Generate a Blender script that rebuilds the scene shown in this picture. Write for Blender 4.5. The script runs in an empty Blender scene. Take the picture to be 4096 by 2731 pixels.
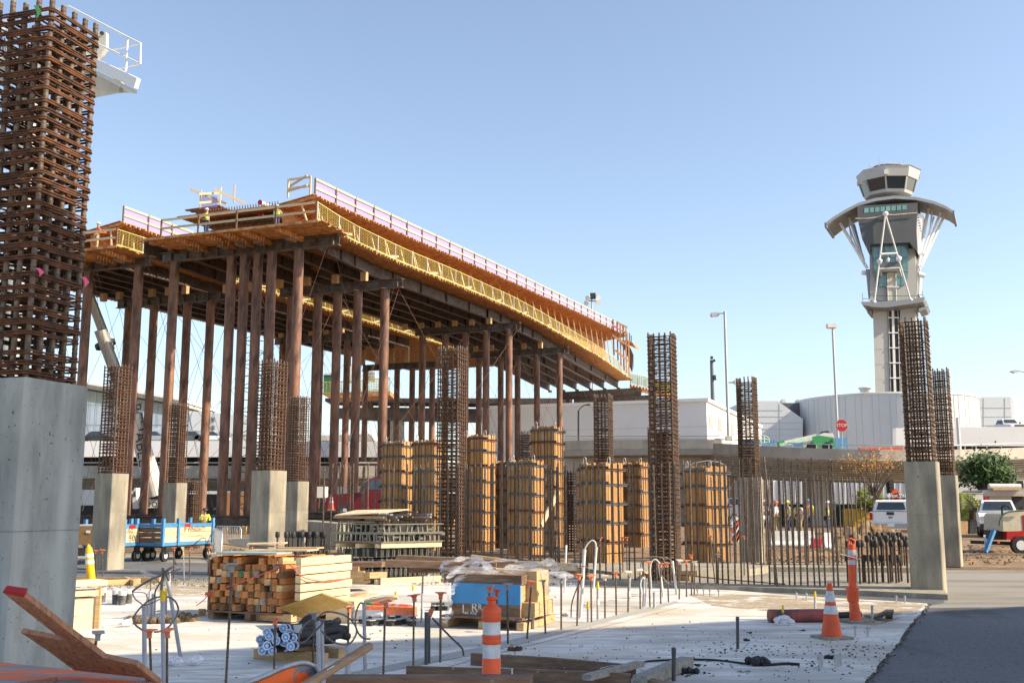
import bpy, bmesh, math, random
from mathutils import Vector, Matrix
random.seed(7)
R = math.radians
C = bpy.context.scene.collection
SC = bpy.context.scene
# ---------------- camera ----------------
FPX = 4200.0; CAMH = 1.65; HY = 2020.0
PIT = math.atan((HY - 1365.5) / FPX)
cam = bpy.data.cameras.new('camera'); camo = bpy.data.objects.new('camera', cam); C.objects.link(camo)
cam.sensor_width = 36; cam.lens = 36 * FPX / 4096; cam.clip_end = 3000; cam.clip_start = 0.05
camo.location = (0, 0, CAMH); camo.rotation_euler = (math.pi / 2 + PIT, 0, 0)
SC.camera = camo
# ---------------- light ----------------
SUN_B, SUN_E = 104.0, 34.0      # compass bearing (from +Y, clockwise) and elevation in degrees
w = bpy.data.worlds.new('World'); SC.world = w; w.use_nodes = True
nt = w.node_tree; nt.nodes.clear()
sky = nt.nodes.new('ShaderNodeTexSky'); sky.sky_type = 'NISHITA'; sky.sun_disc = False
sky.sun_elevation = R(SUN_E); sky.sun_rotation = R(SUN_B); sky.altitude = 30
sky.air_density = 1.0; sky.dust_density = 0.9; sky.ozone_density = 2.2
bg = nt.nodes.new('ShaderNodeBackground'); bg.inputs[1].default_value = 0.138
wo = nt.nodes.new('ShaderNodeOutputWorld')
tint = nt.nodes.new('ShaderNodeMix'); tint.data_type = 'RGBA'; tint.blend_type = 'MULTIPLY'; tint.inputs[0].default_value = 1; tint.inputs[7].default_value = (.94, .915, .89, 1)
hs = nt.nodes.new('ShaderNodeHueSaturation'); hs.inputs['Saturation'].default_value = .87
nt.links.new(sky.outputs[0], tint.inputs[6]); nt.links.new(tint.outputs[2], hs.inputs['Color']); nt.links.new(hs.outputs[0], bg.inputs[0]); nt.links.new(bg.outputs[0], wo.inputs[0])
sl = bpy.data.lights.new('sun', 'SUN'); sl.energy = 4.3; sl.angle = R(0.53); sl.color = (1.0, 0.845, 0.62)
so = bpy.data.objects.new('sun', sl); C.objects.link(so)
sd = Vector((math.sin(R(SUN_B)) * math.cos(R(SUN_E)), math.cos(R(SUN_B)) * math.cos(R(SUN_E)), math.sin(R(SUN_E))))
so.rotation_euler = sd.to_track_quat('Z', 'Y').to_euler(); so.location = (60, -10, 60)
SC.view_settings.view_transform = 'Standard'; SC.view_settings.look = 'None'
SC.view_settings.exposure = 0.97; SC.view_settings.gamma = 1.0
# ---------------- pixel -> world (measuring aid: full-size photo pixels) ----------------
cp, sp = math.cos(PIT), math.sin(PIT)
def ray(px, py):
    a = (px - 2048) / FPX; k = (1365.5 - py) / FPX
    return Vector((a, cp - k * sp, sp + k * cp))
def G(px, py, z=0.0):
    d = ray(px, py); t = (z - CAMH) / d.z
    return Vector((d.x * t, d.y * t, z))
def PY(px, py, Y):
    d = ray(px, py); t = Y / d.y
    return Vector((d.x * t, Y, CAMH + d.z * t))
def ZH(P, py):                       # height at which the vertical through P crosses row py
    k = (1365.5 - py) / FPX
    return CAMH + P.y * (sp + k * cp) / (cp - k * sp)
PHI = R(21.0)
U = Vector((math.sin(PHI), math.cos(PHI), 0)); V = Vector((-math.cos(PHI), math.sin(PHI), 0))
def PV(px, py, v0):                  # ray meets vertical plane v = v0 (runs along U)
    d = ray(px, py); t = v0 / d.dot(V)
    return Vector((d.x * t, d.y * t, CAMH + d.z * t))
def PU(px, py, u0):                  # ray meets vertical plane u = u0 (runs along V)
    d = ray(px, py); t = u0 / d.dot(U)
    return Vector((d.x * t, d.y * t, CAMH + d.z * t))
def UV(u, v, z): return U * u + V * v + Vector((0, 0, z))
def mperpx(P): return (P.y * cp + (P.z - CAMH) * sp) / FPX
# ---------------- mesh builder ----------------
class MB:
    def __init__(s): s.v = []; s.f = []; s.mi = []; s.cur = 0; s.sm = []
    def add(s, vs, fs, sm=False):
        b = len(s.v); s.v += [Vector(x) for x in vs]
        for f in fs: s.f.append([b + i for i in f]); s.mi.append(s.cur); s.sm.append(sm)
        return s
    def box(s, c, d, rz=0, m=None):
        c = Vector(c); x, y, z = [q / 2 for q in d]; ca, sa = math.cos(rz), math.sin(rz)
        vs = [(i * x, j * y, k * z) for k in (-1, 1) for j in (-1, 1) for i in (-1, 1)]
        if m is None: vs = [c + Vector((a * ca - b * sa, a * sa + b * ca, q)) for a, b, q in vs]
        else: vs = [c + m @ Vector(q) for q in vs]
        return s.add(vs, [(0, 2, 3, 1), (4, 5, 7, 6), (0, 1, 5, 4), (2, 6, 7, 3), (0, 4, 6, 2), (1, 3, 7, 5)])
    def beam(s, p, q, w, h, up=(0, 0, 1)):   # rectangular bar p->q, w sideways, h along up
        p = Vector(p); q = Vector(q); d = (q - p)
        if d.length < 1e-6: return s
        dn = d.normalized(); up = Vector(up)
        if abs(dn.dot(up.normalized())) > .98: up = Vector((0, 1, 0))
        sd_ = dn.cross(up).normalized(); u2 = sd_.cross(dn)
        a = sd_ * w / 2; b = u2 * h / 2
        vs = [p - a - b, p + a - b, p + a + b, p - a + b, q - a - b, q + a - b, q + a + b, q - a + b]
        return s.add(vs, [(0, 3, 2, 1), (4, 5, 6, 7), (0, 1, 5, 4), (1, 2, 6, 5), (2, 3, 7, 6), (3, 0, 4, 7)])
    def tube(s, p, q, r, n=8, r2=None, cap=True):
        p = Vector(p); q = Vector(q); d = (q - p).normalized()
        a = d.orthogonal().normalized(); b = d.cross(a)
        r2 = r if r2 is None else r2
        vs = [p + (a * math.cos(t) + b * math.sin(t)) * r for t in [2 * math.pi * i / n for i in range(n)]]
        vs += [q + (a * math.cos(t) + b * math.sin(t)) * r2 for t in [2 * math.pi * i / n for i in range(n)]]
        fs = [(i, (i + 1) % n, n + (i + 1) % n, n + i) for i in range(n)]
        s.add(vs, fs, n > 5)
        if cap:
            s.add([vs[i] for i in range(n)], [list(range(n))[::-1]]); s.add([vs[n + i] for i in range(n)], [list(range(n))])
        return s
    def path(s, pts, r, n=6, closed=False):
        pts = [Vector(p) for p in pts]; m = len(pts); vs = []; pa = None
        for i, p in enumerate(pts):
            if closed: d = pts[(i + 1) % m] - pts[i - 1]
            else: d = pts[min(i + 1, m - 1)] - pts[max(i - 1, 0)]
            d = d.normalized()
            a = d.orthogonal().normalized() if pa is None else (pa - d * pa.dot(d)).normalized()
            pa = a; b = d.cross(a); rr = r[i] if isinstance(r, (list, tuple)) else r
            vs += [p + (a * math.cos(2 * math.pi * k / n) + b * math.sin(2 * math.pi * k / n)) * rr for k in range(n)]
        fs = []
        for i in range(m if closed else m - 1):
            j = (i + 1) % m
            fs += [(i * n + k, i * n + (k + 1) % n, j * n + (k + 1) % n, j * n + k) for k in range(n)]
        s.add(vs, fs, True)
        if not closed:
            s.add(vs[:n], [list(range(n))[::-1]]); s.add(vs[-n:], [list(range(n))])
        return s
    def lathe(s, prof, n=24, c=(0, 0, 0), cap=True, sm=True):
        c = Vector(c); vs = []
        for r, z in prof: vs += [c + Vector((r * math.cos(2 * math.pi * k / n), r * math.sin(2 * math.pi * k / n), z)) for k in range(n)]
        fs = []
        for i in range(len(prof) - 1):
            fs += [(i * n + k, i * n + (k + 1) % n, (i + 1) * n + (k + 1) % n, (i + 1) * n + k) for k in range(n)]
        s.add(vs, fs, sm)
        if cap:
            s.add(vs[:n], [list(range(n))[::-1]]); s.add(vs[-n:], [list(range(n))])
        return s
    def prism(s, poly, d):                  # planar polygon (3D pts) extruded by vector d
        poly = [Vector(p) for p in poly]; d = Vector(d); n = len(poly)
        vs = poly + [p + d for p in poly]
        return s.add(vs, [list(range(n))[::-1], list(range(n, 2 * n))] + [(i, (i + 1) % n, n + (i + 1) % n, n + i) for i in range(n)])
    def quad(s, a, b, c_, d): return s.add([a, b, c_, d], [(0, 1, 2, 3)])
    def ibeam(s, p, q, w, h, tf=.03, tw=.02):
        p = Vector(p); q = Vector(q); z = Vector((0, 0, 1))
        s.beam(p + z * (h / 2 - tf / 2), q + z * (h / 2 - tf / 2), w, tf); s.beam(p - z * (h / 2 - tf / 2), q - z * (h / 2 - tf / 2), w, tf)
        return s.beam(p, q, tw, h - 2 * tf)
    def mesh(s, name, off):
        me = bpy.data.meshes.new(name)
        me.from_pydata([v - off for v in s.v], [], s.f); me.update()
        me.polygons.foreach_set('material_index', s.mi); me.polygons.foreach_set('use_smooth', s.sm)
        return me
def worldloc(o):
    p = Vector(o.location)
    while o.parent: o = o.parent; p += Vector(o.location)
    return p
def thing(name, label, cat, loc=(0, 0, 0), group=None):
    o = bpy.data.objects.new(name, None); C.objects.link(o); o.location = loc
    o.empty_display_size = .1; o['label'] = label; o['category'] = cat; o['kind'] = 'thing'
    if group: o['group'] = group
    return o
def part(name, mb, m, parent, label=None):
    off = worldloc(parent)
    me = mb.mesh(name, off)
    for x in (m if isinstance(m, (list, tuple)) else [m]): me.materials.append(x)
    o = bpy.data.objects.new(name, me); C.objects.link(o); o.parent = parent
    if label: o['label'] = label
    return o
def solo(name, mb, m, label, cat, group=None):
    xs = [v.x for v in mb.v]; ys = [v.y for v in mb.v]; zs = [v.z for v in mb.v]
    off = Vector(((min(xs) + max(xs)) / 2, (min(ys) + max(ys)) / 2, min(zs)))
    me = mb.mesh(name, off)
    for x in (m if isinstance(m, (list, tuple)) else [m]): me.materials.append(x)
    o = bpy.data.objects.new(name, me); C.objects.link(o); o.location = off
    o['label'] = label; o['category'] = cat; o['kind'] = 'thing'
    if group: o['group'] = group
    return o
def struct(name, mb, m, kind='structure'):
    me = mb.mesh(name, Vector())
    for x in (m if isinstance(m, (list, tuple)) else [m]): me.materials.append(x)
    o = bpy.data.objects.new(name, me); C.objects.link(o); o['kind'] = kind
    return o
def dup(o, loc=None, rz=None, label=None, parent=None):
    c = o.copy(); C.objects.link(c)
    if parent: c.parent = parent
    if loc is not None: c.location = loc
    if rz is not None: c.rotation_euler = (0, 0, rz)
    if label: c['label'] = label
    for ch in [x for x in KIDS.get(o.name, list(o.children))]:
        dup(ch, parent=c)
    return c
KIDS = {}
def text(parent, s, loc, size, m, rot, name='lettering', ext=.002, ax='CENTER', label=None):
    cu = bpy.data.curves.new(name, 'FONT'); cu.body = s; cu.size = size; cu.extrude = ext; cu.align_x = ax; cu.align_y = 'CENTER'
    cu.resolution_u = 2
    t = bpy.data.objects.new(name, cu); C.objects.link(t)
    dg = bpy.context.evaluated_depsgraph_get(); dg.update()
    me = bpy.data.meshes.new_from_object(t.evaluated_get(dg)); bpy.data.objects.remove(t); bpy.data.curves.remove(cu)
    me.materials.clear(); me.materials.append(m)
    o = bpy.data.objects.new(name, me); C.objects.link(o); o.parent = parent
    o.location = Vector(loc) - worldloc(parent); o.rotation_euler = rot
    return o
ORD = 'first second third fourth fifth sixth seventh eighth ninth tenth eleventh twelfth thirteenth fourteenth fifteenth sixteenth seventeenth eighteenth nineteenth twentieth'.split()
for _a in ('twenty', 'thirty', 'forty', 'fifty'):
    ORD += [_a + '-' + _b for _b in ORD[:9]] + ['last ' + _a]
# ---------------- materials ----------------
MC = {}
def mat(name, col, rough=.7, metal=0, var=.12, scale=6, bump=0, col2=None, stretch=(1, 1, 1), spec=.4, coord='Object', detail=5, thr=None, alpha=None, trans=0):
    if name in MC: return MC[name]
    m = bpy.data.materials.new(name); m.use_nodes = True; n = m.node_tree; b = n.nodes['Principled BSDF']
    MC[name] = m
    tc = n.nodes.new('ShaderNodeTexCoord'); mp = n.nodes.new('ShaderNodeMapping'); mp.inputs['Scale'].default_value = stretch
    n.links.new(tc.outputs[coord], mp.inputs[0])
    ns = n.nodes.new('ShaderNodeTexNoise'); ns.inputs['Scale'].default_value = scale; ns.inputs['Detail'].default_value = detail; ns.inputs['Roughness'].default_value = .62
    n.links.new(mp.outputs[0], ns.inputs[0])
    cr = n.nodes.new('ShaderNodeValToRGB'); n.links.new(ns.outputs[0], cr.inputs[0])
    c = Vector(col); lo = c * (1 - var) if col2 is None else Vector(col2); hi = c * (1 + var) if col2 is None else c
    a, bb = thr if thr else (.35, .65)
    cr.color_ramp.elements[0].position = a; cr.color_ramp.elements[1].position = bb
    cr.color_ramp.elements[0].color = (*lo, 1); cr.color_ramp.elements[1].color = (*hi, 1)
    # per-object tint so repeats are not identical
    oi = n.nodes.new('ShaderNodeObjectInfo'); hv = n.nodes.new('ShaderNodeHueSaturation')
    mr = n.nodes.new('ShaderNodeMapRange'); mr.inputs[3].default_value = .86; mr.inputs[4].default_value = 1.12
    n.links.new(oi.outputs['Random'], mr.inputs[0]); n.links.new(mr.outputs[0], hv.inputs['Value'])
    n.links.new(cr.outputs[0], hv.inputs['Color']); n.links.new(hv.outputs[0], b.inputs['Base Color'])
    b.inputs['Roughness'].default_value = rough; b.inputs['Metallic'].default_value = metal
    b.inputs['Specular IOR Level'].default_value = spec
    if trans: b.inputs['Transmission Weight'].default_value = trans
    if alpha is not None: b.inputs['Alpha'].default_value = alpha
    if bump:
        bp = n.nodes.new('ShaderNodeBump'); bp.inputs['Strength'].default_value = bump; bp.inputs['Distance'].default_value = .02
        n.links.new(ns.outputs[0], bp.inputs['Height']); n.links.new(bp.outputs[0], b.inputs['Normal'])
    return m
def layer(m, col, scale, lo, hi, stretch=(1, 1, 1), tex='noise', coord='Object', fac=1.0):
    """mix a second colour over the base colour, masked by another procedural texture"""
    n = m.node_tree; b = n.nodes['Principled BSDF']; src = b.inputs['Base Color'].links[0].from_socket
    tc = n.nodes.new('ShaderNodeTexCoord'); mp = n.nodes.new('ShaderNodeMapping'); mp.inputs['Scale'].default_value = stretch
    mp.inputs['Location'].default_value = (random.random() * 9, random.random() * 9, random.random() * 9)
    n.links.new(tc.outputs[coord], mp.inputs[0])
    t = n.nodes.new('ShaderNodeTexVoronoi' if tex == 'voronoi' else 'ShaderNodeTexNoise'); t.inputs['Scale'].default_value = scale
    if tex != 'voronoi': t.inputs['Detail'].default_value = 6
    n.links.new(mp.outputs[0], t.inputs[0])
    mr = n.nodes.new('ShaderNodeMapRange'); mr.inputs[1].default_value = lo; mr.inputs[2].default_value = hi; mr.inputs[4].default_value = fac
    n.links.new(t.outputs[0], mr.inputs[0])
    mx = n.nodes.new('ShaderNodeMix'); mx.data_type = 'RGBA'
    n.links.new(mr.outputs[0], mx.inputs[0]); n.links.new(src, mx.inputs[6]); mx.inputs[7].default_value = (*col, 1)
    n.links.new(mx.outputs[2], b.inputs['Base Color'])
    return m
m_conc = mat('concrete_column', (.31, .275, .21), .85, var=.2, scale=3, bump=.25, stretch=(1.6, 1.6, .35))
layer(m_conc, (.42, .38, .3), 2.0, .52, .75, (3, 3, .3)); layer(m_conc, (.13, .12, .1), 60, .0, .12, tex='voronoi', fac=.0)
layer(m_conc, (.1, .095, .085), 30, .665, .7); layer(m_conc, (.19, .175, .14), 1.1, .55, .72, (1, 1, .6))
m_conc2 = mat('concrete_grey', (.31, .318, .295), .9, var=.22, scale=4, bump=.3, stretch=(1.4, 1.4, .5))
layer(m_conc2, (.08, .08, .08), 38, .66, .69)
layer(m_conc2, (.42, .43, .4), 1.5, .5, .8, (4, 4, .3)); layer(m_conc2, (.3, .23, .1), 2.3, .62, .8, (5, 5, .25))
m_slab = mat('slab_concrete', (.66, .64, .6), .9, var=.06, scale=.5, bump=.12, coord='Object')
layer(m_slab, (.74, .725, .69), 1.6, .45, .75, (1, 3, 1)); layer(m_slab, (.46, .39, .28), .45, .5, .7); layer(m_slab, (.33, .29, .23), 3.5, .6, .78, (1, 4, 1)); layer(m_slab, (.4, .385, .36), .9, .5, .6, (.4, 1.5, 1)); layer(m_slab, (.24, .21, .17), 11, .66, .74, (1, 2.5, 1)); layer(m_slab, (.14, .13, .12), 45, .7, .75); layer(m_slab, (.5, .47, .42), 5, .5, .62, (.5, 2.2, 1))
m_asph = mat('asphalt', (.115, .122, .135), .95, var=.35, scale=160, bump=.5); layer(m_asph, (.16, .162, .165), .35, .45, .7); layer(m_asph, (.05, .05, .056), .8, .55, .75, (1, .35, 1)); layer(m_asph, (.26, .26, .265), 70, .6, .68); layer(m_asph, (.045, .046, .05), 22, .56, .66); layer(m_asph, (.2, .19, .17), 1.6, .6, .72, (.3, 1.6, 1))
m_asphl = mat('dusty_asphalt', (.27, .25, .215), .95, var=.25, scale=90, bump=.4); layer(m_asphl, (.17, .155, .13), .5, .5, .7, (.5, 2, 1)); layer(m_asphl, (.3, .28, .24), 30, .6, .72)
m_dirt = mat('dirt', (.24, .155, .085), .95, var=.4, scale=2.2, bump=1.0); layer(m_dirt, (.075, .048, .028), 1.1, .5, .6, (.25, 1.8, 1)); layer(m_dirt, (.3, .22, .13), 9, .55, .7)
m_rust = mat('rusty_rebar', (.135, .052, .02), .8, var=.4, scale=25, col2=(.05, .026, .016))
m_rust2 = mat('grey_rebar', (.2, .15, .115), .6, metal=.3, var=.4, scale=30, col2=(.085, .058, .042), bump=.4)
m_hoop = mat('rust_hoop', (.15, .058, .022), .85, var=.4, scale=9, col2=(.05, .022, .012))
m_pipe = mat('pipe_brown', (.19, .092, .058), .6, metal=.1, var=.45, scale=1.3, stretch=(2, 2, .5)); layer(m_pipe, (.2, .155, .13), 3, .5, .75, (3, 3, .2)); layer(m_pipe, (.065, .035, .025), 1.5, .5, .66, (1, 1, .4)); layer(m_pipe, (.27, .12, .05), 2.4, .58, .7, (1.5, 1.5, .5))
m_cap = mat('beam_grey', (.13, .115, .1), .6, metal=.2, var=.3, scale=3); layer(m_cap, (.1, .05, .03), 2, .5, .7)
m_beam = mat('beam_dark', (.085, .063, .055), .65, metal=.2, var=.4, scale=2); layer(m_beam, (.16, .13, .11), 4, .58, .7, (.3, .3, 2))
m_joist = mat('joist_wood', (.5, .245, .095), .75, var=.35, scale=2.2, stretch=(1, 1, 4)); layer(m_joist, (.33, .15, .06), 3, .5, .65)
m_wood = mat('lumber', (.5, .33, .165), .8, var=.18, scale=5, stretch=(1, 1, 6), bump=.15); layer(m_wood, (.3, .17, .07), 10, .6, .75, (.4, .4, 3))
m_woodl = mat('pale_lumber', (.62, .5, .32), .8, var=.15, scale=6, stretch=(1, 1, 7)); layer(m_woodl, (.4, .27, .13), 8, .6, .72, (.3, .3, 2))
m_woodo = mat('orange_lumber', (.42, .185, .065), .8, var=.22, scale=20, bump=.2)
m_woodg = mat('weathered_lumber', (.25, .23, .2), .9, var=.3, scale=20, bump=.2)
m_woodd = mat('old_timber', (.17, .105, .07), .9, var=.3, scale=4, stretch=(1, 1, 6), bump=.3); layer(m_woodd, (.28, .19, .12), 5, .5, .7, (.4, .4, 4)); layer(m_woodd, (.35, .32, .3), 14, .66, .74)
m_form = mat('form_wood', (.39, .21, .08), .75, var=.22, scale=3, stretch=(5, 5, .6)); layer(m_form, (.33, .17, .05), 5, .55, .75, (4, 4, .3)); layer(m_form, (.2, .1, .03), 16, .68, .73); layer(m_form, (.42, .36, .28), 1.6, .6, .72)
m_clamp = mat('steel_clamp', (.12, .125, .14), .6, metal=.3, var=.3, scale=8); m_clampr = mat('rusty_clamp', (.14, .065, .045), .7, var=.3, scale=9)
m_gal = mat('galvanised', (.45, .46, .47), .45, metal=.5, var=.15, scale=12)
m_white = mat('white_paint', (.78, .78, .77), .5, var=.04, scale=3); m_whited = mat('dirty_white', (.62, .62, .6), .6, var=.12, scale=5)
m_yel = mat('yellow_paint', (.46, .45, .13), .5, var=.1, scale=8)
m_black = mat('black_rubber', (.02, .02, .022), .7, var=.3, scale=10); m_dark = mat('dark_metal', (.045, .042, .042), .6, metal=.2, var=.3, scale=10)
m_or = mat('safety_orange', (.68, .09, .025), .5, var=.1, scale=7); layer(m_or, (.45, .12, .05), 10, .6, .8)
m_capo = mat('cap_orange', (.72, .2, .09), .6, var=.15, scale=20); m_capp = mat('cap_pale', (.6, .5, .42), .7, var=.15, scale=20)
m_glass = mat('dark_glass', (.03, .04, .05), .08, var=.2, scale=2, spec=.8); m_teal = mat('teal_glass', (.1, .2, .2), .12, var=.2, scale=.4, spec=.8)
m_bwall = mat('building_white', (.78, .785, .79), .7, var=.03, scale=.3); m_bpan = mat('building_panel', (.55, .58, .6), .55, var=.03, scale=.2)
m_blue = mat('blue_paint', (.08, .25, .46), .5, var=.12, scale=5); m_red = mat('red_paint', (.4, .02, .02), .3, var=.1, scale=3)
m_vconc = mat('viaduct_concrete', (.48, .44, .38), .9, var=.12, scale=.6); layer(m_vconc, (.34, .31, .26), 1.2, .5, .75, (1, 1, .3))
m_ply = mat('red_plywood', (.36, .18, .105), .85, var=.2, scale=3, stretch=(8, 8, 1.2)); layer(m_ply, (.2, .085, .05), 6, .5, .7, (9, 9, .8))
m_skin = mat('skin', (.4, .22, .15), .6); m_vest = mat('hi_vis_lime', (.55, .85, .05), .6, var=.1); m_vesto = mat('hi_vis_orange', (.9, .2, .03), .6, var=.1); m_jean = mat('denim', (.04, .06, .12), .9, var=.3)
m_leaf = mat('leaf_green', (.075, .13, .03), .6, var=.5, scale=.8, col2=(.03, .065, .015)); m_leafy = mat('leaf_yellow', (.42, .24, .05), .7, var=.4, scale=1.2, col2=(.3, .12, .04)); m_leafb = mat('leaf_bright', (.2, .24, .04), .6, var=.4, scale=1)
m_bark = mat('bark', (.12, .085, .06), .9, var=.3, scale=8)
def netmat():
    m = bpy.data.materials.new('purple_net'); m.use_nodes = True; n = m.node_tree; b = n.nodes['Principled BSDF']
    b.inputs['Base Color'].default_value = (.42, .27, .5, 1); b.inputs['Alpha'].default_value = .55; b.inputs['Roughness'].default_value = .9
    return m
m_net = netmat()
def wrapmat():
    m = bpy.data.materials.new('plastic_film'); m.use_nodes = True; n = m.node_tree; b = n.nodes['Principled BSDF']
    b.inputs['Base Color'].default_value = (.85, .85, .9, 1); b.inputs['Roughness'].default_value = .18
    tc = n.nodes.new('ShaderNodeTexCoord'); ns = n.nodes.new('ShaderNodeTexNoise'); ns.inputs['Scale'].default_value = 9; ns.inputs['Detail'].default_value = 8
    mp = n.nodes.new('ShaderNodeMapping'); mp.inputs['Scale'].default_value = (.6, .6, 3)
    n.links.new(tc.outputs['Object'], mp.inputs[0]); n.links.new(mp.outputs[0], ns.inputs[0])
    mr = n.nodes.new('ShaderNodeMapRange'); mr.inputs[1].default_value = .4; mr.inputs[2].default_value = .75; mr.inputs[3].default_value = .2; mr.inputs[4].default_value = .95
    n.links.new(ns.outputs[0], mr.inputs[0]); n.links.new(mr.outputs[0], b.inputs['Alpha'])
    return m
m_wrap = wrapmat()
m_facade = mat('bright_facade', (.85, .87, .9), .3, metal=.55, var=.03, scale=.2)
m_sand = mat('sand_dust', (.5, .4, .27), .95, var=.2, scale=20)
_n = m_sand.node_tree; _t = _n.nodes.new('ShaderNodeTexNoise'); _t.inputs['Scale'].default_value = 1.8; _t.inputs['Detail'].default_value = 9; _t.inputs['Roughness'].default_value = .7
_m = _n.nodes.new('ShaderNodeMapRange'); _m.inputs[1].default_value = .42; _m.inputs[2].default_value = .62; _m.inputs[4].default_value = .85
_c = _n.nodes.new('ShaderNodeTexCoord'); _n.links.new(_c.outputs['Object'], _t.inputs[0]); _n.links.new(_t.outputs[0], _m.inputs[0]); _n.links.new(_m.outputs[0], _n.nodes['Principled BSDF'].inputs['Alpha'])
# ================= ground =================
g = MB(); g.quad((-900, -60, -.02), (900, -60, -.02), (900, 1500, -.02), (-900, 1500, -.02)); struct('ground', g, m_dirt)
def sheet(pts, z0, z1=None):
    b = MB(); P = [G(x, y, z0) if y < 5000 else Vector((x - 10000, y - 10000, z0)) for x, y in pts]; Q = []; rn = random.Random(len(pts))
    for i, p in enumerate(P):
        q = P[(i + 1) % len(P)]; L = (q - p).length; n = int(L / .3) if L < 16 else 1; o = Vector(((q - p).y, -(q - p).x, 0)).normalized() if L > 0 else Vector()
        for k in range(max(1, n)): Q.append(p.lerp(q, k / max(1, n)) + (o * rn.uniform(-.022, .022) if k else Vector()))
    P = Q
    b.prism([(p.x, p.y, -.019) for p in P], (0, 0, z0 + .019)); return b
def W(x, y): return (x + 10000, y + 10000)
struct('asphalt_road', sheet([W(-60, -20), W(60, -20), W(60, 12), (4700, 2290), (4096, 2283), (3640, 2276), (2900, 2283), (1900, 2262), (1150, 2226), (880, 2226), (500, 2215), (0, 2205), W(-60, 34)], .0), m_asphl)
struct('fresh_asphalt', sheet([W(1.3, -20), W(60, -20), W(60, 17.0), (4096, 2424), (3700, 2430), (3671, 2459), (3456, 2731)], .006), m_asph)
struct('dark_asphalt_lane', sheet([(0, 2238), (560, 2245), (860, 2252), (845, 2318), (300, 2330), (0, 2300)], .006), m_asph)
struct('asphalt_shadow_strip', sheet([(2860, 2352), (3400, 2366), (3790, 2383), (3770, 2412), (3709, 2418), (3300, 2396), (2900, 2372)], .008), m_asph)  # darker asphalt sheet laid here to carry the shadow behind the slab edge
b = sheet([W(-14, -6), W(1.35, -6), W(2.0, 6), (3456, 2731), (3560, 2600), (3671, 2459), (3709, 2412), (3560, 2402), (3300, 2388), (3080, 2372), (2850, 2352), (2300, 2334), (1650, 2324), (1400, 2322), (840, 2326), (600, 2335), (300, 2350), (-900, 2390), W(-14, 8)], .03)
struct('concrete_slab', b, m_slab)
# strip footings that carry the reinforcement
def strip(pts, zt, m, name='footing'):
    P = [G(x, y, zt) for x, y in pts]; bb = MB().prism([(p.x, p.y, -.015) for p in P], (0, 0, zt + .015)); return struct(name, bb, m)
strip([(1080, 2306), (1650, 2312), (2300, 2322), (2800, 2340), (3400, 2358), (3790, 2376), (3765, 2335), (3400, 2320), (2800, 2304), (2300, 2290), (1650, 2282), (1080, 2278)], .10, m_conc)
strip([(2870, 2265), (3640, 2270), (3640, 2252), (2870, 2248)], .12, m_conc)
strip([(2260, 2262), (2480, 2290), (3000, 2275), (3080, 2262), (2800, 2240), (2300, 2235)], .16, m_conc)
# joint lines scored along the slab: narrow grooves poured darker
jb = MB()
for a, b_ in [((1880, 2640), (2950, 2368)), ((1560, 2731), (1980, 2612))]:
    p, q = G(*a, .034), G(*b_, .034); jb.beam(p, q, .012, .002)
struct('slab_joint', jb, m_woodg)
# low strip along the stake row (rough screeded band)
p = [G(1180, 2731, .034), G(1900, 2590, .034), G(2300, 2498, .034), (G(2700, 2402, .034)), G(2720, 2408, .034), G(2330, 2510, .034), G(1960, 2604, .034), G(1300, 2731, .034)]
for pts_ in ([(2750, 2372), (3090, 2378), (3300, 2392), (3700, 2412), (3668, 2452), (3500, 2500), (3150, 2450), (2850, 2420)], [(560, 2345), (1300, 2330), (1500, 2345), (1350, 2375), (700, 2380)]):
    q_ = [G(x, y, .0345) for x, y in pts_]; struct('sand_patch', MB().prism(q_, (0, 0, .0008)), m_sand)
struct('screed_band', MB().prism(p, (0, 0, .001)), mat('screed', (.4, .395, .37), .95, var=.2, scale=30, bump=.4))
# unseen deck added off to the right, its outline set to shade the foreground
sx, sy = math.sin(R(SUN_B)), math.cos(R(SUN_B))
def shade_pt(gx, gy, h): t = h / math.tan(R(SUN_E)); return Vector((gx + sx * t, gy + sy * t, h))
HB = 12.0
ga, gb = G(393, 2632), G(4096, 2425); gd = (gb - ga).normalized()
A_ = ga - gd * .3; B_ = ga + gd * 34; C_ = Vector((-12.4, 4.6, 0))
ra, rb, rc = [shade_pt(q.x, q.y, HB) for q in (A_, B_, C_)]
inn = Vector((gd.y, -gd.x, 0)) * 12
poly = [ra, rb, rb + inn, rc + inn * .3 + gd * 4, rc]
t = thing('elevated_deck', 'unseen shade deck on piers, added to the right of the camera', 'viaduct', (ra.x, ra.y, 0))
part('deck', MB().prism([(q.x, q.y, HB - 1.0) for q in poly], (0, 0, 1.0)), m_vconc, t)
for k in range(6):
    c = ra.lerp(rb, (k + .6) / 6) + inn * .5; part('pier', MB().box((c.x, c.y, (HB - 1.003) / 2), (1.4, 1.4, HB - 1.003), .3), m_vconc, t)
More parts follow.
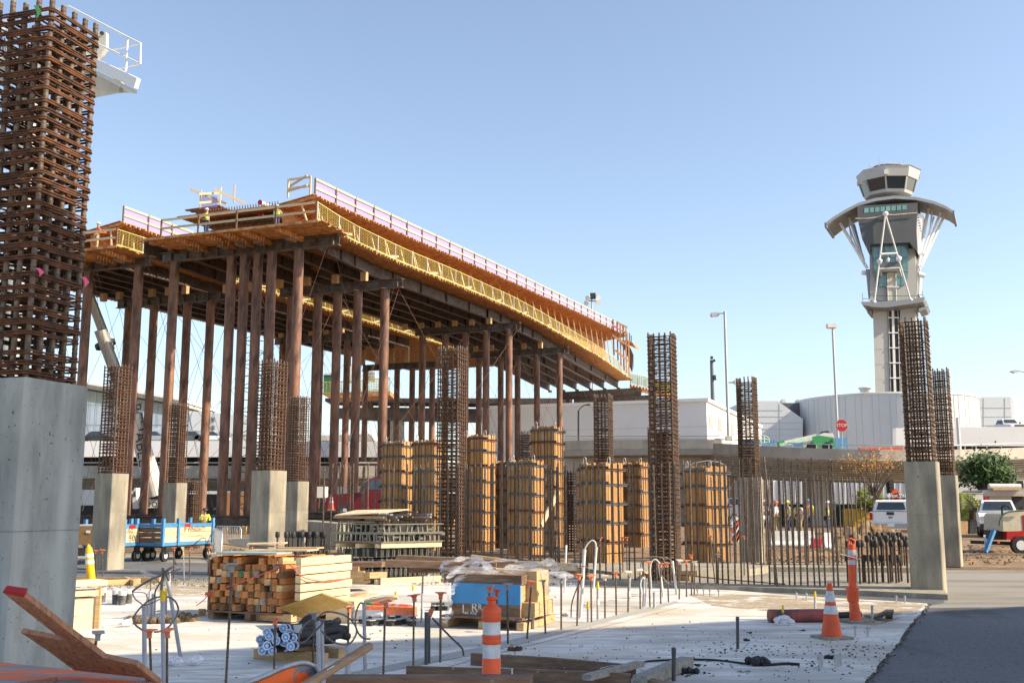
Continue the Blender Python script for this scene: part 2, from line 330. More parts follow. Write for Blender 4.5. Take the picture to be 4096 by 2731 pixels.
# ================= falsework bents =================
def alongV(P, px):
    lo, hi = -60.0, 60.0
    f = lambda t: 2048 + FPX * (P + V * t).x / ((P + V * t).y * cp + (P.z - CAMH) * sp) - px
    for _ in range(50):
        mid = (lo + hi) / 2
        if f(mid) > 0: lo = mid
        else: hi = mid
    return P + V * lo
VE = 33.0; VCAP = 31.8
BENT = []
PIPE = None
def make_pipe(bx, zt, zb, r=.305, label='', group='falsework pipe columns'):
    b = MB(); b.tube((bx.x, bx.y, zb + .03), (bx.x, bx.y, zt - .03), r, 20)
    t = thing('pipe_column', label, 'column', (bx.x, bx.y, zb), group)
    part('pipe', b, m_pipe, t)
    e = MB(); e.box((bx.x, bx.y, zb + .015), (.8, .8, .03), PHI); part('base_plate', e, m_clampr, t)
    e = MB(); e.box((bx.x, bx.y, zt - .015), (.75, .75, .03), PHI); part('head_plate', e, m_cap, t)
    return t
def bent(P, pxl, pipes, desc, side, ends='right'):
    Q = alongV(P, pxl); H = .62
    b = MB(); b.ibeam(P, Q, .42, H, .04, .03)
    n = int((Q - P).length / 1.2)
    for i in range(n + 1):
        c = P.lerp(Q, (i + .3) / (n + 1)); b.box(c, (.4, .02, H - .09), math.atan2(U.y, U.x))
    solo('cap_beam', b, m_cap, f'steel I cap beam of the {desc} bent under the {side} deck', 'steel beam', 'steel cap beams on the pipe columns')
    for i, px in enumerate(pipes):
        q = alongV(P, px)
        make_pipe(q, P.z - H / 2, 1.0, label=f'brown steel pipe, {ORD[i]} from the left under the {desc} cap of the {side} deck')
    # foundation grillage under the bent
    a = alongV(Vector((P.x, P.y, P.z)), pipes[-1]); c = alongV(P, pipes[0]); a = a - V * 1.3; c = c + V * 1.3
    a.z = c.z = .72; b = MB()
    for k in (-.45, .45): b.ibeam(a + U * k, c + U * k, .38, .56, .04, .03)
    solo('foundation_beam', b, m_beam, f'dark steel beams under the pipes of the {desc} bent of the {side} deck', 'steel beam', 'foundation beams')
    b = MB(); n = max(2, int((c - a).length / 1.3))
    for i in range(n + 1):
        cc = a.lerp(c, i / n); cc.z = .2; b.box(cc, (.35, 1.7, .44), math.atan2(V.y, V.x))
    solo('timber_cribbing', b, m_wood, f'row of timber pads below the {desc} bent of the {side} deck', 'timber', 'timber pads')
    return P, Q
rb_ = [((1359, 961), 650, [701, 929, 981, 1034, 1089, 1197], 'nearest'),
       ((1611, 1132), 1120, [1168, 1273, 1352, 1433, 1541], 'second'),
       ((2081, 1303), 1661, [1691, 1782, 1862, 1945, 2036], 'third'),
       ((2273, 1400), 1882, [1916, 2003, 2070, 2147, 2237], 'fourth'),
       ((2566, 1565), 2240, [2271, 2304, 2360, 2510], 'fifth')]
RB = []
for (e, pxl, pp, d) in rb_:
    RB.append(bent(PV(*e, VCAP), pxl, pp, d, 'right'))
lb_ = [((608, 1042), 180, [357, 558], 'nearest', 0), ((905, 1181), 470, [517, 618, 752, 845], 'second', 1),
       ((1474, 1342), 1099, [1131, 1190, 1283, 1390], 'third', 2), ((1742, 1457), 1451, [1463, 1589, 1650, 1730], 'fourth', 3)]
LB = []
for (e, pxl, pp, d, k) in lb_:
    LB.append(bent(PU(*e, RB[k][0].dot(U)), pxl, pp, d, 'left'))
for i, (p, q) in enumerate(RB): print('RB', i, [round(x, 1) for x in (p.dot(U), p.dot(V), p.z, q.dot(V))])
for i, (p, q) in enumerate(LB): print('LB', i, [round(x, 1) for x in (p.dot(U), p.dot(V), p.z, q.dot(V))])
# blocking on the caps + stringers (steel beams running along the deck)
def stringers(B, desc, vs_per, lowp, ve_):
    for i in range(len(B) - 1):
        (p0, q0), (p1, q1) = B[i], B[i + 1]; u0, u1 = p0.dot(U), p1.dot(U)
        if i == 0: u0 -= .2
        wdt = min(q0.dot(V), q1.dot(V) + 3) - max(p0.dot(V), p1.dot(V) - .6)
        for k in range(vs_per):
            v = ve_ + k * (wdt - 1.4) / (vs_per - 1) + (.18 if i % 2 else 0)
            za = interp(lowp, u0) - .21 - .42; zb = interp(lowp, u1) - .21 - .42
            a = UV(u0 - .3, v, za); c = UV(u1 + .3, v, zb)
            s_ = MB().ibeam(a, c, .34, .84, .04, .025)
            for j in range(1, 5):
                m_ = a.lerp(c, j / 5); s_.box(m_, (.32, .02, .74), -PHI)
            solo('steel_stringer', s_, m_beam, f'dark steel beam under the {desc} deck, span {["nearest", "second", "third", "fourth"][i]}, {ORD[k]} from the right', 'steel beam', 'steel stringers under the decks')
        for k in range(vs_per):
            v = ve_ + k * (wdt - 1.4) / (vs_per - 1)
            zt = max(interp(lowp, p1.dot(U)) - 1.05, p1.z + .4); zc = p1.z + .31
            c = UV(p1.dot(U) - .1, v, (zt + zc) / 2); s_ = MB(); s_.box(c, (.42, .34, zt - zc), -PHI)
            solo('wood_block', s_, m_wood, f'wooden block on the {["nearest", "second", "third", "fourth", "fifth"][i + 1]} cap beam of the {desc} deck', 'wood block', f'wooden blocks on the {["nearest", "second", "third", "fourth", "fifth"][i + 1]} cap beam of the {desc} deck')
# ---- decks ----
def interp(pts, u):
    if u <= pts[0][0]: a, b = pts[0], pts[1]
    elif u >= pts[-1][0]: a, b = pts[-2], pts[-1]
    else:
        for a, b in zip(pts, pts[1:]):
            if a[0] <= u <= b[0]: break
    return a[1] + (b[1] - a[1]) * (u - a[0]) / (b[0] - a[0])
def prof(pp, v):
    r = []
    for x, y in pp: q = PV(x, y, v); r.append((q.dot(U), q.z))
    return sorted(r)
low = prof([(1273, 877), (1400, 955), (1624, 1056), (1815, 1130), (1966, 1195), (2053, 1232), (2167, 1290), (2278, 1354), (2405, 1428), (2526, 1514)], VE)
print('low', [(round(a), round(z, 2)) for a, z in low])
VU = VE + .9
upr = prof([(1250, 709), (1400, 781), (1624, 886), (1915, 1020), (2100, 1108), (2300, 1206), (2438, 1276)], VU)
print('upr', [(round(a), round(z, 2)) for a, z in upr])
def deck(side, ve, width, low, up, u0, u1, vu, upw, mesh_lab):
    """low/up: z profiles along u of soffit platform and of the top of the upper rail"""
    root0 = UV(u0, ve, 0)
    t = thing('deck_formwork', f'{side} bridge deck formwork of timber joists and plywood on steel beams', 'bridge formwork', root0)
    j = MB(); n = int((u1 - u0) / .42)
    for i in range(n + 1):
        u = u0 + i * (u1 - u0) / n; z = interp(low, u); e = random.uniform(-.14, .1)
        j.beam(UV(u, ve + e, z - .12), UV(u, ve + width, z - .12), .1, .16)
    part('joist_row', j, m_joist, t)
    seg = 24; b = MB()
    for i in range(seg):
        ua, ub = u0 + (u1 - u0) * i / seg, u0 + (u1 - u0) * (i + 1) / seg; za, zb = interp(low, ua), interp(low, ub)
        vs = [UV(ua, ve + .15, za - .038), UV(ua, ve + width, za - .038), UV(ub, ve + width, zb - .038), UV(ub, ve + .15, zb - .038)]
        vs += [v + Vector((0, 0, .036)) for v in vs]
        b.add(vs, [(0, 3, 2, 1), (4, 5, 6, 7), (0, 1, 5, 4), (2, 3, 7, 6), (0, 4, 7, 3), (1, 2, 6, 5)])
    part('plywood_floor', b, m_joist, t)
    # upper overhang (wing) with its own joists
    j = MB(); n = int((u1 - u0 - 1) / .42); RH = 1.15
    for i in range(n + 1):
        u = u0 + .6 + i * (u1 - u0 - .6) / n; z = interp(up, u) - RH
        j.beam(UV(u, vu - .35 + random.uniform(-.12, .1), z - .1), UV(u, vu + 2.6, z - .55), .09, .16)
    part('overhang_joist_row', j, m_joist, t)
    b = MB()
    for i in range(seg):
        ua, ub = u0 + .5 + (u1 - u0 - .5) * i / seg, u0 + .5 + (u1 - u0 - .5) * (i + 1) / seg; za, zb = interp(up, ua) - RH, interp(up, ub) - RH
        pl = [(vu - .2, .0), (vu + 2.6, -.46), (vu + upw, -.46), (vu + upw, -.38), (vu + 2.6, -.38), (vu - .2, .04)]
        vs = [UV(ua, v, za + dz) for v, dz in pl] + [UV(ub, v, zb + dz) for v, dz in pl]; n6 = 6
        b.add(vs, [list(range(6))[::-1], list(range(6, 12))] + [(k, (k + 1) % 6, 6 + (k + 1) % 6, 6 + k) for k in range(6)])
    part('overhang_plywood', b, m_joist, t)
    # sloped side form of the girder, with studs and braces
    b = MB(); st = MB(); br = MB()
    for i in range(seg):
        ua, ub = u0 + .8 + (u1 - u0 - .8) * i / seg, u0 + .8 + (u1 - u0 - .8) * (i + 1) / seg
        la, lb2 = interp(low, ua), interp(low, ub); za, zb = interp(up, ua) - RH - .5, interp(up, ub) - RH - .5
        vs = [UV(ua, ve + 2.9, la), UV(ub, ve + 2.9, lb2), UV(ub, vu + 2.5, zb), UV(ua, vu + 2.5, za)]
        vs += [v + V * .03 for v in vs]
        b.add(vs, [(0, 1, 2, 3), (7, 6, 5, 4), (0, 4, 5, 1), (2, 6, 7, 3)])
    part('girder_side_form', b, m_joist, t)
    nst = int((u1 - u0) / 2.2)
    for i in range(nst):
        u = u0 + 1 + i * (u1 - u0 - 1.2) / nst; l = interp(low, u); z = interp(up, u) - RH - .3
        part('stud', MB().beam(UV(u, ve + 1.3, l), UV(u, vu + 1.0, z), .09, .09), m_woodl, t)
        if i % 2 == 0: br.beam(UV(u, ve + .5, l + .05), UV(u + 1.0, ve + 1.25, min(l + 1.6, z)), .05, .14)
        if i % 3 == 1: br.beam(UV(u, ve + .4, l + .2), UV(u + 2.4, ve + .9, l + .75), .05, .16)
    part('brace_row', br, m_woodl, t)
    # rails along the upper deck: posts, two rails, purple net
    def rail(line, zf, h, lab, post_s, mrail, netm=None, pname='guard_rail', offs=0):
        r = thing(pname, lab, 'railing', line(0)); L = (line(1) - line(0)).length; n = max(1, int(L / post_s)); zt = lambda f: zf(f)
        for i in range(n + 1):
            f = i / n; p = line(f); p.z = zt(f); pb = MB().beam(p, p + Vector((0, 0, h + .06)), .09, .09, V); part('post', pb, mrail, r)
        S = 16
        for hh in (h, h * .5):
            rbm = MB()
            for i in range(S):
                a, c = line(i / S), line((i + 1) / S); a.z = zt(i / S) + hh; c.z = zt((i + 1) / S) + hh; rbm.beam(a + V * offs, c + V * offs, .04, .14)
            part('rail', rbm, m_woodl, r)
        if netm:
            nb = MB()
            for i in range(S):
                a, c = line(i / S), line((i + 1) / S); a.z = zt(i / S); c.z = zt((i + 1) / S); a += V * .06; c += V * .06
                nb.quad(a, c, c + Vector((0, 0, h)), a + Vector((0, 0, h)))
            part('net', nb, netm, r)
        return r
    ln = lambda f: UV(u0 + 1 + (u1 - u0 - 1.5) * f, vu, 0)
    rail(ln, lambda f: interp(up, u0 + 1 + (u1 - u0 - 1.5) * f) - 1.12, 1.1, f'wooden guard rail with purple net along the upper edge of the {side} deck', 2.45, m_woodd, m_net)
    # yellow wire mesh fence along the soffit platform edge
    f_ = thing('mesh_fence', mesh_lab, 'fence', root0); nf = int((u1 - u0) / 2.5); zz = Vector((0, 0, 1))
    for i in range(nf + 1):
        u = u0 + .1 + (u1 - u0 - .2) * i / nf; p = UV(u, ve + .12, interp(low, u)); part('post', MB().tube(p, p + zz * 1.15, .035, 6), m_gal, f_)
        if i < nf:
            u2 = u0 + .1 + (u1 - u0 - .2) * (i + 1) / nf; q = UV(u2, ve + .12, interp(low, u2)); pn = MB()
            for k in range(11): pn.beam(p + zz * (.08 + k * .1), q + zz * (.08 + k * .1), .011, .011)
            pn.beam(p + zz * 1.1, q + zz * 1.1, .05, .05); pn.beam(p + zz * .06, q + zz * .06, .03, .1)
            for k in range(1, 9):
                a = p.lerp(q, k / 9); pn.beam(a + zz * .05, a + zz * 1.1, .01 if k != 4 else .03, .01 if k != 4 else .03)
            part('mesh_panel', pn, m_yel, f_)
    return t, rail
stringers(RB, 'right', 6, low, VE + 1.7)
u0r = low[0][0]; Pl = PU(560, 956, u0r); wr = Pl.dot(V) - VE; print('right width', wr, Pl.z)
t_r, railf = deck('right', VE, wr, low, upr, u0r, low[-1][0], VU, 10.0, 'yellow wire mesh fence along the lower edge of the right deck')
PL = PU(467, 980, u0r); VL = PL.dot(V); print('left deck edge v', VL, PL.z)
lowL = prof([(467, 980), (1400, 1262), (1829, 1394)], VL); print(lowL)
stringers(LB, 'left', 6, lowL, VL + 1.4)
upL = [(u0r, PU(530, 822, u0r + 1).z), (u0r + 25, PU(530, 822, u0r + 1).z + .1), (140, PU(530, 822, u0r + 1).z + .3)]
deck('left', VL, 14, lowL, upL, u0r, 124, VL + .5, 8, 'yellow wire mesh fence along the lower edge of the left deck')
# front rails of both near ends
zr = interp(low, u0r); UF = u0r - 2.6; zfr = PU(1273, 877, UF).z; zfl = PU(467, 980, UF).z
vf0, vf1 = PU(1262, 877, UF).dot(V), PU(640, 948, UF).dot(V)
railf(lambda f: UV(UF + .08, vf0 + (vf1 - vf0) * f, 0), lambda f: zfr, 1.05, 'wooden guard rail across the near end of the right deck', 2.7, m_woodd)
ZLD = PL.z
vg = PU(467, 980, UF).dot(V)
railf(lambda f: UV(UF + .08, vg + .1 + 8 * f, 0), lambda f: zfl, 1.05, 'wooden guard rail across the near end of the left deck', 2.7, m_woodd)
zu = interp(upr, u0r + 1) - 1.15
railf(lambda f: UV(u0r + .6, VU + .1 + 1.6 * f, 0), lambda f: zu, 1.15, 'short wooden rail at the near end of the upper right deck edge', 1.5, m_woodl, None)
for (pa, pb) in [((1160, 745), (1228, 703)), ((1150, 765), (1228, 742))]:
    solo('rail_end_board', MB().beam(PU(*pa, u0r + .4), PU(*pb, u0r - .6), .05, .14), m_woodl, ('upper' if pa[1] == 745 else 'lower') + ' loose board end of the upper right deck rail', 'board', 'loose rail boards')
# low work platforms hung in front of the two deck ends
for side, va_, vb_, zf_, pxs in (('right', PU(1273, 877, UF).dot(V), PU(560, 956, UF).dot(V), zfr, [700, 820, 890, 965, 1095]), ('left', vg, vg + 10, zfl, [215, 330, 400])):
    t = thing('front_platform', f'low timber work platform across the near end of the {side} deck', 'platform', UV(UF, va_, zf_))
    n = int((u0r + 1.4 - UF) / .27)
    for k in range(n): part('floor_plank', MB().beam(UV(UF + .13 + k * .27, va_ + random.uniform(-.25, .25), zf_ - .025), UV(UF + .13 + k * .27, vb_ + random.uniform(-.4, .3), zf_ - .025), .25, .04), m_joist, t)
    part('edge_board', MB().beam(UV(UF - .02, va_, zf_ - .09), UV(UF - .02, vb_, zf_ - .09), .05, .16), m_joist, t)
    for px in pxs:
        q = PU(px, 945, UF); q.z = zf_ - .22; part('carrier_timber', MB().beam(q + U * .25, q + U * 3.8, .24, .3), m_joist, t); part('carrier_block', MB().beam(q + U * 1.4 - Vector((0, 0, .27)), q + U * 2.2 - Vector((0, 0, .27)), .3, .22), m_woodd, t)
# rebar bulkhead and timber bracing at the near end of the girder
t = thing('girder_reinforcement', 'rebar mat and stay-in-place web of the girder at the near end of the right deck', 'rebar mat', UV(u0r + 1.6, VE + 5, zr))
pA, pB = PU(850, 860, u0r + 1.7), PU(1130, 850, u0r + 1.7); va, vb = pB.dot(V), pA.dot(V); n = 26
for i in range(n):
    v = va + (vb - va) * i / n; q = UV(u0r + 1.7, v, zfr + .1); part('upright_bar', MB().tube(q, q + Vector((0, 0, PU(1000, 822, u0r + 1.7).z - zfr)) + V * .45 + U * .1, .035, 5), m_rust2, t)
for i in range(9):
    z = zfr + .3 + i * .26; part('cross_bar', MB().tube(UV(u0r + 1.66, va - .2, z), UV(u0r + 1.66, vb + .3, z + .05), .03, 5), m_hoop, t)
part('web_form', MB().box(UV(u0r + 3.0, (va + vb) / 2, zfr + 1.3), (abs(vb - va), .08, 2.4), math.atan2(V.y, V.x)), m_joist, t)
for k, (x, y) in enumerate([(1041, 810), (1040, 855)]):
    q = PU(x, y, u0r + 1.5); db = MB().tube(q, q + U * 1.5, .14, 12); db.cur = 1; db.tube(q - U * .06, q + U * .02, .16, 12); solo('duct_pipe', db, [m_white, m_red], ('upper' if k == 0 else 'lower') + ' white post-tensioning duct with red end in the girder rebar', 'duct', 'ducts')

# upper-left work platform
ul = PU(757, 841, u0r + 2.0)
t = thing('edge_platform', 'small timber platform with rails at the upper left of the right deck', 'platform', ul)
pb = MB()
for k in range(7): pb.beam(UV(u0r + 2.0 + k * .4, ul.dot(V) + .25 - .1 * k, ul.z), UV(u0r + 2.0 + k * .4, ul.dot(V) - 2.5, ul.z + .04), .25, .07)
part('floor', pb, m_woodd, t)
for i, (x, y) in enumerate([(800, 835), (880, 820), (935, 812)]):
    q = PU(x, y, u0r + 1 + i * .3); part('post', MB().beam(q, q + Vector((0, 0, 1.25)), .08, .1), m_woodl, t)
for a, c in [((760, 757), (905, 815)), ((855, 757), (980, 812)), ((797, 777), (880, 772)), ((797, 812), (880, 805))]:
    part('rail', MB().beam(PU(*a, u0r + .6), PU(*c, u0r + 1.6), .05, .14), m_woodl, t)
q = [PU(806, 835, u0r + 1.2), PU(870, 830, u0r + 1.2), PU(870, 785, u0r + 1.2), PU(806, 778, u0r + 1.2)]
part('net', MB().quad(*q), m_net, t)
# far right end: lower cross platform with its fence, and the hanging tarpaulin
e0 = PU(2526, 1520, low[-1][0] - 1); t = thing('end_platform', 'low timber platform with yellow mesh at the far end of the right deck', 'platform', e0)
a, c = PU(2522, 1535, 128), PU(2700, 1575, 128); j = MB()
for i in range(14): q = a.lerp(c, i / 14); j.beam(q - Vector((0, 0, .25)), q + U * 5 + V * .4 - Vector((0, 0, .25)), .22, .4)
part('joist_row', j, m_joist, t)
fp = MB(); z1 = Vector((0, 0, 1))
for k in range(9): fp.beam(a + z1 * (.2 + k * .13), c + z1 * (.2 + k * .13), .05, .05)
for k in range(24): q = a.lerp(c, k / 24); fp.beam(q, q + z1 * 1.35, .05 if k % 4 else .14, .05 if k % 4 else .14)
part('mesh_panel', fp, m_yel, t)
part('plywood_panel', MB().quad(a.lerp(c, .5) + U, c + U, c + U + z1 * 1.1, a.lerp(c, .5) + U + z1 * 1.1), m_woodl, t)
for k, (x0, y0, x1, y1) in enumerate([(2240, 1584, 2504, 1566), (2300, 1612, 2540, 1596)]):
    solo('cross_beam', MB().ibeam(PU(x0, y0, 127), PU(x1 + 60, y1, 127), .4, 1.0, .06, .04), m_beam, ('upper' if k == 0 else 'lower') + ' steel cross beam at the far end of the right deck', 'steel beam')
t = thing('end_framing', 'upright timber framing closing the far end of the right deck', 'framing', PY(2480, 1480, 126))
for k, (x0, y0, x1, y1) in enumerate([(2468, 1285, 2472, 1440), (2480, 1292, 2484, 1465), (2492, 1300, 2496, 1480), (2503, 1308, 2506, 1492), (2452, 1278, 2456, 1420), (2515, 1360, 2516, 1505)]): part('post', MB().beam(PY(x1, y1, 125.5), PY(x0, y0, 125.5), .16, .16), m_joist if k % 2 else m_woodd, t)
for (x0, y0, x1, y1) in [(2448, 1300, 2510, 1335), (2450, 1340, 2515, 1385), (2460, 1400, 2515, 1445), (2470, 1290, 2510, 1310)]: part('cross_board', MB().beam(PY(x0, y0, 125.3), PY(x1, y1, 125.3), .1, .2), m_joist, t)
tp = MB(); base = [(2468, 1356), (2500, 1362), (2522, 1392), (2534, 1420), (2535, 1462), (2528, 1490), (2520, 1470), (2512, 1430), (2495, 1392)]
tp.prism([PU(x, y, 126 + .3 * math.sin(i * 2)) for i, (x, y) in enumerate(base)], U * .06)
solo('tarpaulin', tp, m_clamp, 'dark grey tarpaulin hanging at the far end of the right deck', 'tarpaulin')
t = thing('scaffold_stub', 'small timber rail and platform behind the grey tarpaulin', 'scaffold', PU(2540, 1380, 130))
part('floor', MB().prism([PU(x, y, 130) for x, y in [(2500, 1358), (2530, 1370), (2545, 1393), (2500, 1372)]], U * 2), m_joist, t)
for x, y0, y1 in [(2508, 1330, 1365), (2518, 1332, 1370), (2525, 1342, 1380)]: part('post', MB().beam(PU(x, y1, 130), PU(x, y0, 130), .12, .12), m_woodd, t)
part('rail', MB().beam(PU(2480, 1336, 130), PU(2508, 1330, 130), .1, .15), m_woodd, t)
# bracing cables between the pipes
def cable(a, c, i, wh=''): solo('bracing_cable', MB().tube(a, c, .014, 4, cap=False), m_pipe, 'thin steel bracing cable ' + wh, 'cable', 'bracing cables ' + wh)
ci = 0
for B in (RB, LB):
    sd_n = 'right' if B is RB else 'left'
    for i in range(len(B)):
        wh = f'crossing the {["nearest", "second", "third", "fourth", "fifth"][i]} bent of the {sd_n} deck'; wh2 = f'running back from the {["nearest", "second", "third", "fourth", "fifth"][i]} bent of the {sd_n} deck'
        p, q = B[i]; zt = p.z - .4
        for f0, f1 in ((.05, .5), (.5, .05), (.45, .95), (.95, .45)):
            a = p.lerp(q, f0); c = p.lerp(q, f1); a.z = zt; c.z = 1.3; a -= U * .35; c -= U * .35; cable(a, c, ci, wh); ci += 1
        if i + 1 < len(B):
            p1, q1 = B[i + 1]
            for f in (.03, .5, .97):
                a = p.lerp(q, f); c = p1.lerp(q1, f); a.z = zt; c.z = 1.3; cable(a, c, ci, wh2); a2 = a.copy(); c2 = c.copy(); a2.z = 1.3; c2.z = p1.z - .4; cable(a2, c2, ci, wh2)
# ================= concrete columns and reinforcement cages =================
def inst(name, me, parent, loc=(0, 0, 0), rz=0):
    o = bpy.data.objects.new(name, me); C.objects.link(o); o.parent = parent; o.location = loc; o.rotation_euler = (0, 0, rz); return o
SHARE = {}
def shared(key, fn, m):
    if key not in SHARE:
        me = fn().mesh(key if isinstance(key, str) else str(key[0]), Vector()); me.materials.append(m); SHARE[key] = me
    return SHARE[key]
def ribbed(h, r, pitch=.03, n=8, rib=1.14):
    b = MB(); k = int(h / pitch); pts = []; rr = []
    for i in range(k):
        z = i * h / k
        pts += [(0, 0, z), (0, 0, z + pitch * .55), (0, 0, z + pitch * .7)]; rr += [r, r, r * rib]
    pts.append((0, 0, h)); rr.append(r)
    # straight vertical path: constant frame
    vs = []
    for p, q in zip(pts, rr): vs += [(q * math.cos(2 * math.pi * j / n), q * math.sin(2 * math.pi * j / n), p[2]) for j in range(n)]
    fs = [(i * n + j, i * n + (j + 1) % n, (i + 1) * n + (j + 1) % n, (i + 1) * n + j) for i in range(len(pts) - 1) for j in range(n)]
    b.add(vs, fs, True); b.add(vs[-n:], [list(range(n))]); return b
def rsq(sx_, sy_, rc, z, dz=0):
    pts = []
    for k, (cx, cy) in enumerate([(1, 1), (-1, 1), (-1, -1), (1, -1)]):
        for a in (0, 30, 60, 90):
            t = R(a + 90 * k); pts.append((cx * (sx_ - rc) + rc * math.cos(t), cy * (sy_ - rc) + rc * math.sin(t), z + dz * (len(pts) / 16 - .5)))
    return pts
def hoopmesh(s, r, v):
    b = MB(); h = s / 2; n = 6 if r > .007 else 5; rnd = random.Random(v)
    b.path(rsq(h, h, .03, 0, rnd.uniform(-.01, .01)), r, n, True)
    if r > .0079:
        b.path(rsq(h - .003, h - .003, .03, .019, rnd.uniform(-.006, .006)), r * .9, n, True); b.path([(-h, rnd.uniform(-.1, .1), .008), (h, rnd.uniform(-.1, .1), .008)], r * .8, 6); b.path([(rnd.uniform(-.1, .1), -h, -.008), (rnd.uniform(-.1, .1), h, -.008)], r * .8, 6)
    b.path(rsq(h * .52, h * 1.0, .02, .016, .01), r, n, True); b.path(rsq(h * 1.0, h * .52, .02, -.016, -.01), r, n, True)
    for k in range(3):                      # hooks / wire tails
        a = rnd.uniform(-h, h); b.path([(a, -h - .004, .0), (a + .01, -h - .02, .02), (a + rnd.uniform(-.03, .03), -h - .04, rnd.uniform(-.02, .04))], .0016 if r > .007 else .003, 4)
    return b
def cage(P, zt, rot, label, s=.52, z0=None, pitch=.1, near=False, br=.018):
    """P centre of the base; zt top height"""
    z0 = P.z if z0 is None else z0; H = zt - z0
    t = thing('rebar_cage', label, 'rebar cage', (P.x, P.y, z0), 'square rebar cages'); t.rotation_euler = (0, 0, rot)
    bar = shared(('bar', round(H, 1), near), lambda: ribbed(round(H, 1), br, .032 if near else .2, 10 if near else 6), m_rust2)
    e = s / 2 - br - .008; g = [-e, -e / 2, 0, e / 2, e]
    for x in g:
        for y in g:
            if abs(x) == e or abs(y) == e: inst('vertical_bar', bar, t, (x, y, random.uniform(-.03, .02)))
    n = int(H / pitch)
    for i in range(n):
        me = shared(('hoop', s, near, i % 4), lambda: hoopmesh(s, .008 if near else .0078, i % 4), m_hoop)
        dz = random.uniform(-.012, .012)
        if near and z0 + i * pitch < 3.3 and i % 7 in (3, 4): dz += .05
        inst('tie_hoop', me, t, (random.uniform(-.006, .006), random.uniform(-.006, .006), .05 + i * (H - .1) / n + dz), (i % 4) * math.pi / 2)
    return t
def column(P, rot, s, label, m, z0=0, h=2.47):
    t = thing('concrete_column', label, 'concrete column', (P.x, P.y, z0), 'square concrete columns'); t.rotation_euler = (0, 0, rot)
    c = .018; a = s / 2
    def oc(a): return [(a - c, -a, 0), (a, -a + c, 0), (a, a - c, 0), (a - c, a, 0), (-a + c, a, 0), (-a, a - c, 0), (-a, -a + c, 0), (-a + c, -a, 0)]
    def lay(za, zb, aa): 
        return MB().prism([(x, y, za) for x, y, _ in oc(aa)], (0, 0, zb - za))
    o1 = lay(0, 1.48 - z0, a); o2 = lay(1.488 - z0, h - z0, a); o3 = lay(1.48 - z0, 1.488 - z0, a - .006)
    for mb_, n_ in ((o1, 'lower_lift'), (o2, 'upper_lift'), (o3, 'joint')):
        me = mb_.mesh(n_, Vector()); me.materials.append(m); inst(n_, me, t)
    return t
def colspec(px, py, L, R_, s=None):
    """near corner at the top, projected widths of left and right face -> centre, rotation, size"""
    P = G(px, py, 2.47); P.z = 0; mp = mperpx(P); hyp = math.hypot(L, R_) * mp; s = s or hyp
    be = math.atan2(P.x, P.y); th = math.atan2(R_, L); phi = be + th
    u = Vector((math.sin(phi), math.cos(phi), 0)); v = Vector((-math.cos(phi), math.sin(phi), 0))
    return P + (u + v) * s / 2, -phi, s
COLS = [((106, 1507), (290, 262), .61, None, -8, 'grey concrete column nearest the camera', True),
        ((451, 1892), (63, 60), .6, None, 1453, 'concrete column with sunlit right face left of the blue carts', False),
        ((708, 1930), (52, 42), .6, None, 1611, 'small concrete column behind the blue carts', False),
        ((1083, 1880), (74, 64), .6, None, 1438, 'concrete column behind the square timber stack', False),
        ((1193, 1924), (46, 38), .6, None, 1581, 'concrete column just behind the one at the timber stack', False),
        ((3028, 1907), (76, 20), .6, None, 1516, 'concrete column among the tall rebars in the middle right', False),
        ((3744, 1844), (124, 13), .58, None, 1270, 'big concrete column at the right edge of the footing', False),
        ((3822, 1899), (86, 8), .6, None, 1476, 'concrete column half hidden behind the big right one', False)]
for i, (c, (L, R_), s, _, topy, lab, near) in enumerate(COLS):
    P, rot, s = colspec(c[0], c[1], L, R_, s)
    column(P, rot, s, lab, m_conc2 if near else m_conc)
    zt = ZH(P, topy)
    if near: zt = 5.16
    print('col', i, P, round(zt, 2))
    cage(Vector((P.x, P.y, 2.45)), zt, rot, 'rusty rebar cage on the ' + lab.replace('concrete column', 'column'), s - (.11 if near else .07), pitch=.074 if near else .085, near=near)
def at(px, Y): return Vector(((px - 2048) / FPX * (Y * cp), Y, 0))
for (px, Y, topy, s, lab) in [(1805, 25.0, 1388, .56, 'tall free-standing rusty cage in front of the yellow column forms, lit on its right'),
                              (2662, 22.5, 1327, .54, 'tallest free-standing rusty cage right of centre, standing in a wooden kerb'),
                              (2418, 36, 1581, .56, 'rusty cage rising out of the form below the far deck end'),
                              (2108, 40, 1726, .5, 'short dark cage half hidden left of the tallest form'),
                              (2640, 34, 1716, .6, 'lower rebar cage hidden behind the tallest free-standing cage'),
                              (768, 41, 1915, .55, 'short rusty cage right behind the small column at the blue carts'),
                              (2290, 38, 1880, .5, 'short rusty cage between the form columns near the middle')]:
    P = at(px, Y); P = PY(px, 2030, Y); P.z = .02; cage(P, ZH(P, topy), -PHI, lab, s, pitch=.092)
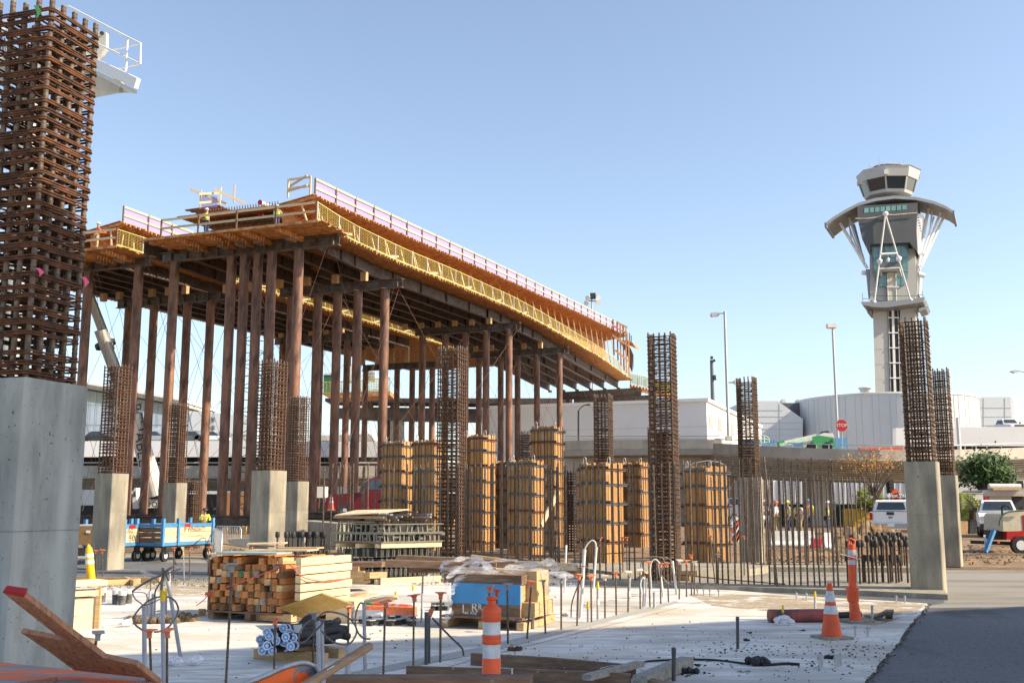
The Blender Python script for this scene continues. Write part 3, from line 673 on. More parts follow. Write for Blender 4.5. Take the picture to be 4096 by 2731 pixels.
# ================= yellow column forms =================
def form(px, py, L, R_, label, Y=None, pale=False, gap=None):
    hyp = math.hypot(L, R_); s = .84; Y = Y or s * FPX / hyp * 1.0
    P = PY(px, py, Y); zt = P.z; be = math.atan2(P.x, P.y); phi = be + math.atan2(R_, L); s = hyp * mperpx(P)
    u = Vector((math.sin(phi), math.cos(phi), 0)); v = Vector((-math.cos(phi), math.sin(phi), 0)); c = Vector((P.x, P.y, .16)) + (u + v) * s / 2
    t = thing('column_form', label, 'column form', c, 'yellow timber column forms'); t.rotation_euler = (0, 0, -phi); H = zt - .16
    rnd = random.Random(px); a = s / 2
    core = MB().box((0, 0, H / 2 - .03), (s - .18, s - .18, H - .06)); me = core.mesh('plywood_box', Vector()); me.materials.append(m_form); inst('plywood_box', me, t)
    n = 7
    for side in range(4):
        for k in range(n):
            if rnd.random() < .04 and k not in (0, n - 1): continue
            x = -a + .045 + k * (s - .1) / (n - 1) * .985; h = H - rnd.choice([0, 0, .02, .05]); ww = s / n * (.86 if k % 2 else .7); dd = .0 if k % 2 or k in (0, n - 1) else .02
            me = MB().box((x, -a + .045 + dd, h / 2), (ww, .09, h)).mesh('stud', Vector()); me.materials.append(m_form); inst('stud', me, t, (0, 0, 0), side * math.pi / 2)
    zs = H - .14; k = 0
    while zs > .1:
        red = rnd.random() < .35
        for side in range(4):
            ex = rnd.uniform(.1, .22); y = -a - .012; zz = zs - (.05 if side % 2 else 0)
            b = MB().box((ex * .3, y - .004, zz), (s + ex, .016, .06)); b.box((ex * .3, y - .025, zz + .03), (s + ex, .05, .01))
            me = b.mesh('clamp_bar', Vector()); me.materials.append(m_clampr if red else m_clamp); inst('clamp_bar', me, t, (0, 0, 0), side * math.pi / 2)
        k += 1; zs -= .5 if k > 1 else .4
    for (hx, hy) in ((-a * .6, -a), (a * .7, -a * .2)):
        p = [(hx + .045 * math.cos(w_), hy, H + .06 + .1 * math.sin(w_)) for w_ in [x * math.pi / 5 for x in range(6)]]
        p = [(hx + .045, hy, H - .18)] + p + [(hx - .045, hy, H - .18)]
        me = MB().path(p, .011, 6).mesh('lifting_eye', Vector()); me.materials.append(m_gal); inst('lifting_eye', me, t)
    return t
form(1608, 1762, 82, 51, 'leftmost yellow column form, behind the pallets of clamps')
form(1738, 1757, 87, 52, 'tall yellow form left of the free-standing lit cage')
form(1933, 1735, 87, 50, 'yellow form with a slot right of the free-standing lit cage')
form(2036, 1840, 70, 40, 'yellow form half hidden behind the wide short one', Y=37)
form(2130, 1836, 100, 46, 'wide short yellow form in front of the tallest one')
form(2217, 1702, 92, 38, 'tallest yellow form with hooks standing against the bridge pipes')
form(2423, 1848, 106, 69, 'yellow form below the far end of the deck, cage rising from it')
form(2558, 1846, 75, 35, 'narrow yellow form left of the tallest free-standing cage', Y=38)
form(2817, 1862, 87, 89, 'yellow form right of the tallest free-standing cage')
solo('loop_cable', MB().path([PY(x, y, 27) for x, y in [(2905, 1868), (2880, 1848), (2830, 1842), (2780, 1850), (2745, 1868)]], .012, 5), m_gal, 'thin cable arching over the form right of the tallest cage', 'cable')
# ================= tall vertical bars =================
tall = shared('tall_bar', lambda: ribbed(1.0, .0135, .035, 6, 1.2), m_rust2)
def bar_at(P, h, label, group, r=1.3, name='rebar_stake', lean=None):
    o = bpy.data.objects.new(name, tall); C.objects.link(o); o.location = P; o.scale = (r, r, h)
    o.rotation_euler = (random.gauss(0, .008), random.gauss(0, .008), random.random() * 6) if lean is None else lean
    o['label'] = label; o['category'] = 'rebar'; o['kind'] = 'thing'; o['group'] = group; return o
def polyl(pts, n):
    Ls = [(Vector(b) - Vector(a)).length for a, b in zip(pts, pts[1:])]; T = sum(Ls); r = []
    for i in range(n):
        d = T * i / (n - 1); k = 0
        while k < len(Ls) - 1 and d > Ls[k]: d -= Ls[k]; k += 1
        r.append(Vector(pts[k]).lerp(Vector(pts[k + 1]), min(1, d / Ls[k])))
    return r
front = [G(1290, 2229, .1), G(1750, 2236, .1), G(2300, 2285, .1), G(2800, 2330, .1), G(3390, 2345, .1)]
xs = []
x = 1290
while x < 3370:
    xs.append(x); x += random.choice([22, 30, 12, 26]) if x < 2300 else random.choice([30, 24, 20, 34, 28])
def frow(px):
    pts = [(1290, 2296), (1750, 2302), (2300, 2312), (2800, 2330), (3390, 2345)]
    for (x0, y0), (x1, y1) in zip(pts, pts[1:]):
        if x0 <= px <= x1: return y0 + (y1 - y0) * (px - x0) / (x1 - x0)
    return 2345
REG = [(1340, 'left of the clamp pallets'), (1520, 'above the clamp pallets'), (1745, 'before the two left yellow forms'), (1870, 'before the lit free-standing cage'), (1990, 'before the form with the slot'), (2180, 'before the wide short form'), (2300, 'right of the tallest form'), (2500, 'before the form below the deck end'), (2590, 'before the narrow form'), (2725, 'before the tallest cage'), (2930, 'before the right yellow form'), (3060, 'before the middle right column'), (3180, 'before the white barriers'), (3300, 'before the red barrier'), (9999, 'left of the coupled dowels')]
def reg(x): return next(n for m_, n in REG if x < m_)
for x in xs:
    P = G(x + random.uniform(-4, 4), frow(x), .1); h = (2.48 if x < 2400 else 2.44) + random.uniform(-.06, .05)
    bar_at(P, h, 'tall vertical rebar of the front row ' + reg(x), 'front row rebars ' + reg(x))
    if random.random() < .3 and x < 2400:
        bar_at(P + Vector((.04, .05, 0)), h - .05, 'tall vertical rebar of the front row ' + reg(x), 'front row rebars ' + reg(x))
x = 2860
while x < 3480:
    P = G(x, 2258, .12); bar_at(P, 2.25 + random.uniform(-.05, .05), 'tall vertical rebar of the rear row ' + ('beside the middle right column' if x < 3060 else 'before the white barriers' if x < 3250 else 'before the bare tree' if x < 3400 else 'above the coupled dowels'), 'rear row rebars ' + ('a' if x < 3060 else 'b' if x < 3250 else 'c' if x < 3400 else 'd')); x += random.choice([14, 18, 20, 24])
P = G(3110, 2345, .1); bar_at(P, 2.5, 'single leaning rebar among the tall front row', 'tall rebars in the front row', lean=(.03, -.075, 0))
for k, (a, c, w_) in enumerate([((1290, 2180), (2300, 2225), 'lower'), ((1600, 2240), (2500, 2210), 'upper'), ((1900, 2205), (2450, 2290), 'sloping'), ((2660, 2290), (3140, 2335), 'fallen')]):
    solo('cross_rebar', MB().path([PY(a[0], a[1], 25.0 if k < 3 else 22.5), PY((a[0] + c[0]) / 2, (a[1] + c[1]) / 2 + 4, 24.6 if k < 3 else 22), PY(c[0], c[1], 24 if k < 3 else 21)], .013, 6), m_rust2, w_ + ' long horizontal rebar tied across the tall bars', 'rebar')
# thick coupled dowels
def dowel(P, h, low=False, label='', group=''):
    t = thing('coupled_dowel', label, 'rebar dowel', P, group)
    inst('bar', shared(('dbar', round(h, 1)), lambda: ribbed(round(h, 1), .022, .04, 8, 1.15), mat('dowel_brown', (.085, .055, .042), .7, var=.4, scale=20)), t)
    cp_ = lambda z, r, q: MB().lathe([(r * .8, z), (r, z + .01), (r, z + q - .01), (r * .8, z + q)], 10)
    inst('coupler', shared(('coup',), lambda: cp_(0, .052, .13), m_dark), t, (0, 0, round(h, 1) - .08)); return t
for k in range(13):
    P = G(3400 + k * 19 + random.uniform(-5, 5), 2336 - k * .5 - 6 * (k % 2), .1); dowel(P, random.choice([.9, .8, .8]), label='thick rebar dowel with coupler, taller, left of the big right column', group='tall coupled dowels at right')
for k in range(7):
    P = G(3392 + k * 34 + random.uniform(-4, 4), 2328, .1); dowel(P, .5, label='thick rebar dowel with coupler, shorter, left of the big right column', group='short coupled dowels at right')
for k in range(14):
    P = G(3478 + k * 12 + random.uniform(-4, 4), 2262, .12); dowel(P, random.choice([.7, .8]), label='rebar dowel with coupler in the rear row behind the big right column', group='rear coupled dowels at right')
for k, (x, y) in enumerate([(1105, 2228), (1140, 2230), (1152, 2226), (1168, 2232), (1188, 2228), (1203, 2230), (1222, 2228), (1232, 2230), (1248, 2228), (1260, 2230), (1282, 2228), (1292, 2230)]):
    P = G(x, y + 66, .1); dowel(P, .9, label='dark coupled dowel behind the square timber stack, taller', group='tall coupled dowels at left')
    if k % 2: dowel(P + Vector((.12, -.2, 0)), .5, label='dark coupled dowel behind the square timber stack, shorter', group='short coupled dowels at left')
# ================= capped stakes on the slab =================
m_st = m_rust2
CAPM = {'o': m_capo, 'p': m_capp, 'g': mat('cap_grey', (.3, .28, .27), .8), 'r': mat('cap_red', (.6, .08, .05), .6)}
def capmesh():
    b = MB(); b.box((0, 0, .0), (.1, .1, .012)); b.lathe([(.022, -.07), (.022, -.03), (.03, -.015), (.042, -.005)], 12); b.lathe([(.013, -.071), (.013, -.05)], 8); return b
CM = {k: shared(('cap', k), capmesh, m) for k, m in CAPM.items()}
CN = {'o': 'orange', 'p': 'pale dusty', 'g': 'grey', 'r': 'red'}
def stake(top, bot, c, where, z0=.03, r=1.0):
    P = G(*bot, z0); zt = ZH(P, top[1]); T = PY(top[0], top[1], P.y); d = T - P; h = d.length
    t = thing('capped_rebar_stake', f'{CN[c]} capped rebar stake {where}', 'rebar stake', P, 'capped rebar stakes on the slab')
    o = inst('rod', tall, t); o.scale = (r, r, h); o.rotation_euler = d.to_track_quat('Z', 'Y').to_euler()
    o = inst('safety_cap', CM[c], t, d); o.rotation_euler = (random.gauss(0, .1), random.gauss(0, .1), random.uniform(-.5, .5)); s_ = 1.0; o.scale = (s_,) * 3
    return t
ST = [((929, 2254), (900, 2800), 'g', 'leaning dark in front of the square timber stack'), ((1102, 2470), (1096, 2687), 'o', 'in front of the bundle of blue-ended pipes'),
      ((1256, 2451), (1251, 2654), 'g', 'beside the pair of grey conduits right of the pipe bundle'), ((1395, 2425), (1392, 2577), 'o', 'standing over the thick conduit stub'),
      ((1541, 2404), (1533, 2708), 'o', 'tall, nearest one above the wooden handle end'), ((1656, 2378), (1653, 2671), 'o', 'just left of the tall thin grey conduit'),
      ((1763, 2369), (1761, 2647), 'o', 'left of the wrapped crate, right of the dark twin pipes'), ((1958, 2345), (1950, 2600), 'o', 'right behind the neck of the orange channelizer post'),
      ((1988, 2357), (1985, 2590), 'r', 'behind the orange channelizer post, darker'), ((2029, 2335), (2032, 2574), 'g', 'in front of the blue crate panel'),
      ((2126, 2324), (2108, 2554), 'o', 'leaning at the right corner of the crate pallet'), ((2174, 2319), (2182, 2534), 'g', 'at the yellow side of the wrapped crate'),
      ((2245, 2309), (2245, 2518), 'g', 'below the loose plastic right of the crate'), ((2315, 2299), (2308, 2503), 'o', 'at the foot of the tall white conduit pair'),
      ((2364, 2301), (2366, 2488), 'o', 'between the white conduit pair and the first yellow stub'), ((2420, 2301), (2420, 2472), 'p', 'second right of the white conduit pair'),
      ((2463, 2289), (2465, 2460), 'o', 'between two pale caps in the diagonal row'), ((2514, 2286), (2512, 2447), 'p', 'beside the yellow tagged stub'),
      ((2560, 2279), (2561, 2434), 'p', 'left of the small conduit bend'), ((2595, 2245), (2600, 2427), 'o', 'under the first cable loop by the tallest cage'),
      ((2641, 2253), (2643, 2414), 'o', 'between the leaning white conduits'), ((2669, 2250), (2674, 2406), 'o', 'left of the right leaning white conduit'),
      ((2719, 2240), (2717, 2396), 'p', 'right of the leaning white conduits'), ((2746, 2240), (2746, 2386), 'o', 'in front of the wooden kerb of the tallest cage'),
      ((2764, 2217), (2766, 2380), 'o', 'highest one at the end of the diagonal row'), ((2779, 2245), (2777, 2378), 'p', 'last pale one at the end of the diagonal row'),
      ((2873, 2215), (2873, 2348), 'p', 'alone in front of the yellow form at the right'), ((2840, 2143), (2862, 2345), 'o', 'leaning alone in front of the right yellow form'),
      ((2490, 2148), (2492, 2310), 'o', 'far one in front of the narrow form, left of a twin'), ((2507, 2148), (2509, 2312), 'o', 'far one in front of the narrow form, right of a twin'),
      ((2400, 2150), (2402, 2300), 'o', 'far one in front of the form below the deck end'), ((2975, 2143), (2977, 2300), 'o', 'in front of the middle right column'),
      ((386, 2201), (386, 2327), 'o', 'beside the yellow post, left of a pair'), ((410, 2198), (410, 2327), 'o', 'beside the yellow post, right of a pair'),
      ((697, 2190), (694, 2311), 'o', 'in front of the right blue cart, left one'), ((758, 2190), (759, 2308), 'o', 'in front of the right blue cart, right one'),
      ((835, 2187), (832, 2300), 'o', 'left of the square timber stack'), ((1007, 2181), (1007, 2300), 'o', 'behind the timber stack in front of the column'),
      ((598, 2518), (607, 2770), 'o', 'foreground one under the left cable loop'), ((668, 2518), (668, 2775), 'o', 'foreground one right of the left cable loop pipes'),
      ((393, 2527), (330, 2790), 'g', 'thick one leaning behind the red plywood')]
for tp_, bt_, c, wh in ST: stake(tp_, bt_, c, wh, r=1.0 if bt_[1] < 2650 else .8)
# ================= conduits and cables =================
m_pvc = mat('pvc_grey', (.36, .37, .4), .5, var=.12, scale=6); m_pvcw = mat('pvc_white', (.66, .65, .62), .5, var=.1, scale=6); m_pvcd = mat('pvc_dark', (.07, .07, .075), .5, var=.2, scale=6)
m_tape = mat('yellow_tape', (.75, .5, .02), .5, var=.2, scale=20); m_cable = mat('cable_grey', (.16, .13, .11), .5, var=.2, scale=10)
def conduit(top, bot, r, m, lab, cap=None, z0=.03, collar=False):
    P = G(*bot, z0); T = PY(top[0], top[1], P.y); t = thing('conduit_stub', lab, 'conduit', P, 'conduit stubs in the slab')
    part('tube', MB().tube(P, T, r, 12), m, t)
    d = (T - P).normalized()
    if collar: part('collar', MB().tube(P + d * (T - P).length * .45, P + d * (T - P).length * .62, r * 1.35, 10), m_pvcw, t)
    if cap: part('tape_cap', MB().tube(T - d * .03, T + d * .07, r * 1.25, 8, r2=r * .8), cap, t)
    else: part('rim', MB().tube(T - d * .05, T + d * .003, r * 1.12, 12), m, t)
    return t
for a in [((577, 2418), (578, 2700), .022, m_pvc, 'left grey conduit of the foreground loop cluster'), ((650, 2390), (655, 2740), .02, m_pvc, 'middle grey conduit of the foreground loop cluster', m_tape),
          ((672, 2324), (724, 2640), .02, m_pvc, 'leaning grey conduit of the foreground loop cluster'), ((592, 2372), (586, 2473), .02, m_pvc, 'rear left conduit behind the loop cluster'),
          ((601, 2362), (596, 2475), .02, m_pvc, 'rear middle conduit behind the loop cluster'), ((609, 2365), (604, 2473), .02, m_pvc, 'rear right conduit behind the loop cluster'),
          ((620, 2378), (616, 2466), .018, m_pvc, 'lone rear conduit right of the rear trio'), ((664, 2372), (662, 2470), .02, m_pvc, 'rear conduit with orange tape right of the loop cluster', m_tape),
          ((1272, 2484), (1276, 2690), .022, m_pvc, 'left pipe of the grey pair right of the pipe bundle'), ((1286, 2490), (1291, 2688), .022, m_pvc, 'right pipe of the grey pair right of the pipe bundle'),
          ((1393, 2577), (1390, 2713), .026, m_pvc, 'thick short conduit behind the wooden handle'), ((1456, 2413), (1460, 2682), .018, m_pvc, 'slim grey conduit at the end of the big cable loop'),
          ((1692, 2278), (1685, 2488), .014, m_pvc, 'tall thin conduit left of the wrapped crate'), ((1706, 2448), (1705, 2656), .02, m_pvcd, 'left dark pipe with orange block on top'),
          ((1715, 2462), (1715, 2652), .018, m_pvcd, 'right dark pipe of the pair'), ((2338, 2197), (2322, 2470), .024, m_pvcw, 'tall left white conduit of the arch'),
          ((2386, 2187), (2374, 2352), .022, m_pvcw, 'tall right white conduit of the arch'), ((2265, 2180), (2258, 2370), .018, m_pvcw, 'thin white conduit rising behind the loose plastic'),
          ((2690, 2243), (2706, 2376), .02, m_pvcw, 'right leaning white conduit by the tallest cage'), ((2636, 2253), (2653, 2387), .022, m_pvcw, 'left leaning white conduit by the tallest cage'),
          ((2130, 2345), (2133, 2514), .02, m_pvc, 'grey conduit leaning at the crate corner'), ((2313, 2330), (2310, 2470), .02, m_pvcw, 'short white conduit beside the arch'),
          ((2352, 2425), (2352, 2488), .018, m_pvc, 'grey stub with yellow tape right of the arch', m_tape), ((2391, 2345), (2391, 2478), .018, m_pvc, 'grey stub with collar and yellow cap', m_tape, .03, True),
          ((2518, 2310), (2514, 2445), .02, m_pvc, 'grey stub with plastic shred in the diagonal row', None, .03, True), ((2577, 2305), (2573, 2427), .018, m_pvc, 'left stub of the small conduit bend', None, .03, True),
          ((2586, 2312), (2580, 2425), .016, m_pvc, 'right stub of the small conduit bend'), ((2617, 2368), (2617, 2432), .02, m_pvc, 'short grey stub at the row end'),
          ((2695, 2590), (2695, 2722), .02, m_pvcd, 'dark pipe stub beside the diagonal timber in the foreground'), ((2950, 2466), (2951, 2594), .018, m_pvcd, 'lone dark pipe stub on the shaded slab'),
          ((3260, 2382), (3260, 2438), .018, m_pvc, 'short stub with yellow cap behind the striped cone', m_tape), ((3131, 2438), (3131, 2490), .015, m_pvc, 'yellow capped stub wrapped in clear plastic', m_tape),
          ((3488, 2420), (3489, 2486), .016, m_pvc, 'short grey stub right of the tall orange delineator'), ((734, 2215), (736, 2312), .012, m_pvc, 'thin tagged conduit in front of the right cart', m_tape),
          ((1583, 2365), (1583, 2385), .02, m_tape, 'tiny yellow stub between crate and pallets'), ((1653, 2340), (1653, 2362), .02, m_tape, 'tiny yellow stub at the pallet corner')]:
    conduit(*a)
solo('orange_block', MB().box(PY(1722, 2450, G(1705, 2656).y - .02), (.05, .03, .08), .4, Matrix.Rotation(R(20), 3, 'Y')), m_capo, 'orange guard tipped against the dark pipe pair', 'rebar cap')
def catmull(p, k=6):
    p = [Vector(x) for x in p]; o = []
    for i in range(len(p) - 1):
        a, b_, c, d = p[max(i - 1, 0)], p[i], p[i + 1], p[min(i + 2, len(p) - 1)]
        for j in range(k):
            t_ = j / k; o.append(.5 * ((2 * b_) + (c - a) * t_ + (2 * a - 5 * b_ + 4 * c - d) * t_ ** 2 + (3 * b_ - a - 3 * c + d) * t_ ** 3))
    o.append(p[-1]); return o
def loop(pts, Y, r, lab, m=None, dy=.25):
    P = [PY(x, y, Y + dy * math.sin(i * 1.3)) for i, (x, y) in enumerate(pts)]
    solo('cable_loop', MB().path(catmull(P), r, 7), m or m_cable, lab, 'cable', 'loose cable loops')
z5 = lambda L: [(500 + x * .2551, 2250 + y * .2551) for x, y in L]
loop(z5([(280, 660), (200, 750), (140, 850), (160, 960), (230, 1025), (275, 1040)]), 10.2, .009, 'left half of the big cable ring in the foreground', dy=.1)
loop(z5([(300, 650), (370, 590), (480, 545), (600, 530), (720, 550), (800, 620), (835, 720), (810, 830), (740, 940), (660, 1020), (540, 1072), (460, 1080)]), 10.2, .009, 'right half of the big cable ring in the foreground', dy=.1)
loop(z5([(115, 445), (250, 350), (400, 260), (560, 190), (700, 90), (770, 65)]), 10.4, .011, 'upper straight bunch of cable over the foreground conduits', dy=.1)
loop(z5([(120, 440), (190, 380), (330, 310), (500, 215), (640, 170), (760, 130), (870, 90)]), 10.6, .007, 'thin upper cable over the foreground conduits', dy=.1)
loop(z5([(115, 450), (150, 550), (230, 620), (300, 660), (420, 630), (540, 570)]), 10.3, .006, 'thin lower cable loop at the foreground conduits', dy=.1)
loop(z5([(240, 130), (320, 145), (430, 190), (520, 205), (400, 200), (300, 165), (240, 130)]), 10.8, .01, 'pale cable eye above the foreground conduits', m_capp, dy=.1)
loop(z5([(570, 430), (580, 300), (605, 180), (590, 90)]), 10.3, .014, 'dark cable bunch rising from the middle foreground conduit', dy=.05)
loop(z5([(680, 280), (650, 210), (620, 170), (560, 290), (480, 430), (460, 560)]), 10.5, .008, 'cable from the leaning conduit bending to the rear', dy=.05)
loop(z5([(400, 430), (405, 320), (430, 230), (510, 270), (560, 340)]), 11.5, .008, 'cable bending out of the rear conduits', dy=.05)
loop(z5([(700, 380), (705, 250), (700, 130)]), 11.5, .008, 'short cable with yellow tip rising behind the leaning conduit', m_capp, dy=.05)
loop(z5([(340, 520), (300, 470), (130, 455)]), 11.4, .005, 'thin horizontal cable behind the foreground conduits', dy=.05)
solo('yellow_tag', MB().box(PY(645, 2372, 10.3), (.03, .01, .06), .3), m_tape, 'yellow tape flag on the middle foreground conduit', 'tape flag')
solo('yellow_tag', MB().box(PY(660, 2380, 10.1), (.025, .01, .07), -.3), m_tape, 'yellow tape flag right of the middle foreground conduit', 'tape flag')
z4 = lambda L: [(800 + x * .4677, 2100 + y * .4677) for x, y in L]
loop(z4([(1000, 815), (950, 810), (890, 860), (850, 930), (850, 1000), (900, 990), (980, 910), (1050, 830), (1020, 800)]), 10.3, .009, 'left cable loop beside the pipe bundle', dy=.06)
loop(z4([(1040, 900), (1100, 970), (1180, 1010), (1260, 1015), (1310, 980), (1340, 900), (1310, 830), (1240, 770), (1130, 740), (1060, 745), (1000, 790)]), 10.3, .009, 'large cable loop right of the pipe bundle', dy=.1)
loop(z4([(1395, 665), (1365, 670), (1335, 750), (1330, 850), (1360, 930), (1410, 965), (1455, 970)]), 10.3, .009, 'cable hooking down from the slim grey conduit', dy=.05)
loop(z4([(1985, 790), (2070, 880), (2170, 980), (2240, 1050), (2255, 1115)]), 11.4, .011, 'dark bent cable right of the twin dark pipes', m_pvcd, dy=.02)
z6_ = lambda L: [(1700 + x * .5102, 2100 + y * .5102) for x, y in L]
loop(z6_([(1250, 190), (1275, 145), (1310, 118), (1335, 135), (1340, 170)]), 15.2, .011, 'arch joining the tall white conduit pair', m_pvcw, dy=0)
loop(z6_([(1270, 385), (1285, 350), (1260, 325), (1180, 315)]), 15.2, .008, 'thin cable curling off the white conduit pair', dy=0)
loop(z6_([(1145, 720), (1150, 620), (1180, 520), (1235, 400)]), 14.5, .009, 'brown cable curving up to the white conduit pair', m_rust, dy=0)
loop(z6_([(1840, 300), (1815, 270), (1785, 275), (1765, 330), (1770, 420), (1775, 500)]), 17.2, .011, 'white cable arch at the leaning conduits', m_pvcw, dy=0)
loop(z6_([(1690, 330), (1700, 280), (1740, 250), (1850, 250), (1875, 300), (1850, 380), (1910, 460)]), 17.5, .01, 'grey cable looping over the leaning conduits', dy=0)
loop(z6_([(1935, 280), (1910, 262), (1870, 270)]), 17.5, .01, 'cable bend at the right leaning conduit', dy=0)
loop(z6_([(1700, 540), (1690, 460), (1705, 410), (1720, 420)]), 16, .01, 'white conduit bend in the diagonal row', m_pvcw, dy=0)
# ================= foreground things =================
def yel(*a): return a
def onplane(P0, N):                       # ray hits plane through P0 with normal N
    def f(px, py):
        d = ray(px, py); o = Vector((0, 0, CAMH)); t = (Vector(P0) - o).dot(N) / d.dot(N); return o + d * t
    return f
# red plywood sheets at the lower left
zb = lambda x, y: (x * .2976, 2300 + y * .2976)
tz = .78
t = thing('painted_board', 'plywood board with orange spray paint lying flat at the lower left', 'plywood board', G(200, 2690, tz))
m_spray = mat('sprayed_plywood', (.36, .27, .25), .7, var=.25, scale=4, stretch=(1, 5, 1)); layer(m_spray, (.85, .16, .04), 1.9, .5, .56, (1.2, 3.2, 1)); layer(m_spray, (.3, .22, .2), 9, .5, .7, (1, 4, 1))
bp = [G(x, y, tz) for x, y in [(-500, 2655), (14, 2648), (280, 2675), (575, 2706), (640, 2713), (520, 2760), (400, 2900), (-500, 2900)]]
part('top_sheet', MB().prism(bp, (0, 0, -.02)), m_spray, t)
sh = [G(x, y, tz + .012) for x, y in [(60, 2731), (230, 2705), (170, 2780), (-200, 2800)]]
part('small_offcut', MB().prism(sh, (0, 0, -.01)), m_ply, t)
for (x, y) in [(560, 2712), (-300, 2670)]:
    p = G(x, y, tz - .02); part('leg', MB().box((p.x, p.y + .05, tz / 2 - .01), (.09, .09, tz - .03)), m_woodd, t)
pA, pB, pC = G(300, 2700, tz), PY(*zb(60, 225), 5.15), G(590, 2716, tz + .01)
N = (pB - pA).cross(pC - pA).normalized(); f = onplane(pA, N)
outline = [(45, 235), (325, 285), (905, 745), (1390, 1108), (1820, 1200), (2150, 1460), (1990, 1445), (1935, 1375), (1000, 1275), (640, 1010), (275, 765), (905, 888), (760, 800), (300, 440)]
t = thing('plywood_sheet', 'red-brown plywood sheet cut to an arm shape, leaning up over the painted board', 'plywood sheet', f(*zb(1400, 1200)))
part('panel', MB().prism([f(*zb(x, y)) for x, y in outline], N * (.026 if N.y > 0 else -.026)), m_ply, t)
part('red_end', MB().prism([f(*zb(x, y)) - N * (.003 if N.y > 0 else -.003) for x, y in [(42, 228), (50, 196), (330, 236), (322, 288)]], N * (.03 if N.y > 0 else -.03)), m_red, t)
# wooden site box, buckets
P = G(*zb(1005, 735), .03); q = G(*zb(1290, 712), .03); hgt = ZH(P, zb(0, 310)[1]); 
b = MB().prism([P, q, q + V * .6 + U * .3, P + V * .5 + U * .3], (0, 0, hgt)); t = thing('wooden_box', 'pale plywood box in bright sun right behind the nearest column', 'box', P)
dn = (q - P).normalized(); dp = Vector((-dn.y, dn.x, 0))
b = MB().prism([P - dn * .8, q, q + dp * .7, P - dn * .8 + dp * .7], (0, 0, hgt - .03)); part('side_panel', b, m_woodl, t)
for z_, e_ in ((hgt + .03, .06), (hgt + .16, .1)): part('lid_board', MB().beam(P - dn * .8 + Vector((0, 0, z_)) + dp * .1, q + dn * e_ + Vector((0, 0, z_)) + dp * .1, .3, .07), m_woodl, t)
part('corner_post', MB().beam(q - dp * .03, q - dp * .03 + Vector((0, 0, hgt + .1)), .06, .05), m_wood, t)
solo('timber_offcut', MB().beam(G(*zb(1060, 905), .08), G(*zb(1245, 930), .08) , .12, .12), m_woodd, 'short brown timber block at the foot of the pale box', 'timber')
for (x, y, lab, wh) in [(463, 2415, 'left dirty canister of the trio with white lid', 1), (487, 2418, 'front middle dirty canister of the trio with white lid', 1), (512, 2412, 'right dirty canister of the trio, rear', 1), (406, 2408, 'dark canister half behind the pale box', 0)]:
    P = G(x, y, .03); r = .066; t = thing('canister', lab, 'canister', P, 'dirty canisters on the slab'); h = ZH(P, 2358 + (y - 2415)) - .03
    part('body', MB().lathe([(r * .86, 0), (r, h * .68)], 20, P), mat('dirty_black', (.1, .1, .1), .8, var=.6, scale=9, bump=.1), t)
    b = MB().lathe([(r * 1.03, h * .68), (r * 1.04, h * .85), (r * 1.08, h * .9), (r * 1.0, h)], 20, P); part('rim', b, m_whited, t)
    part('handle', MB().path([P + Vector((r * math.cos(a), -.02, h * .8 - r * .4 * math.sin(a))) for a in [i * math.pi / 6 for i in range(7)]], .004, 5), m_gal, t)
t = solo('cup', MB().lathe([(.04, 0), (.05, .12), (.05, .125)], 14, (0, 0, 0)), m_white, 'white cup lying on the slab left of the mud roll', 'cup'); t.location = G(488, 2492, .08); t.rotation_euler = (0, R(84), .5)
b = MB()
rnd = random.Random(4)
for i in range(46):
    f_ = i / 45; x = 505 + 275 * f_; p = G(x, 2488 - 4 * f_ - (6 if f_ > .75 else 0), .05); r = rnd.uniform(.03, .05) * (1.5 if f_ > .7 else 1)
    b.lathe([(.01, -r), (r, -r * .5), (r * 1.05, r * .2), (r * .5, r * .9), (.01, r)], 7, p + Vector((0, rnd.uniform(-.05, .05), rnd.uniform(0, .06))), sm=False)
solo('mud_roll', b, mat('mud', (.17, .12, .075), .95, var=.4, scale=30, bump=.6), 'lumpy roll of dried mud and sacking along the slab behind the conduits', 'debris')
# ---- stack of square timbers ----
def sway(): return random.uniform(-.012, .012)
fl = G(837, 2436, .17); fr = G(1150, 2452, .17); ax = (fr - fl).normalized(); dpth = Vector((-ax.y, ax.x, 0)); Wd = (fr - fl).length
t = thing('timber_pallet', 'wooden pallet under the stack of square timbers', 'pallet', fl)
for k in range(4): part('deck_board', MB().beam(fl - ax * .05 + dpth * (.05 + k * .38) + Vector((0, 0, -.02)), fr + ax * .12 + dpth * (.05 + k * .38) + Vector((0, 0, -.02)), .12, .025), m_woodd, t)
for k in range(3):
    p = fl.lerp(fr, k / 2 * .96 + .02); part('skid', MB().beam(Vector((p.x, p.y, .1)), Vector((p.x, p.y, .1)) + dpth * 1.25, .1, .11), m_woodd, t)
bw = .098; rows = 8; nb = int(Wd / bw)
tim = {k: shared(('timber', k), lambda: MB().box((0, 0, 0), (.089, 1.22, .089)), m) for k, m in {'o': m_woodo, 'g': m_woodg, 'd': mat('dark_timber_end', (.16, .09, .045), .9, var=.3, scale=20), 'n': mat('green_timber_end', (.06, .14, .08), .9, var=.3, scale=20), 'l': m_wood}.items()}
ang = math.atan2(ax.y, ax.x)
KN = {'o': 'orange-brown', 'g': 'weathered grey', 'd': 'dark brown', 'n': 'green painted', 'l': 'fresh pale'}
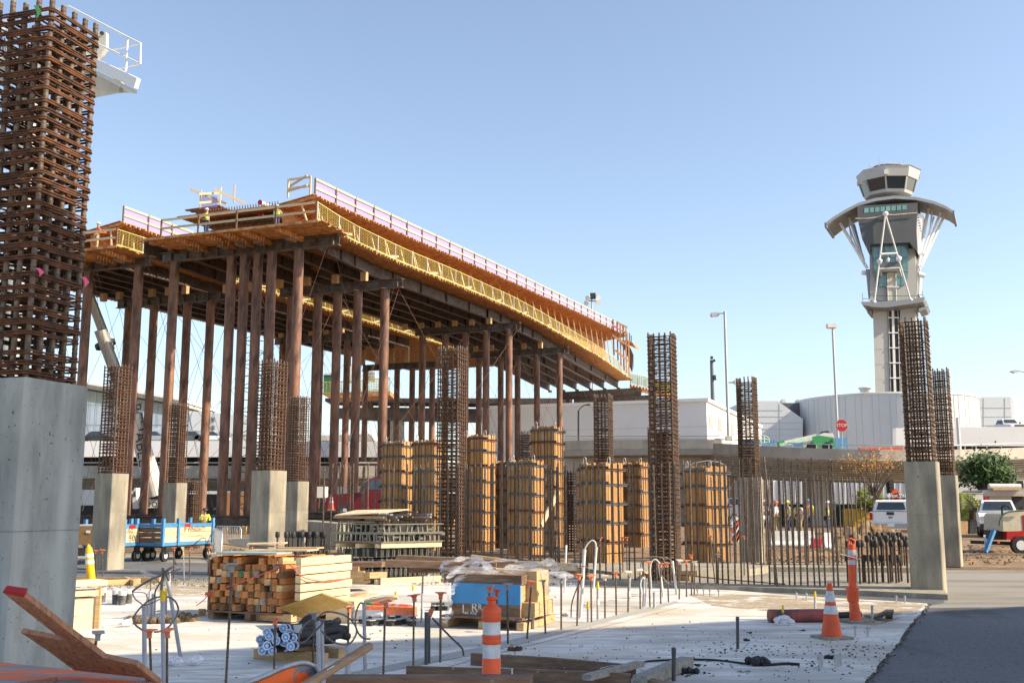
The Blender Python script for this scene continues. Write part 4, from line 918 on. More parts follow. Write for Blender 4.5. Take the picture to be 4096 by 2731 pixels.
for r_ in range(rows):
    for c_ in range(nb):
        k = random.choices('ogdnl', [62, 15, 17, 1, 5])[0]
        if r_ == rows - 1 and random.random() < .12: continue
        o = bpy.data.objects.new('square_timber', tim[k]); C.objects.link(o)
        o.location = fl + ax * (bw * (c_ + .5) + sway()) + dpth * (.64 + random.uniform(-.07, .05)) + Vector((0, 0, .05 + r_ * .093))
        o.rotation_euler = (random.gauss(0, .01), random.gauss(0, .03) if r_ < rows - 1 else random.gauss(0, .12), ang + random.gauss(0, .012))
        o['label'] = f'{KN[k]} square timber {"in the top layer" if r_ == rows - 1 else "in the bottom layer" if r_ == 0 else "in a middle layer"} of the big stack'; o['category'] = 'timber'; o['kind'] = 'thing'; o['group'] = 'square timbers in the big stack'
top = .17 + rows * .093 + .03
for k in range(6):                    # lit boards closing the right side
    z = .28 + k * .118; a = fr + ax * .16 + Vector((0, 0, z - .17)); e = dpth * 1.25
    solo('side_plank', MB().beam(a, a + e + ax * random.uniform(-.01, .03), .09, .1), m_woodl, f'{ORD[k]} pale plank from the bottom on the sunlit end of the timber stack', 'plank', 'planks on the sunlit end of the stack')
for k, (a, e, w_, m, lab) in enumerate([((-.02, .1), (1.0, .35), .5, m_woodl, 'wide pale board on the left of the timber stack top'), ((.25, .0), (1.45, -.05), .34, mat('bluish_board', (.3, .38, .38), .8), 'blue-grey board along the front edge of the stack top'),
                           ((.5, .3), (1.55, .5), .4, m_woodl, 'pale plank lying across the middle of the stack top'), ((.85, .6), (1.5, .75), .3, m_wood, 'short plank at the rear right of the stack top'), ((.2, .75), (.9, .5), .18, m_woodd, 'red-brown plank on the rear of the stack top'),
                           ((-.05, .9), (.5, 1.15), .3, m_woodl, 'bright plank at the rear left of the stack top')]):
    z = top + .015 + .022 * k; p = fl + ax * a[0] * Wd / 1.5 + dpth * a[1]; q = fl + ax * e[0] * Wd / 1.5 + dpth * e[1]; p.z = z; q.z = z + .01
    solo('top_board', MB().beam(p, q, w_, .02), m, lab, 'board', 'boards on top of the timber stack')
rp = [G(x, y, .5) for x, y in [(1, 1)]]
st_ = [fl + ax * Wd * f_ - dpth * .012 + Vector((0, 0, .22 + .45 * f_)) for f_ in (0, .2, .4, .6, .8, 1.0)] + [fr + ax * .24 - dpth * .01 + Vector((0, 0, .5)), fr + ax * .24 + dpth * .6 + Vector((0, 0, .4)), fr + ax * .24 + dpth * 1.2 + Vector((0, 0, .42))]
b = MB().path(catmull(st_, 3), .008, 6); kn = fl - dpth * .02 + Vector((0, 0, .22))
for i in range(8): b.path([kn + Vector((random.uniform(-.05, .05), random.uniform(-.03, .0), random.uniform(-.05, .05))) for _ in range(4)], .008, 5)
b.path([kn, kn + Vector((-.07, -.03, -.09)), kn + Vector((-.16, -.05, -.16))], .007, 5)
solo('red_strap', b, mat('red_rope', (.6, .12, .09), .8), 'red rope tied round the stack of square timbers', 'rope')
solo('side_sheet', MB().beam(fl - ax * .03 + dpth * .0 + Vector((0, 0, .35)), fl - ax * .03 + dpth * .9 + Vector((0, 0, .35)), .02, .72), m_woodd, 'old board leaning against the left side of the timber stack', 'board')
solo('wood_block', MB().box(G(808, 2448, .08), (.1, .1, .1), .4), m_wood, 'small loose block left of the timber stack pallet', 'wood block')
# leaning yellow sheet
sq = [G(1120, 2427, .28), G(1291, 2369, .55), G(1408, 2411, .38), G(1233, 2476, .1)]
a_, b_, c_ = sq[0], sq[1], sq[3]; n_ = (b_ - a_).cross(c_ - a_).normalized(); f = onplane(a_, n_); sq = [f(*p) for p in [(1120, 2427), (1291, 2369), (1408, 2411), (1233, 2476)]]
solo('yellow_sheet', MB().prism(sq, n_ * (-.018 if n_.z > 0 else .018)), mat('osb_yellow', (.42, .27, .07), .7, var=.15, scale=8), 'yellow-brown plywood sheet leaning on the right corner of the timber stack', 'plywood sheet')
# planks and bits between stacks
for (a, c, w_, h_, m, lab) in [((990, 2462), (1175, 2480), .1, .1, m_wood, 'loose square timber in front of the timber stack pallet'), ((1345, 2452), (1415, 2430), .3, .25, m_woodl, 'end of a low crate behind the yellow sheet'),
                       ((1360, 2400), (1450, 2378), .22, .03, m_wood, 'left thin board of the low rubble heap'), ((1400, 2402), (1500, 2382), .2, .03, m_woodl, 'middle thin board of the low rubble heap'), ((1430, 2415), (1565, 2398), .25, .04, m_woodd, 'right board of the low rubble heap'),
                       ((1505, 2404), (1575, 2388), .16, .03, m_wood, 'tilted top board of the low rubble heap'), ((1260, 2380), (1340, 2372), .2, .03, m_woodl, 'short board left of the rubble heap')]:
    p, q = G(*a, .03 + h_ / 2), G(*c, .03 + h_ / 2); q.z += .03; solo('loose_board', MB().beam(p, q, w_, h_), m, lab, 'board', 'loose boards on the slab')
def lying(a, c, r, m, name, lab, cat, bands=None):
    p, q = G(*a, .03 + r), G(*c, .03 + r); t = thing(name, lab, cat, (p + q) / 2)
    part('tube', MB().tube(p, q, r, 18), m, t)
    if bands:
        for f0, f1, m2 in bands: part('band', MB().tube(p.lerp(q, f0), p.lerp(q, f1), r * 1.02, 18), m2, t)
lying((1505, 2430), (1640, 2440), .085, m_or, 'fallen_delineator', 'orange delineator tube with grey bands lying behind the stakes', 'delineator', [(.25, .5, mat('reflect_grey', (.35, .36, .38), .4)), (.62, .72, mat('reflect_grey', (.35, .36, .38)))])
solo('flat_bar', MB().beam(G(1440, 2436, .12), G(1662, 2444, .12), .12, .12), m_capo, 'orange-brown bar lying under the fallen delineator', 'bar')
lying((1420, 2458), (1535, 2462), .075, m_white, 'film_roll', 'roll of white plastic film lying on the slab', 'plastic roll')
solo('green_hose', MB().path(catmull([G(1410, 2408, .06), G(1470, 2415, .06), G(1510, 2425, .06), G(1530, 2440, .06)]), .03, 8), mat('green', (.05, .22, .08), .6), 'short green hose beside the fallen delineator', 'hose')
for k in range(16):
    x, y = (1450 + (k % 8) * 28, 2488 + (k // 8) * 14 - (k % 3) * 4) if k < 16 else (0, 0)
    P = G(x, y, .03); t = thing('metal_clip', 'small dark steel wedge clamp in the pile right of the film roll', 'clamp', P, 'steel wedge clamps piled on the slab')
    part('block', MB().box(P + Vector((0, 0, .035)), (.1, .07, .06), k), m_dark, t); part('plate', MB().box(P + Vector((.01, 0, .078)), (.13, .09, .012), k * 1.3), m_gal, t)
for k in range(7):
    P = G(1762 + (k % 4) * 22 - 25, 2428 + (k // 4) * 12, .03); t = thing('metal_clip', 'small dark steel wedge clamp in the pile at the left of the crate', 'clamp', P, 'steel wedge clamps by the crate')
    part('block', MB().box(P + Vector((0, 0, .035)), (.1, .07, .06), k), m_dark, t); part('plate', MB().box(P + Vector((.01, 0, .078)), (.13, .09, .012), k * 1.3), m_gal, t)
# ---- pile of pipes with blue hexagon ends ----
m_cyan = mat('label_white', (.62, .68, .85), .6, var=.05); m_lblue = mat('label_blue', (.07, .3, .62), .5)
def hexring(r, w_, n=8):
    b = MB(); o = [(r * math.cos(i * 2 * math.pi / n), 0, r * math.sin(i * 2 * math.pi / n)) for i in range(n)]; i_ = [(a * w_, 0, c * w_) for a, _, c in o]
    b.add(o + i_, [(i, (i + 1) % n, n + (i + 1) % n, n + i) for i in range(n)]); return b
tags = [(572, 912), (615, 905), (712, 878), (748, 880), (590, 945), (632, 945), (765, 920), (696, 945), (732, 955), (797, 962), (515, 975), (560, 980), (650, 985), (720, 1000), (775, 1000), (535, 1025), (572, 1028), (607, 1025), (655, 1035), (730, 1040), (775, 1035), (812, 1025), (530, 1070), (575, 1078), (618, 1070)]
for k, (x, y) in enumerate(tags):
    Y = 11.05 + (k % 4) * .06; P = PY(800 + x * .4677, 2100 + y * .4677, Y); r = .047
    t = thing('tagged_pipe', 'black pipe with white octagonal end tag marked by a blue ring, in the pile', 'pipe', P, 'black pipes with blue-ringed end tags'); rot = Matrix.Rotation(random.uniform(-.3, .3), 3, 'Z') @ Matrix.Rotation(random.uniform(0, 1), 3, 'Y')
    d = Vector((random.uniform(.18, .42), 1, 0)).normalized(); zc = max(P.z, .09); d.z = (.11 - P.z + .1) * .25
    part('tube', MB().tube(P + Vector((0, .012, 0)), P + d * 1.0, .034, 10), m_black, t)
    n = 8; pts = [P + rot @ Vector((r * math.cos(R(22.5 + 45 * i)), 0, r * math.sin(R(22.5 + 45 * i)))) for i in range(n)]; part('end_tag', MB().prism(pts, (0, .006, 0)), m_cyan, t)
    b = MB(); vs = [P + rot @ Vector((q[0], -.002, q[2])) for q in hexring(.03, .62).v]; b.add(vs, hexring(.03, .62).f); part('ring_mark', b, m_lblue, t)
b = MB(); rnd = random.Random(8)
for i in range(9):
    p = G(1165 + i * 14, 2600 - (i % 3) * 14, .12); b.path(catmull([p + Vector((rnd.uniform(-.1, .1), .1, rnd.uniform(-.03, .2))), p + Vector((.1, .3, rnd.uniform(.05, .28))), p + Vector((.25, .5, rnd.uniform(.0, .2)))]), .045, 7)
solo('black_sleeve', b, m_black, 'heap of black plastic sleeves behind the tagged pipe ends', 'plastic sleeves')
solo('paper_label', MB().prism([PY(x, y, 11.2) for x, y in [(1172, 2498), (1208, 2496), (1206, 2530), (1178, 2530)]], (0, .004, 0)), m_whited, 'white printed paper on the black sleeves', 'label')
for (a, c, lab) in [((1026, 2612), (1302, 2632), 'front timber under the tagged pipes'), ((1186, 2590), (1368, 2612), 'rear timber under the tagged pipes')]:
    p, q = G(*a, .08), G(*c, .08); solo('bearer_timber', MB().beam(p, q, .1, .1), m_wood, lab, 'timber')
# ---- wheelbarrow at the bottom edge ----
t = thing('wheelbarrow', 'grey steel wheelbarrow with orange spray paint and a wooden handle, bottom edge', 'wheelbarrow', G(1050, 2760, .0) * 0 + PY(1050, 2800, 5.0) + Vector((0, 0, -.5)))
m_tray = mat('tray_grey', (.16, .17, .2), .5, metal=.2, var=.2, scale=5); layer(m_tray, (.9, .16, .02), 2.4, .5, .54, (1, 1, 2.5))
rim = [PY(x, y, Y) for x, y, Y in [(930, 2760, 4.7), (985, 2732, 4.75), (1060, 2702, 4.85), (1120, 2675, 5.0), (1180, 2655, 5.15), (1225, 2652, 5.3), (1262, 2668, 5.35), (1285, 2700, 5.2), (1290, 2740, 4.95), (1240, 2790, 4.6), (1080, 2810, 4.45)]]
part('rim', MB().path(catmull(rim + rim[:1], 4), .012, 8), m_gal, t)
rr = catmull(rim + rim[:1], 4)[:-1]; cc = sum(rr, Vector()) / len(rr); bot_ = [cc + (p - cc) * .55 + Vector((0, 0, -.26)) for p in rr]; n = len(rr); b = MB(); b.add(rr + bot_, [(i, (i + 1) % n, n + (i + 1) % n, n + i) for i in range(n)], True); b.add(bot_, [list(range(n))])
part('tray', b, m_tray, t)
h0, h1 = PY(1190, 2760, 4.6), PY(1480, 2582, 4.95); 
part('handle', MB().path([h0, h0.lerp(h1, .5), h0.lerp(h1, .93), h1, h1 + (h1 - h0).normalized() * .012], [.022, .02, .021, .019, .008], 12), mat('handle_wood', (.26, .17, .11), .6, var=.2, scale=12, stretch=(1, 1, 5)), t)
part('handle_label', MB().box(h0.lerp(h1, .45) + Vector((-.0, -.021, .004)), (.045, .002, .016), 0, (h1 - h0).to_track_quat('X', 'Z').to_matrix()), m_whited, t)
part('wheel', MB().tube(cc + Vector((-.5, .3, -.52)), cc + Vector((-.42, .3, -.52)), .17, 20), m_black, t)
part('leg', MB().tube(cc + Vector((.1, -.1, -.26)), cc + Vector((.12, -.12, -.72)), .014, 8), m_gal, t)
# near planks at the bottom edge
for (a, c, z, w_, h_, m, lab) in [((1150, 2718), (2125, 2718), .78, .12, .04, m_woodd, 'nearest old board along the bottom edge of the view'),
                        ((1627, 2692), (2043, 2705), .08, .05, .14, m_woodd, 'left front form board on edge'), ((2055, 2702), (2522, 2724), .08, .05, .14, m_woodd, 'right front form board on edge'),
                        ((1886, 2638), (2192, 2656), .08, .05, .14, m_woodd, 'left rear form board on edge, dark'), ((2193, 2656), (2540, 2688), .08, .05, .14, m_woodd, 'right rear form board on edge, reddish'),
                        ((2345, 2708), (2562, 2652), .15, .09, .05, m_woodg, 'pale board lying diagonally over the form boards'), ((2560, 2725), (2748, 2645), .09, .14, .1, m_woodg, 'pale diagonal timber right of the form boards'),
                        ((2560, 2728), (2700, 2760), .06, .1, .1, m_woodd, 'timber end at the bottom right of the form boards')]:
    p, q = G(*a, z), G(*c, z)
    if z > .5: p, q = PY(a[0], a[1], 5.6), PY(c[0], c[1], 5.4)
    solo('form_board', MB().beam(p, q, w_, h_), m, lab, 'board', 'boards around the foreground recess')
solo('black_cable', MB().path(catmull([G(x, y, .045) for x, y in [(2560, 2650), (2600, 2642), (2700, 2637), (2800, 2636), (2880, 2640), (2980, 2652)]]), .011, 7), m_black, 'black cable running from the diagonal timber to the debris lump', 'cable')
solo('black_cable', MB().path(catmull([G(x, y, .045) for x, y in [(3050, 2658), (3100, 2655), (3150, 2652), (3198, 2655)]]), .014, 7), m_black, 'short black cable right of the debris lump', 'cable')
solo('thin_wire', MB().path(catmull([G(x, y, .17) for x, y in [(2400, 2672), (2450, 2660), (2510, 2665), (2600, 2685)]]), .003, 5), m_gal, 'thin bright wire over the form boards', 'wire')
# channelizer post and cones
P = PY(1965, 2900, 6.7); P.z = .0; zt = ZH(P, 2383); t = thing('channelizer_post', 'orange and white channelizer post nearest the camera', 'delineator', P)
r = .058
prof_ = [(r, 0), (r, zt - .74), (r * 1.04, zt - .73), (r * 1.04, zt - .28 - .15)]
def lat(p_, m, nm): part(nm, MB().lathe(p_, 28, P), m, t)
def zz(py): return ZH(P, py)
lat([(r, 0), (r, zz(2632)), (r * .96, zz(2628))], m_or, 'lower_tube'); lat([(r * .95, zz(2630)), (r * .95, zz(2572))], mat('sheeting', (.5, .52, .55), .35, var=.15, scale=14), 'lower_band')
lat([(r * .96, zz(2574)), (r * 1.03, zz(2570)), (r * 1.03, zz(2556)), (r * .97, zz(2553)), (r * 1.03, zz(2549)), (r * 1.03, zz(2538)), (r * .96, zz(2535))], m_or, 'middle_ring'); lat([(r * .95, zz(2537)), (r * .95, zz(2482))], mat('sheeting', (.5, .52, .55)), 'upper_band')
lat([(r * .96, zz(2484)), (r * 1.04, zz(2478)), (r * 1.05, zz(2460)), (r * 1.02, zz(2455)), (r * 1.05, zz(2450)), (r * 1.02, zz(2435)), (r * .8, zz(2425)), (r * .45, zz(2413)), (r * .38, zz(2402)), (r * .4, zz(2399)), (r * .62, zz(2396)), (r * .66, zz(2390)), (r * .55, zz(2385)), (.01, zz(2383))], m_or, 'neck')
lat([(.2, 0), (.2, .03), (.15, .07), (.07, .09)], m_black, 'base')
def cone(P, h, lab, bands=True, rz=.3):
    t = thing('traffic_cone', lab, 'traffic cone', P, None); R0, R1 = .142 * h / .711, .028
    rad = lambda f_: R0 + (R1 - R0) * f_; o = Vector((0, 0, .03))
    def ring(f0, f1, m, nm, e=1.0): part(nm, MB().lathe([(rad(f0) * e, f0 * h + .03), (rad(f1) * e, f1 * h + .03)], 28, P), m, t)
    ring(0, 1, m_or, 'body')
    if bands: ring(.42, .575, mat('sheeting', (0, 0, 0)), 'lower_band', 1.03); ring(.645, .85, mat('sheeting', (0, 0, 0)), 'upper_band', 1.04)
    part('base', MB().box(P + Vector((0, 0, .016)), (.37, .37, .03), rz), m_woodg, t); return t
cone(G(3328, 2552, .03), ZH(G(3328, 2552, .03), 2330) - .06, 'striped orange and white traffic cone on the slab at the right')
Pc = G(3422, 2487, .03); cone(Pc, ZH(Pc, 2352) - .05, 'plain orange cone with the tall delineator stuck into it', False)
t = thing('tall_delineator', 'tall orange delineator with white bands stuck into the plain cone', 'delineator', Pc)
P = Pc.copy(); Q0 = PY(3410, 2360, P.y + .02); Q1 = PY(3405, 2175, P.y); P2 = PY(3404, 2161, P.y)
def seg_(f0, f1, m, nm, e=1): part(nm, MB().tube(Q0.lerp(Q1, f0), Q0.lerp(Q1, f1), .052 * e, 20), m, t)
seg_(-.5, 1, m_or, 'tube'); seg_(.56, .66, mat('sheeting', (0, 0, 0)), 'band', 1.03); seg_(.76, .88, mat('sheeting', (0, 0, 0)), 'band', 1.03)
part('handle', MB().path([Q1 + Vector((-.04, 0, 0)), Q1 + Vector((-.035, 0, .07)), P2 + Vector((0, 0, .03)), Q1 + Vector((.05, 0, .05)), Q1 + Vector((.045, 0, 0))], .014, 8), m_or, t)
cl = MB().lathe([(.075, 0), (.085, .06), (.08, .14), (.1, .2), (.095, .2)], 16, Q0 + Vector((0, 0, -.16))); part('collar', cl, m_or, t)
part('tie', MB().path([Q0.lerp(Q1, .72) + Vector((-.17, -.05, .04)), Q0.lerp(Q1, .72) + Vector((0, -.07, .0)), Q0.lerp(Q1, .70) + Vector((.12, -.03, -.02))], .006, 5), m_whited, t)
part('edge_strip', MB().beam(Q0 + Vector((.055, -.03, 0)), Q1 + Vector((.055, -.03, -.15)), .012, .012, (0, 1, 0)), m_whited, t)
P = G(350, 2340, .03); P2 = PY(366, 2340, P.y); A_, B_ = Vector((P2.x, P.y, .03)), PY(354, 2176, P.y); t = thing('yellow_delineator', 'leaning yellow delineator post with white bands left of the first column', 'delineator', A_)
h_ = (B_ - A_); L_ = .082
def ys(f0, f1, m, nm, r0=1, r1=1): part(nm, MB().tube(A_ + h_ * f0, A_ + h_ * f1, L_ * r0, 20, r2=L_ * r1), m, t)
m_dy = mat('delineator_yellow', (.75, .42, .01), .5, var=.1); ys(0, .8, m_dy, 'tube', 1.05, .95); ys(.52, .62, m_white, 'band', 1.05, 1.02); ys(.68, .77, m_white, 'band', 1.02, 1.0); ys(.8, .92, m_dy, 'shoulder', .95, .75); ys(.92, 1, m_dy, 'tip', .6, .25)
# debris on the slab
lying((3075, 2462), (3300, 2460), .09, mat('red_pipe', (.33, .07, .06), .6, var=.4, scale=5, col2=(.05, .04, .04)), 'red_pipe', 'red and black pipe lying behind the striped cone', 'pipe')
lying((3290, 2462), (3440, 2455), .045, m_black, 'black_pipe', 'black pipe end lying behind the plain cone', 'pipe')
def lump(px, py, r, m, lab, cat='debris', n=16, flat=.6, seed=0, z=.03, name='debris_lump'):
    rnd = random.Random(seed); b = MB(); P = G(px, py, z)
    for i in range(n):
        a = rnd.uniform(0, 6.3); q = rnd.uniform(0, r); s_ = rnd.uniform(.25, .5) * r
        b.lathe([(.002, -s_), (s_ * .8, -s_ * .5), (s_, 0), (s_ * .7, s_ * .6), (.002, s_ * .9)], 6, P + Vector((q * math.cos(a) * 1.4, q * math.sin(a), s_ * .5 + rnd.uniform(0, r * flat * .5))), sm=False)
    return solo(name, b, m, lab, cat)
lump(3022, 2658, .11, m_black, 'big clod of black asphalt on the slab', seed=1); lump(3325, 2633, .05, m_black, 'small black clod between the anchor bolts', seed=2)
lump(2758, 2690, .07, m_black, 'black clod right of the diagonal timber', seed=3); lump(2788, 2663, .03, m_black, 'tiny black clod above the diagonal timber end', n=7, seed=4)
lump(2985, 2562, .035, m_black, 'small black clod left of the cone', n=8, seed=5); lump(2997, 2532, .03, m_black, 'little black clod above the other clod left of the cone', n=8, seed=6); lump(3215, 2522, .03, m_black, 'little clod just left of the cone', n=8, seed=7)
lump(2062, 2600, .07, m_rust, 'handful of brown leaves on the slab right of the channelizer', n=14, flat=.1, seed=8)
lump(1125, 2715, .0, m_rust, 'speck', n=1) if False else None
lump(3138, 2500, .13, m_wrap, 'crumpled clear plastic around the yellow capped stub', 'plastic', n=14, flat=1.2, seed=9, name='plastic_film')
lump(2262, 2463, .06, m_conc, 'small stone by the cable right of the crate', 'stone', n=6, seed=10, name='stone'); lump(713, 2660, .14, m_wrap, 'crumpled clear plastic at the foot of the leaning conduit', 'plastic', n=12, flat=.5, seed=11, name='plastic_film')
lump(2975, 2686, .05, m_gal, 'crushed silver can on the slab', 'litter', n=9, flat=.4, seed=12, name='crushed_can')
t = thing('wood_scrap', 'broken grey wood scrap right of the plain cone', 'wood scrap', G(3530, 2465, .03))
for (a, c, z0_, z1_) in [((3500, 2470), (3560, 2440), .04, .2), ((3470, 2462), (3520, 2468), .05, .06), ((3555, 2470), (3560, 2440), .03, .2)]: part('splinter', MB().beam(G(*a, z0_), G(*c, z1_), .1, .03), m_woodg, t)
for k, (x, y, n) in enumerate([(3280, 2672, 2), (3345, 2672, 3), (3422, 2545, 1), (3472, 2545, 1), (3186, 2398, 1), (3226, 2400, 1), (3586, 2412, 1), (3620, 2412, 1), (2875, 2385, 1), (2840, 2382, 1), (2815, 2382, 1), (2790, 2382, 1)]):
    for i in range(n):
        P = G(x + i * 9, y - i * 5, .03); t = thing('anchor_bolt', ['pair of', 'trio of', 'left', 'right', 'left', 'right', 'left', 'right', 'fourth', 'third', 'second', 'first'][k] + ' anchor bolt stub ' + ['left of the small black clod', 'right of the small black clod', 'right of the striped cone', 'right of the striped cone, under the plate', 'behind the pipe', 'behind the pipe', 'near the asphalt corner', 'near the asphalt corner', 'at the end of the stake row', 'at the end of the stake row', 'at the end of the stake row', 'at the end of the stake row'][k], 'anchor bolt', P, f'anchor bolts {k}')
        part('bolt', MB().tube(P, P + Vector((0, 0, .13)), .012, 8), m_gal, t); part('nut', MB().tube(P + Vector((0, 0, .09)), P + Vector((0, 0, .115)), .022, 6), m_gal, t)
# loose grit on the slab (uncountable)
b = MB(); rnd = random.Random(21)
for i in range(550):
    f_ = rnd.random(); px = rnd.uniform(2250, 3650) if f_ < .6 else rnd.uniform(300, 3500); py = rnd.gauss(2620, 60) if f_ < .6 else rnd.uniform(2380, 2730)
    if px > 3709 - (py - 2412) * .8: continue
    P = G(px, py, .032)
    s_ = rnd.uniform(.003, .008) * (1.8 if rnd.random() < .06 else 1); a = rnd.random() * 3
    b.box(P + Vector((0, 0, s_ * .4)), (s_ * 2, s_ * 1.6, s_), a)
for cx, cy, n_, sd_ in ((2960, 2600, 40, 70), (3330, 2600, 45, 80), (3240, 2650, 35, 90), (2820, 2650, 30, 70), (3480, 2600, 35, 60), (2100, 2610, 18, 50), (1500, 2540, 22, 90), (2760, 2690, 30, 40)):
    for i in range(n_):
        P = G(rnd.gauss(cx, sd_), min(2728, rnd.gauss(cy, sd_ * .22)), .032); s_ = rnd.uniform(.003, .012); b.box(P + Vector((0, 0, s_ * .4)), (s_ * 2.2, s_ * 1.5, s_), rnd.random() * 3)
for i in range(700):
    f_ = rnd.random(); ex = 3456 + (3709 - 3456) * f_; ey = 2731 - (2731 - 2412) * f_; P = G(ex + rnd.gauss(0, 14), ey, .02); s_ = rnd.uniform(.003, .012); b.box(P + Vector((0, 0, s_ * .4)), (s_ * 2, s_ * 1.6, s_), rnd.random() * 3)
struct('loose_grit', b, m_dark, 'stuff')
b = MB()
for i in range(1800):
    x, y = rnd.choice([(rnd.uniform(560, 1000), rnd.gauss(2332, 7)), (rnd.uniform(1650, 2900), rnd.gauss(2330, 5)), (rnd.uniform(350, 560), rnd.gauss(2335, 8))]); P = G(x, y, .03)
    s_ = rnd.uniform(.008, .03); b.box(P + Vector((0, 0, s_ * .3)), (s_ * 2, s_ * 1.5, s_), rnd.random() * 3)
struct('gravel', b, m_conc, 'stuff')
# ================= wrapped crate =================
zc = lambda x, y: (1700 + x * .2551, 2150 + y * .2551)
fl = G(*zc(270, 1400), .03); fr = G(*zc(1530, 1462), .03); ax = (fr - fl).normalized(); dp = Vector((-ax.y, ax.x, 0)); dp = (dp * .86 + ax * .5).normalized(); dp = Vector((-ax.y, ax.x, 0))
t = thing('crate_pallet', 'old wooden pallet under the wrapped crate', 'pallet', fl)
L = (fr - fl).length
for k in range(5): part('deck_board', MB().beam(fl + ax * .0 + dp * (.06 + k * .26) + Vector((0, 0, .15)), fr + dp * (.06 + k * .26) + Vector((0, 0, .15)), .16, .03), m_wood if k else m_woodd, t)
for k in range(3): p = fl.lerp(fr, .03 + .47 * k); part('skid', MB().beam(Vector((p.x, p.y, .085)), Vector((p.x, p.y, .085)) + dp * 1.2, .1, .1), m_wood, t)
c0 = fl + ax * .12 + dp * .06; c1 = fr - ax * .05 + dp * .06; cl = (c1 - c0).length; zb_, zm, zt_ = .18, ZH(c0, 2410), ZH(c0, 2329)
t = thing('wrapped_crate', 'crate with blue painted panel over dark wood, wrapped in clear film', 'crate', c0)
cen = lambda z: (c0 + c1) / 2 + dp * .5 + Vector((0, 0, z)) - Vector((0, 0, c0.z))
part('body', MB().box(cen((zb_ + zt_) / 2), (cl - .01, 1.0, zt_ - zb_), ang := math.atan2(ax.y, ax.x)), m_wood, t)
part('dark_panel', MB().box((c0 + c1) / 2 - dp * .012 + Vector((0, 0, (zb_ + zm) / 2 - c0.z)), (cl, .02, zm - zb_), ang), m_woodd, t)
part('blue_panel', MB().box((c0 + c1) / 2 - dp * .016 + Vector((0, 0, (zt_ + zm) / 2 - c0.z + .003)), (cl + .01, .03, zt_ - zm), ang), mat('panel_blue', (.07, .3, .6), .6, var=.1, scale=4), t)
ts = zt_ + .0
for k, (z0_, h_, e0, e1) in enumerate([(ts, .12, .12, .02)]):
    part('top_beam', MB().beam(c0 - ax * e0 + Vector((0, 0, z0_ + h_ / 2 - .03)) + dp * .1, c1 + ax * e1 + dp * .1 + Vector((0, 0, z0_ + h_ / 2 - .03)), .24, h_), m_woodd, t)
m_stn = mat('stencil_white', (.6, .6, .58), .8, var=.2, scale=30)
for s_, x, y, sz in [('L', 675, 1110, .17), ('R', 860, 1080, .17), ('R', 960, 1065, .1), ('LB', 715, 1165, .05), ('ARE', 840, 1165, .06)]:
    p = PY(*zc(x, y), c0.y); d_ = (p - c0).dot(ax); q = c0 + ax * d_ * 1.0 - dp * .026; text(t, s_, (q.x, q.y, p.z), sz, m_stn, (math.pi / 2, 0, ang))
b = MB().beam(c1 + ax * .08 + Vector((0, 0, .26)) + dp * .05, c1 + ax * .08 + dp * .75 + Vector((0, 0, .26)), .2, .18); solo('side_crate', b, m_wood, 'low brown packing block on the sunlit side of the wrapped crate', 'crate')
b = MB().beam(c1 + ax * .07 + Vector((0, 0, .55)) + dp * .2, c1 + ax * .07 + dp * .65 + Vector((0, 0, .55)), .16, .4); solo('side_carton', b, mat('carton', (.5, .34, .16), .8), 'brown carton under film on the sunlit side of the wrapped crate', 'carton')
# long timbers on the crate
for (a, c, z, w_, h_, m, lab) in [((1545, 2252), (1985, 2262), 0, .22, .09, m_woodd, 'long brown timber resting on the crate, lower left'), ((1590, 2232), (2060, 2252), .3, .2, .09, m_woodd, 'long brown timber on the crate, upper left'),
                        ((1885, 2222), (2020, 2240), .5, .1, .035, m_wood, 'thin board tilted on top of the crate timbers'), ((1800, 2275), (2105, 2290), .0, .25, .08, m_wood, 'pale timber directly above the dark crate top'), ((1640, 2280), (1810, 2278), .35, .2, .06, m_woodd, 'rear timber left of the crate, in shade'),
                        ((1900, 2248), (2310, 2268), .55, .12, .1, m_woodg, 'grey bundle of laths sticking out right of the crate'), ((1920, 2268), (2320, 2285), .6, .12, .06, m_woodd, 'dark laths sticking out right of the crate, lower')]:
    p, q = PY(a[0], a[1], c0.y + .25 + z), PY(c[0], c[1], c0.y + .2 + z); solo('long_timber', MB().beam(p, q, w_, h_), m, lab, 'timber', 'timbers on the wrapped crate')
# clear plastic film
t = thing('stretch_film', 'clear stretch film bound round the crate and its timbers', 'plastic film', c0 - dp * .1)
def film(pts, Y, w0, nm='film_band', seed=0):
    P = catmull([PY(*zc(x, y), Y + .03 * math.sin(i * 2 + seed)) for i, (x, y) in enumerate(pts)], 8); b = MB(); vs = []; n = len(P)
    for i, p in enumerate(P):
        d = (P[min(i + 1, n - 1)] - P[max(i - 1, 0)]).normalized(); u = d.cross(Vector((0, 1, 0))).normalized(); w_ = w0 * (.7 + .3 * math.sin(i * .7 + seed))
        vs += [p + u * w_ / 2 * k + Vector((0, .012 * math.sin(i * 3.1 + k * 5), 0)) for k in (-1, -.5, 0, .5, 1)]
    b.add(vs, [(i * 5 + k, i * 5 + k + 1, i * 5 + k + 6, i * 5 + k + 5) for i in range(n - 1) for k in range(4)], True); part(nm, b, m_wrap, t)
Yf = c0.y - .08
film([(235, 500), (300, 400), (480, 345), (700, 310), (880, 320)], Yf, .07, seed=1); film([(240, 480), (500, 500), (900, 505), (1300, 500), (1650, 520), (2000, 560), (2300, 600)], Yf - .03, .11, seed=2)
film([(870, 330), (1000, 470), (1200, 620), (1480, 740)], Yf - .05, .11, seed=3); film([(860, 330), (700, 540), (500, 700), (400, 850), (370, 1000), (390, 1150), (300, 1330)], Yf - .02, .12, seed=4)
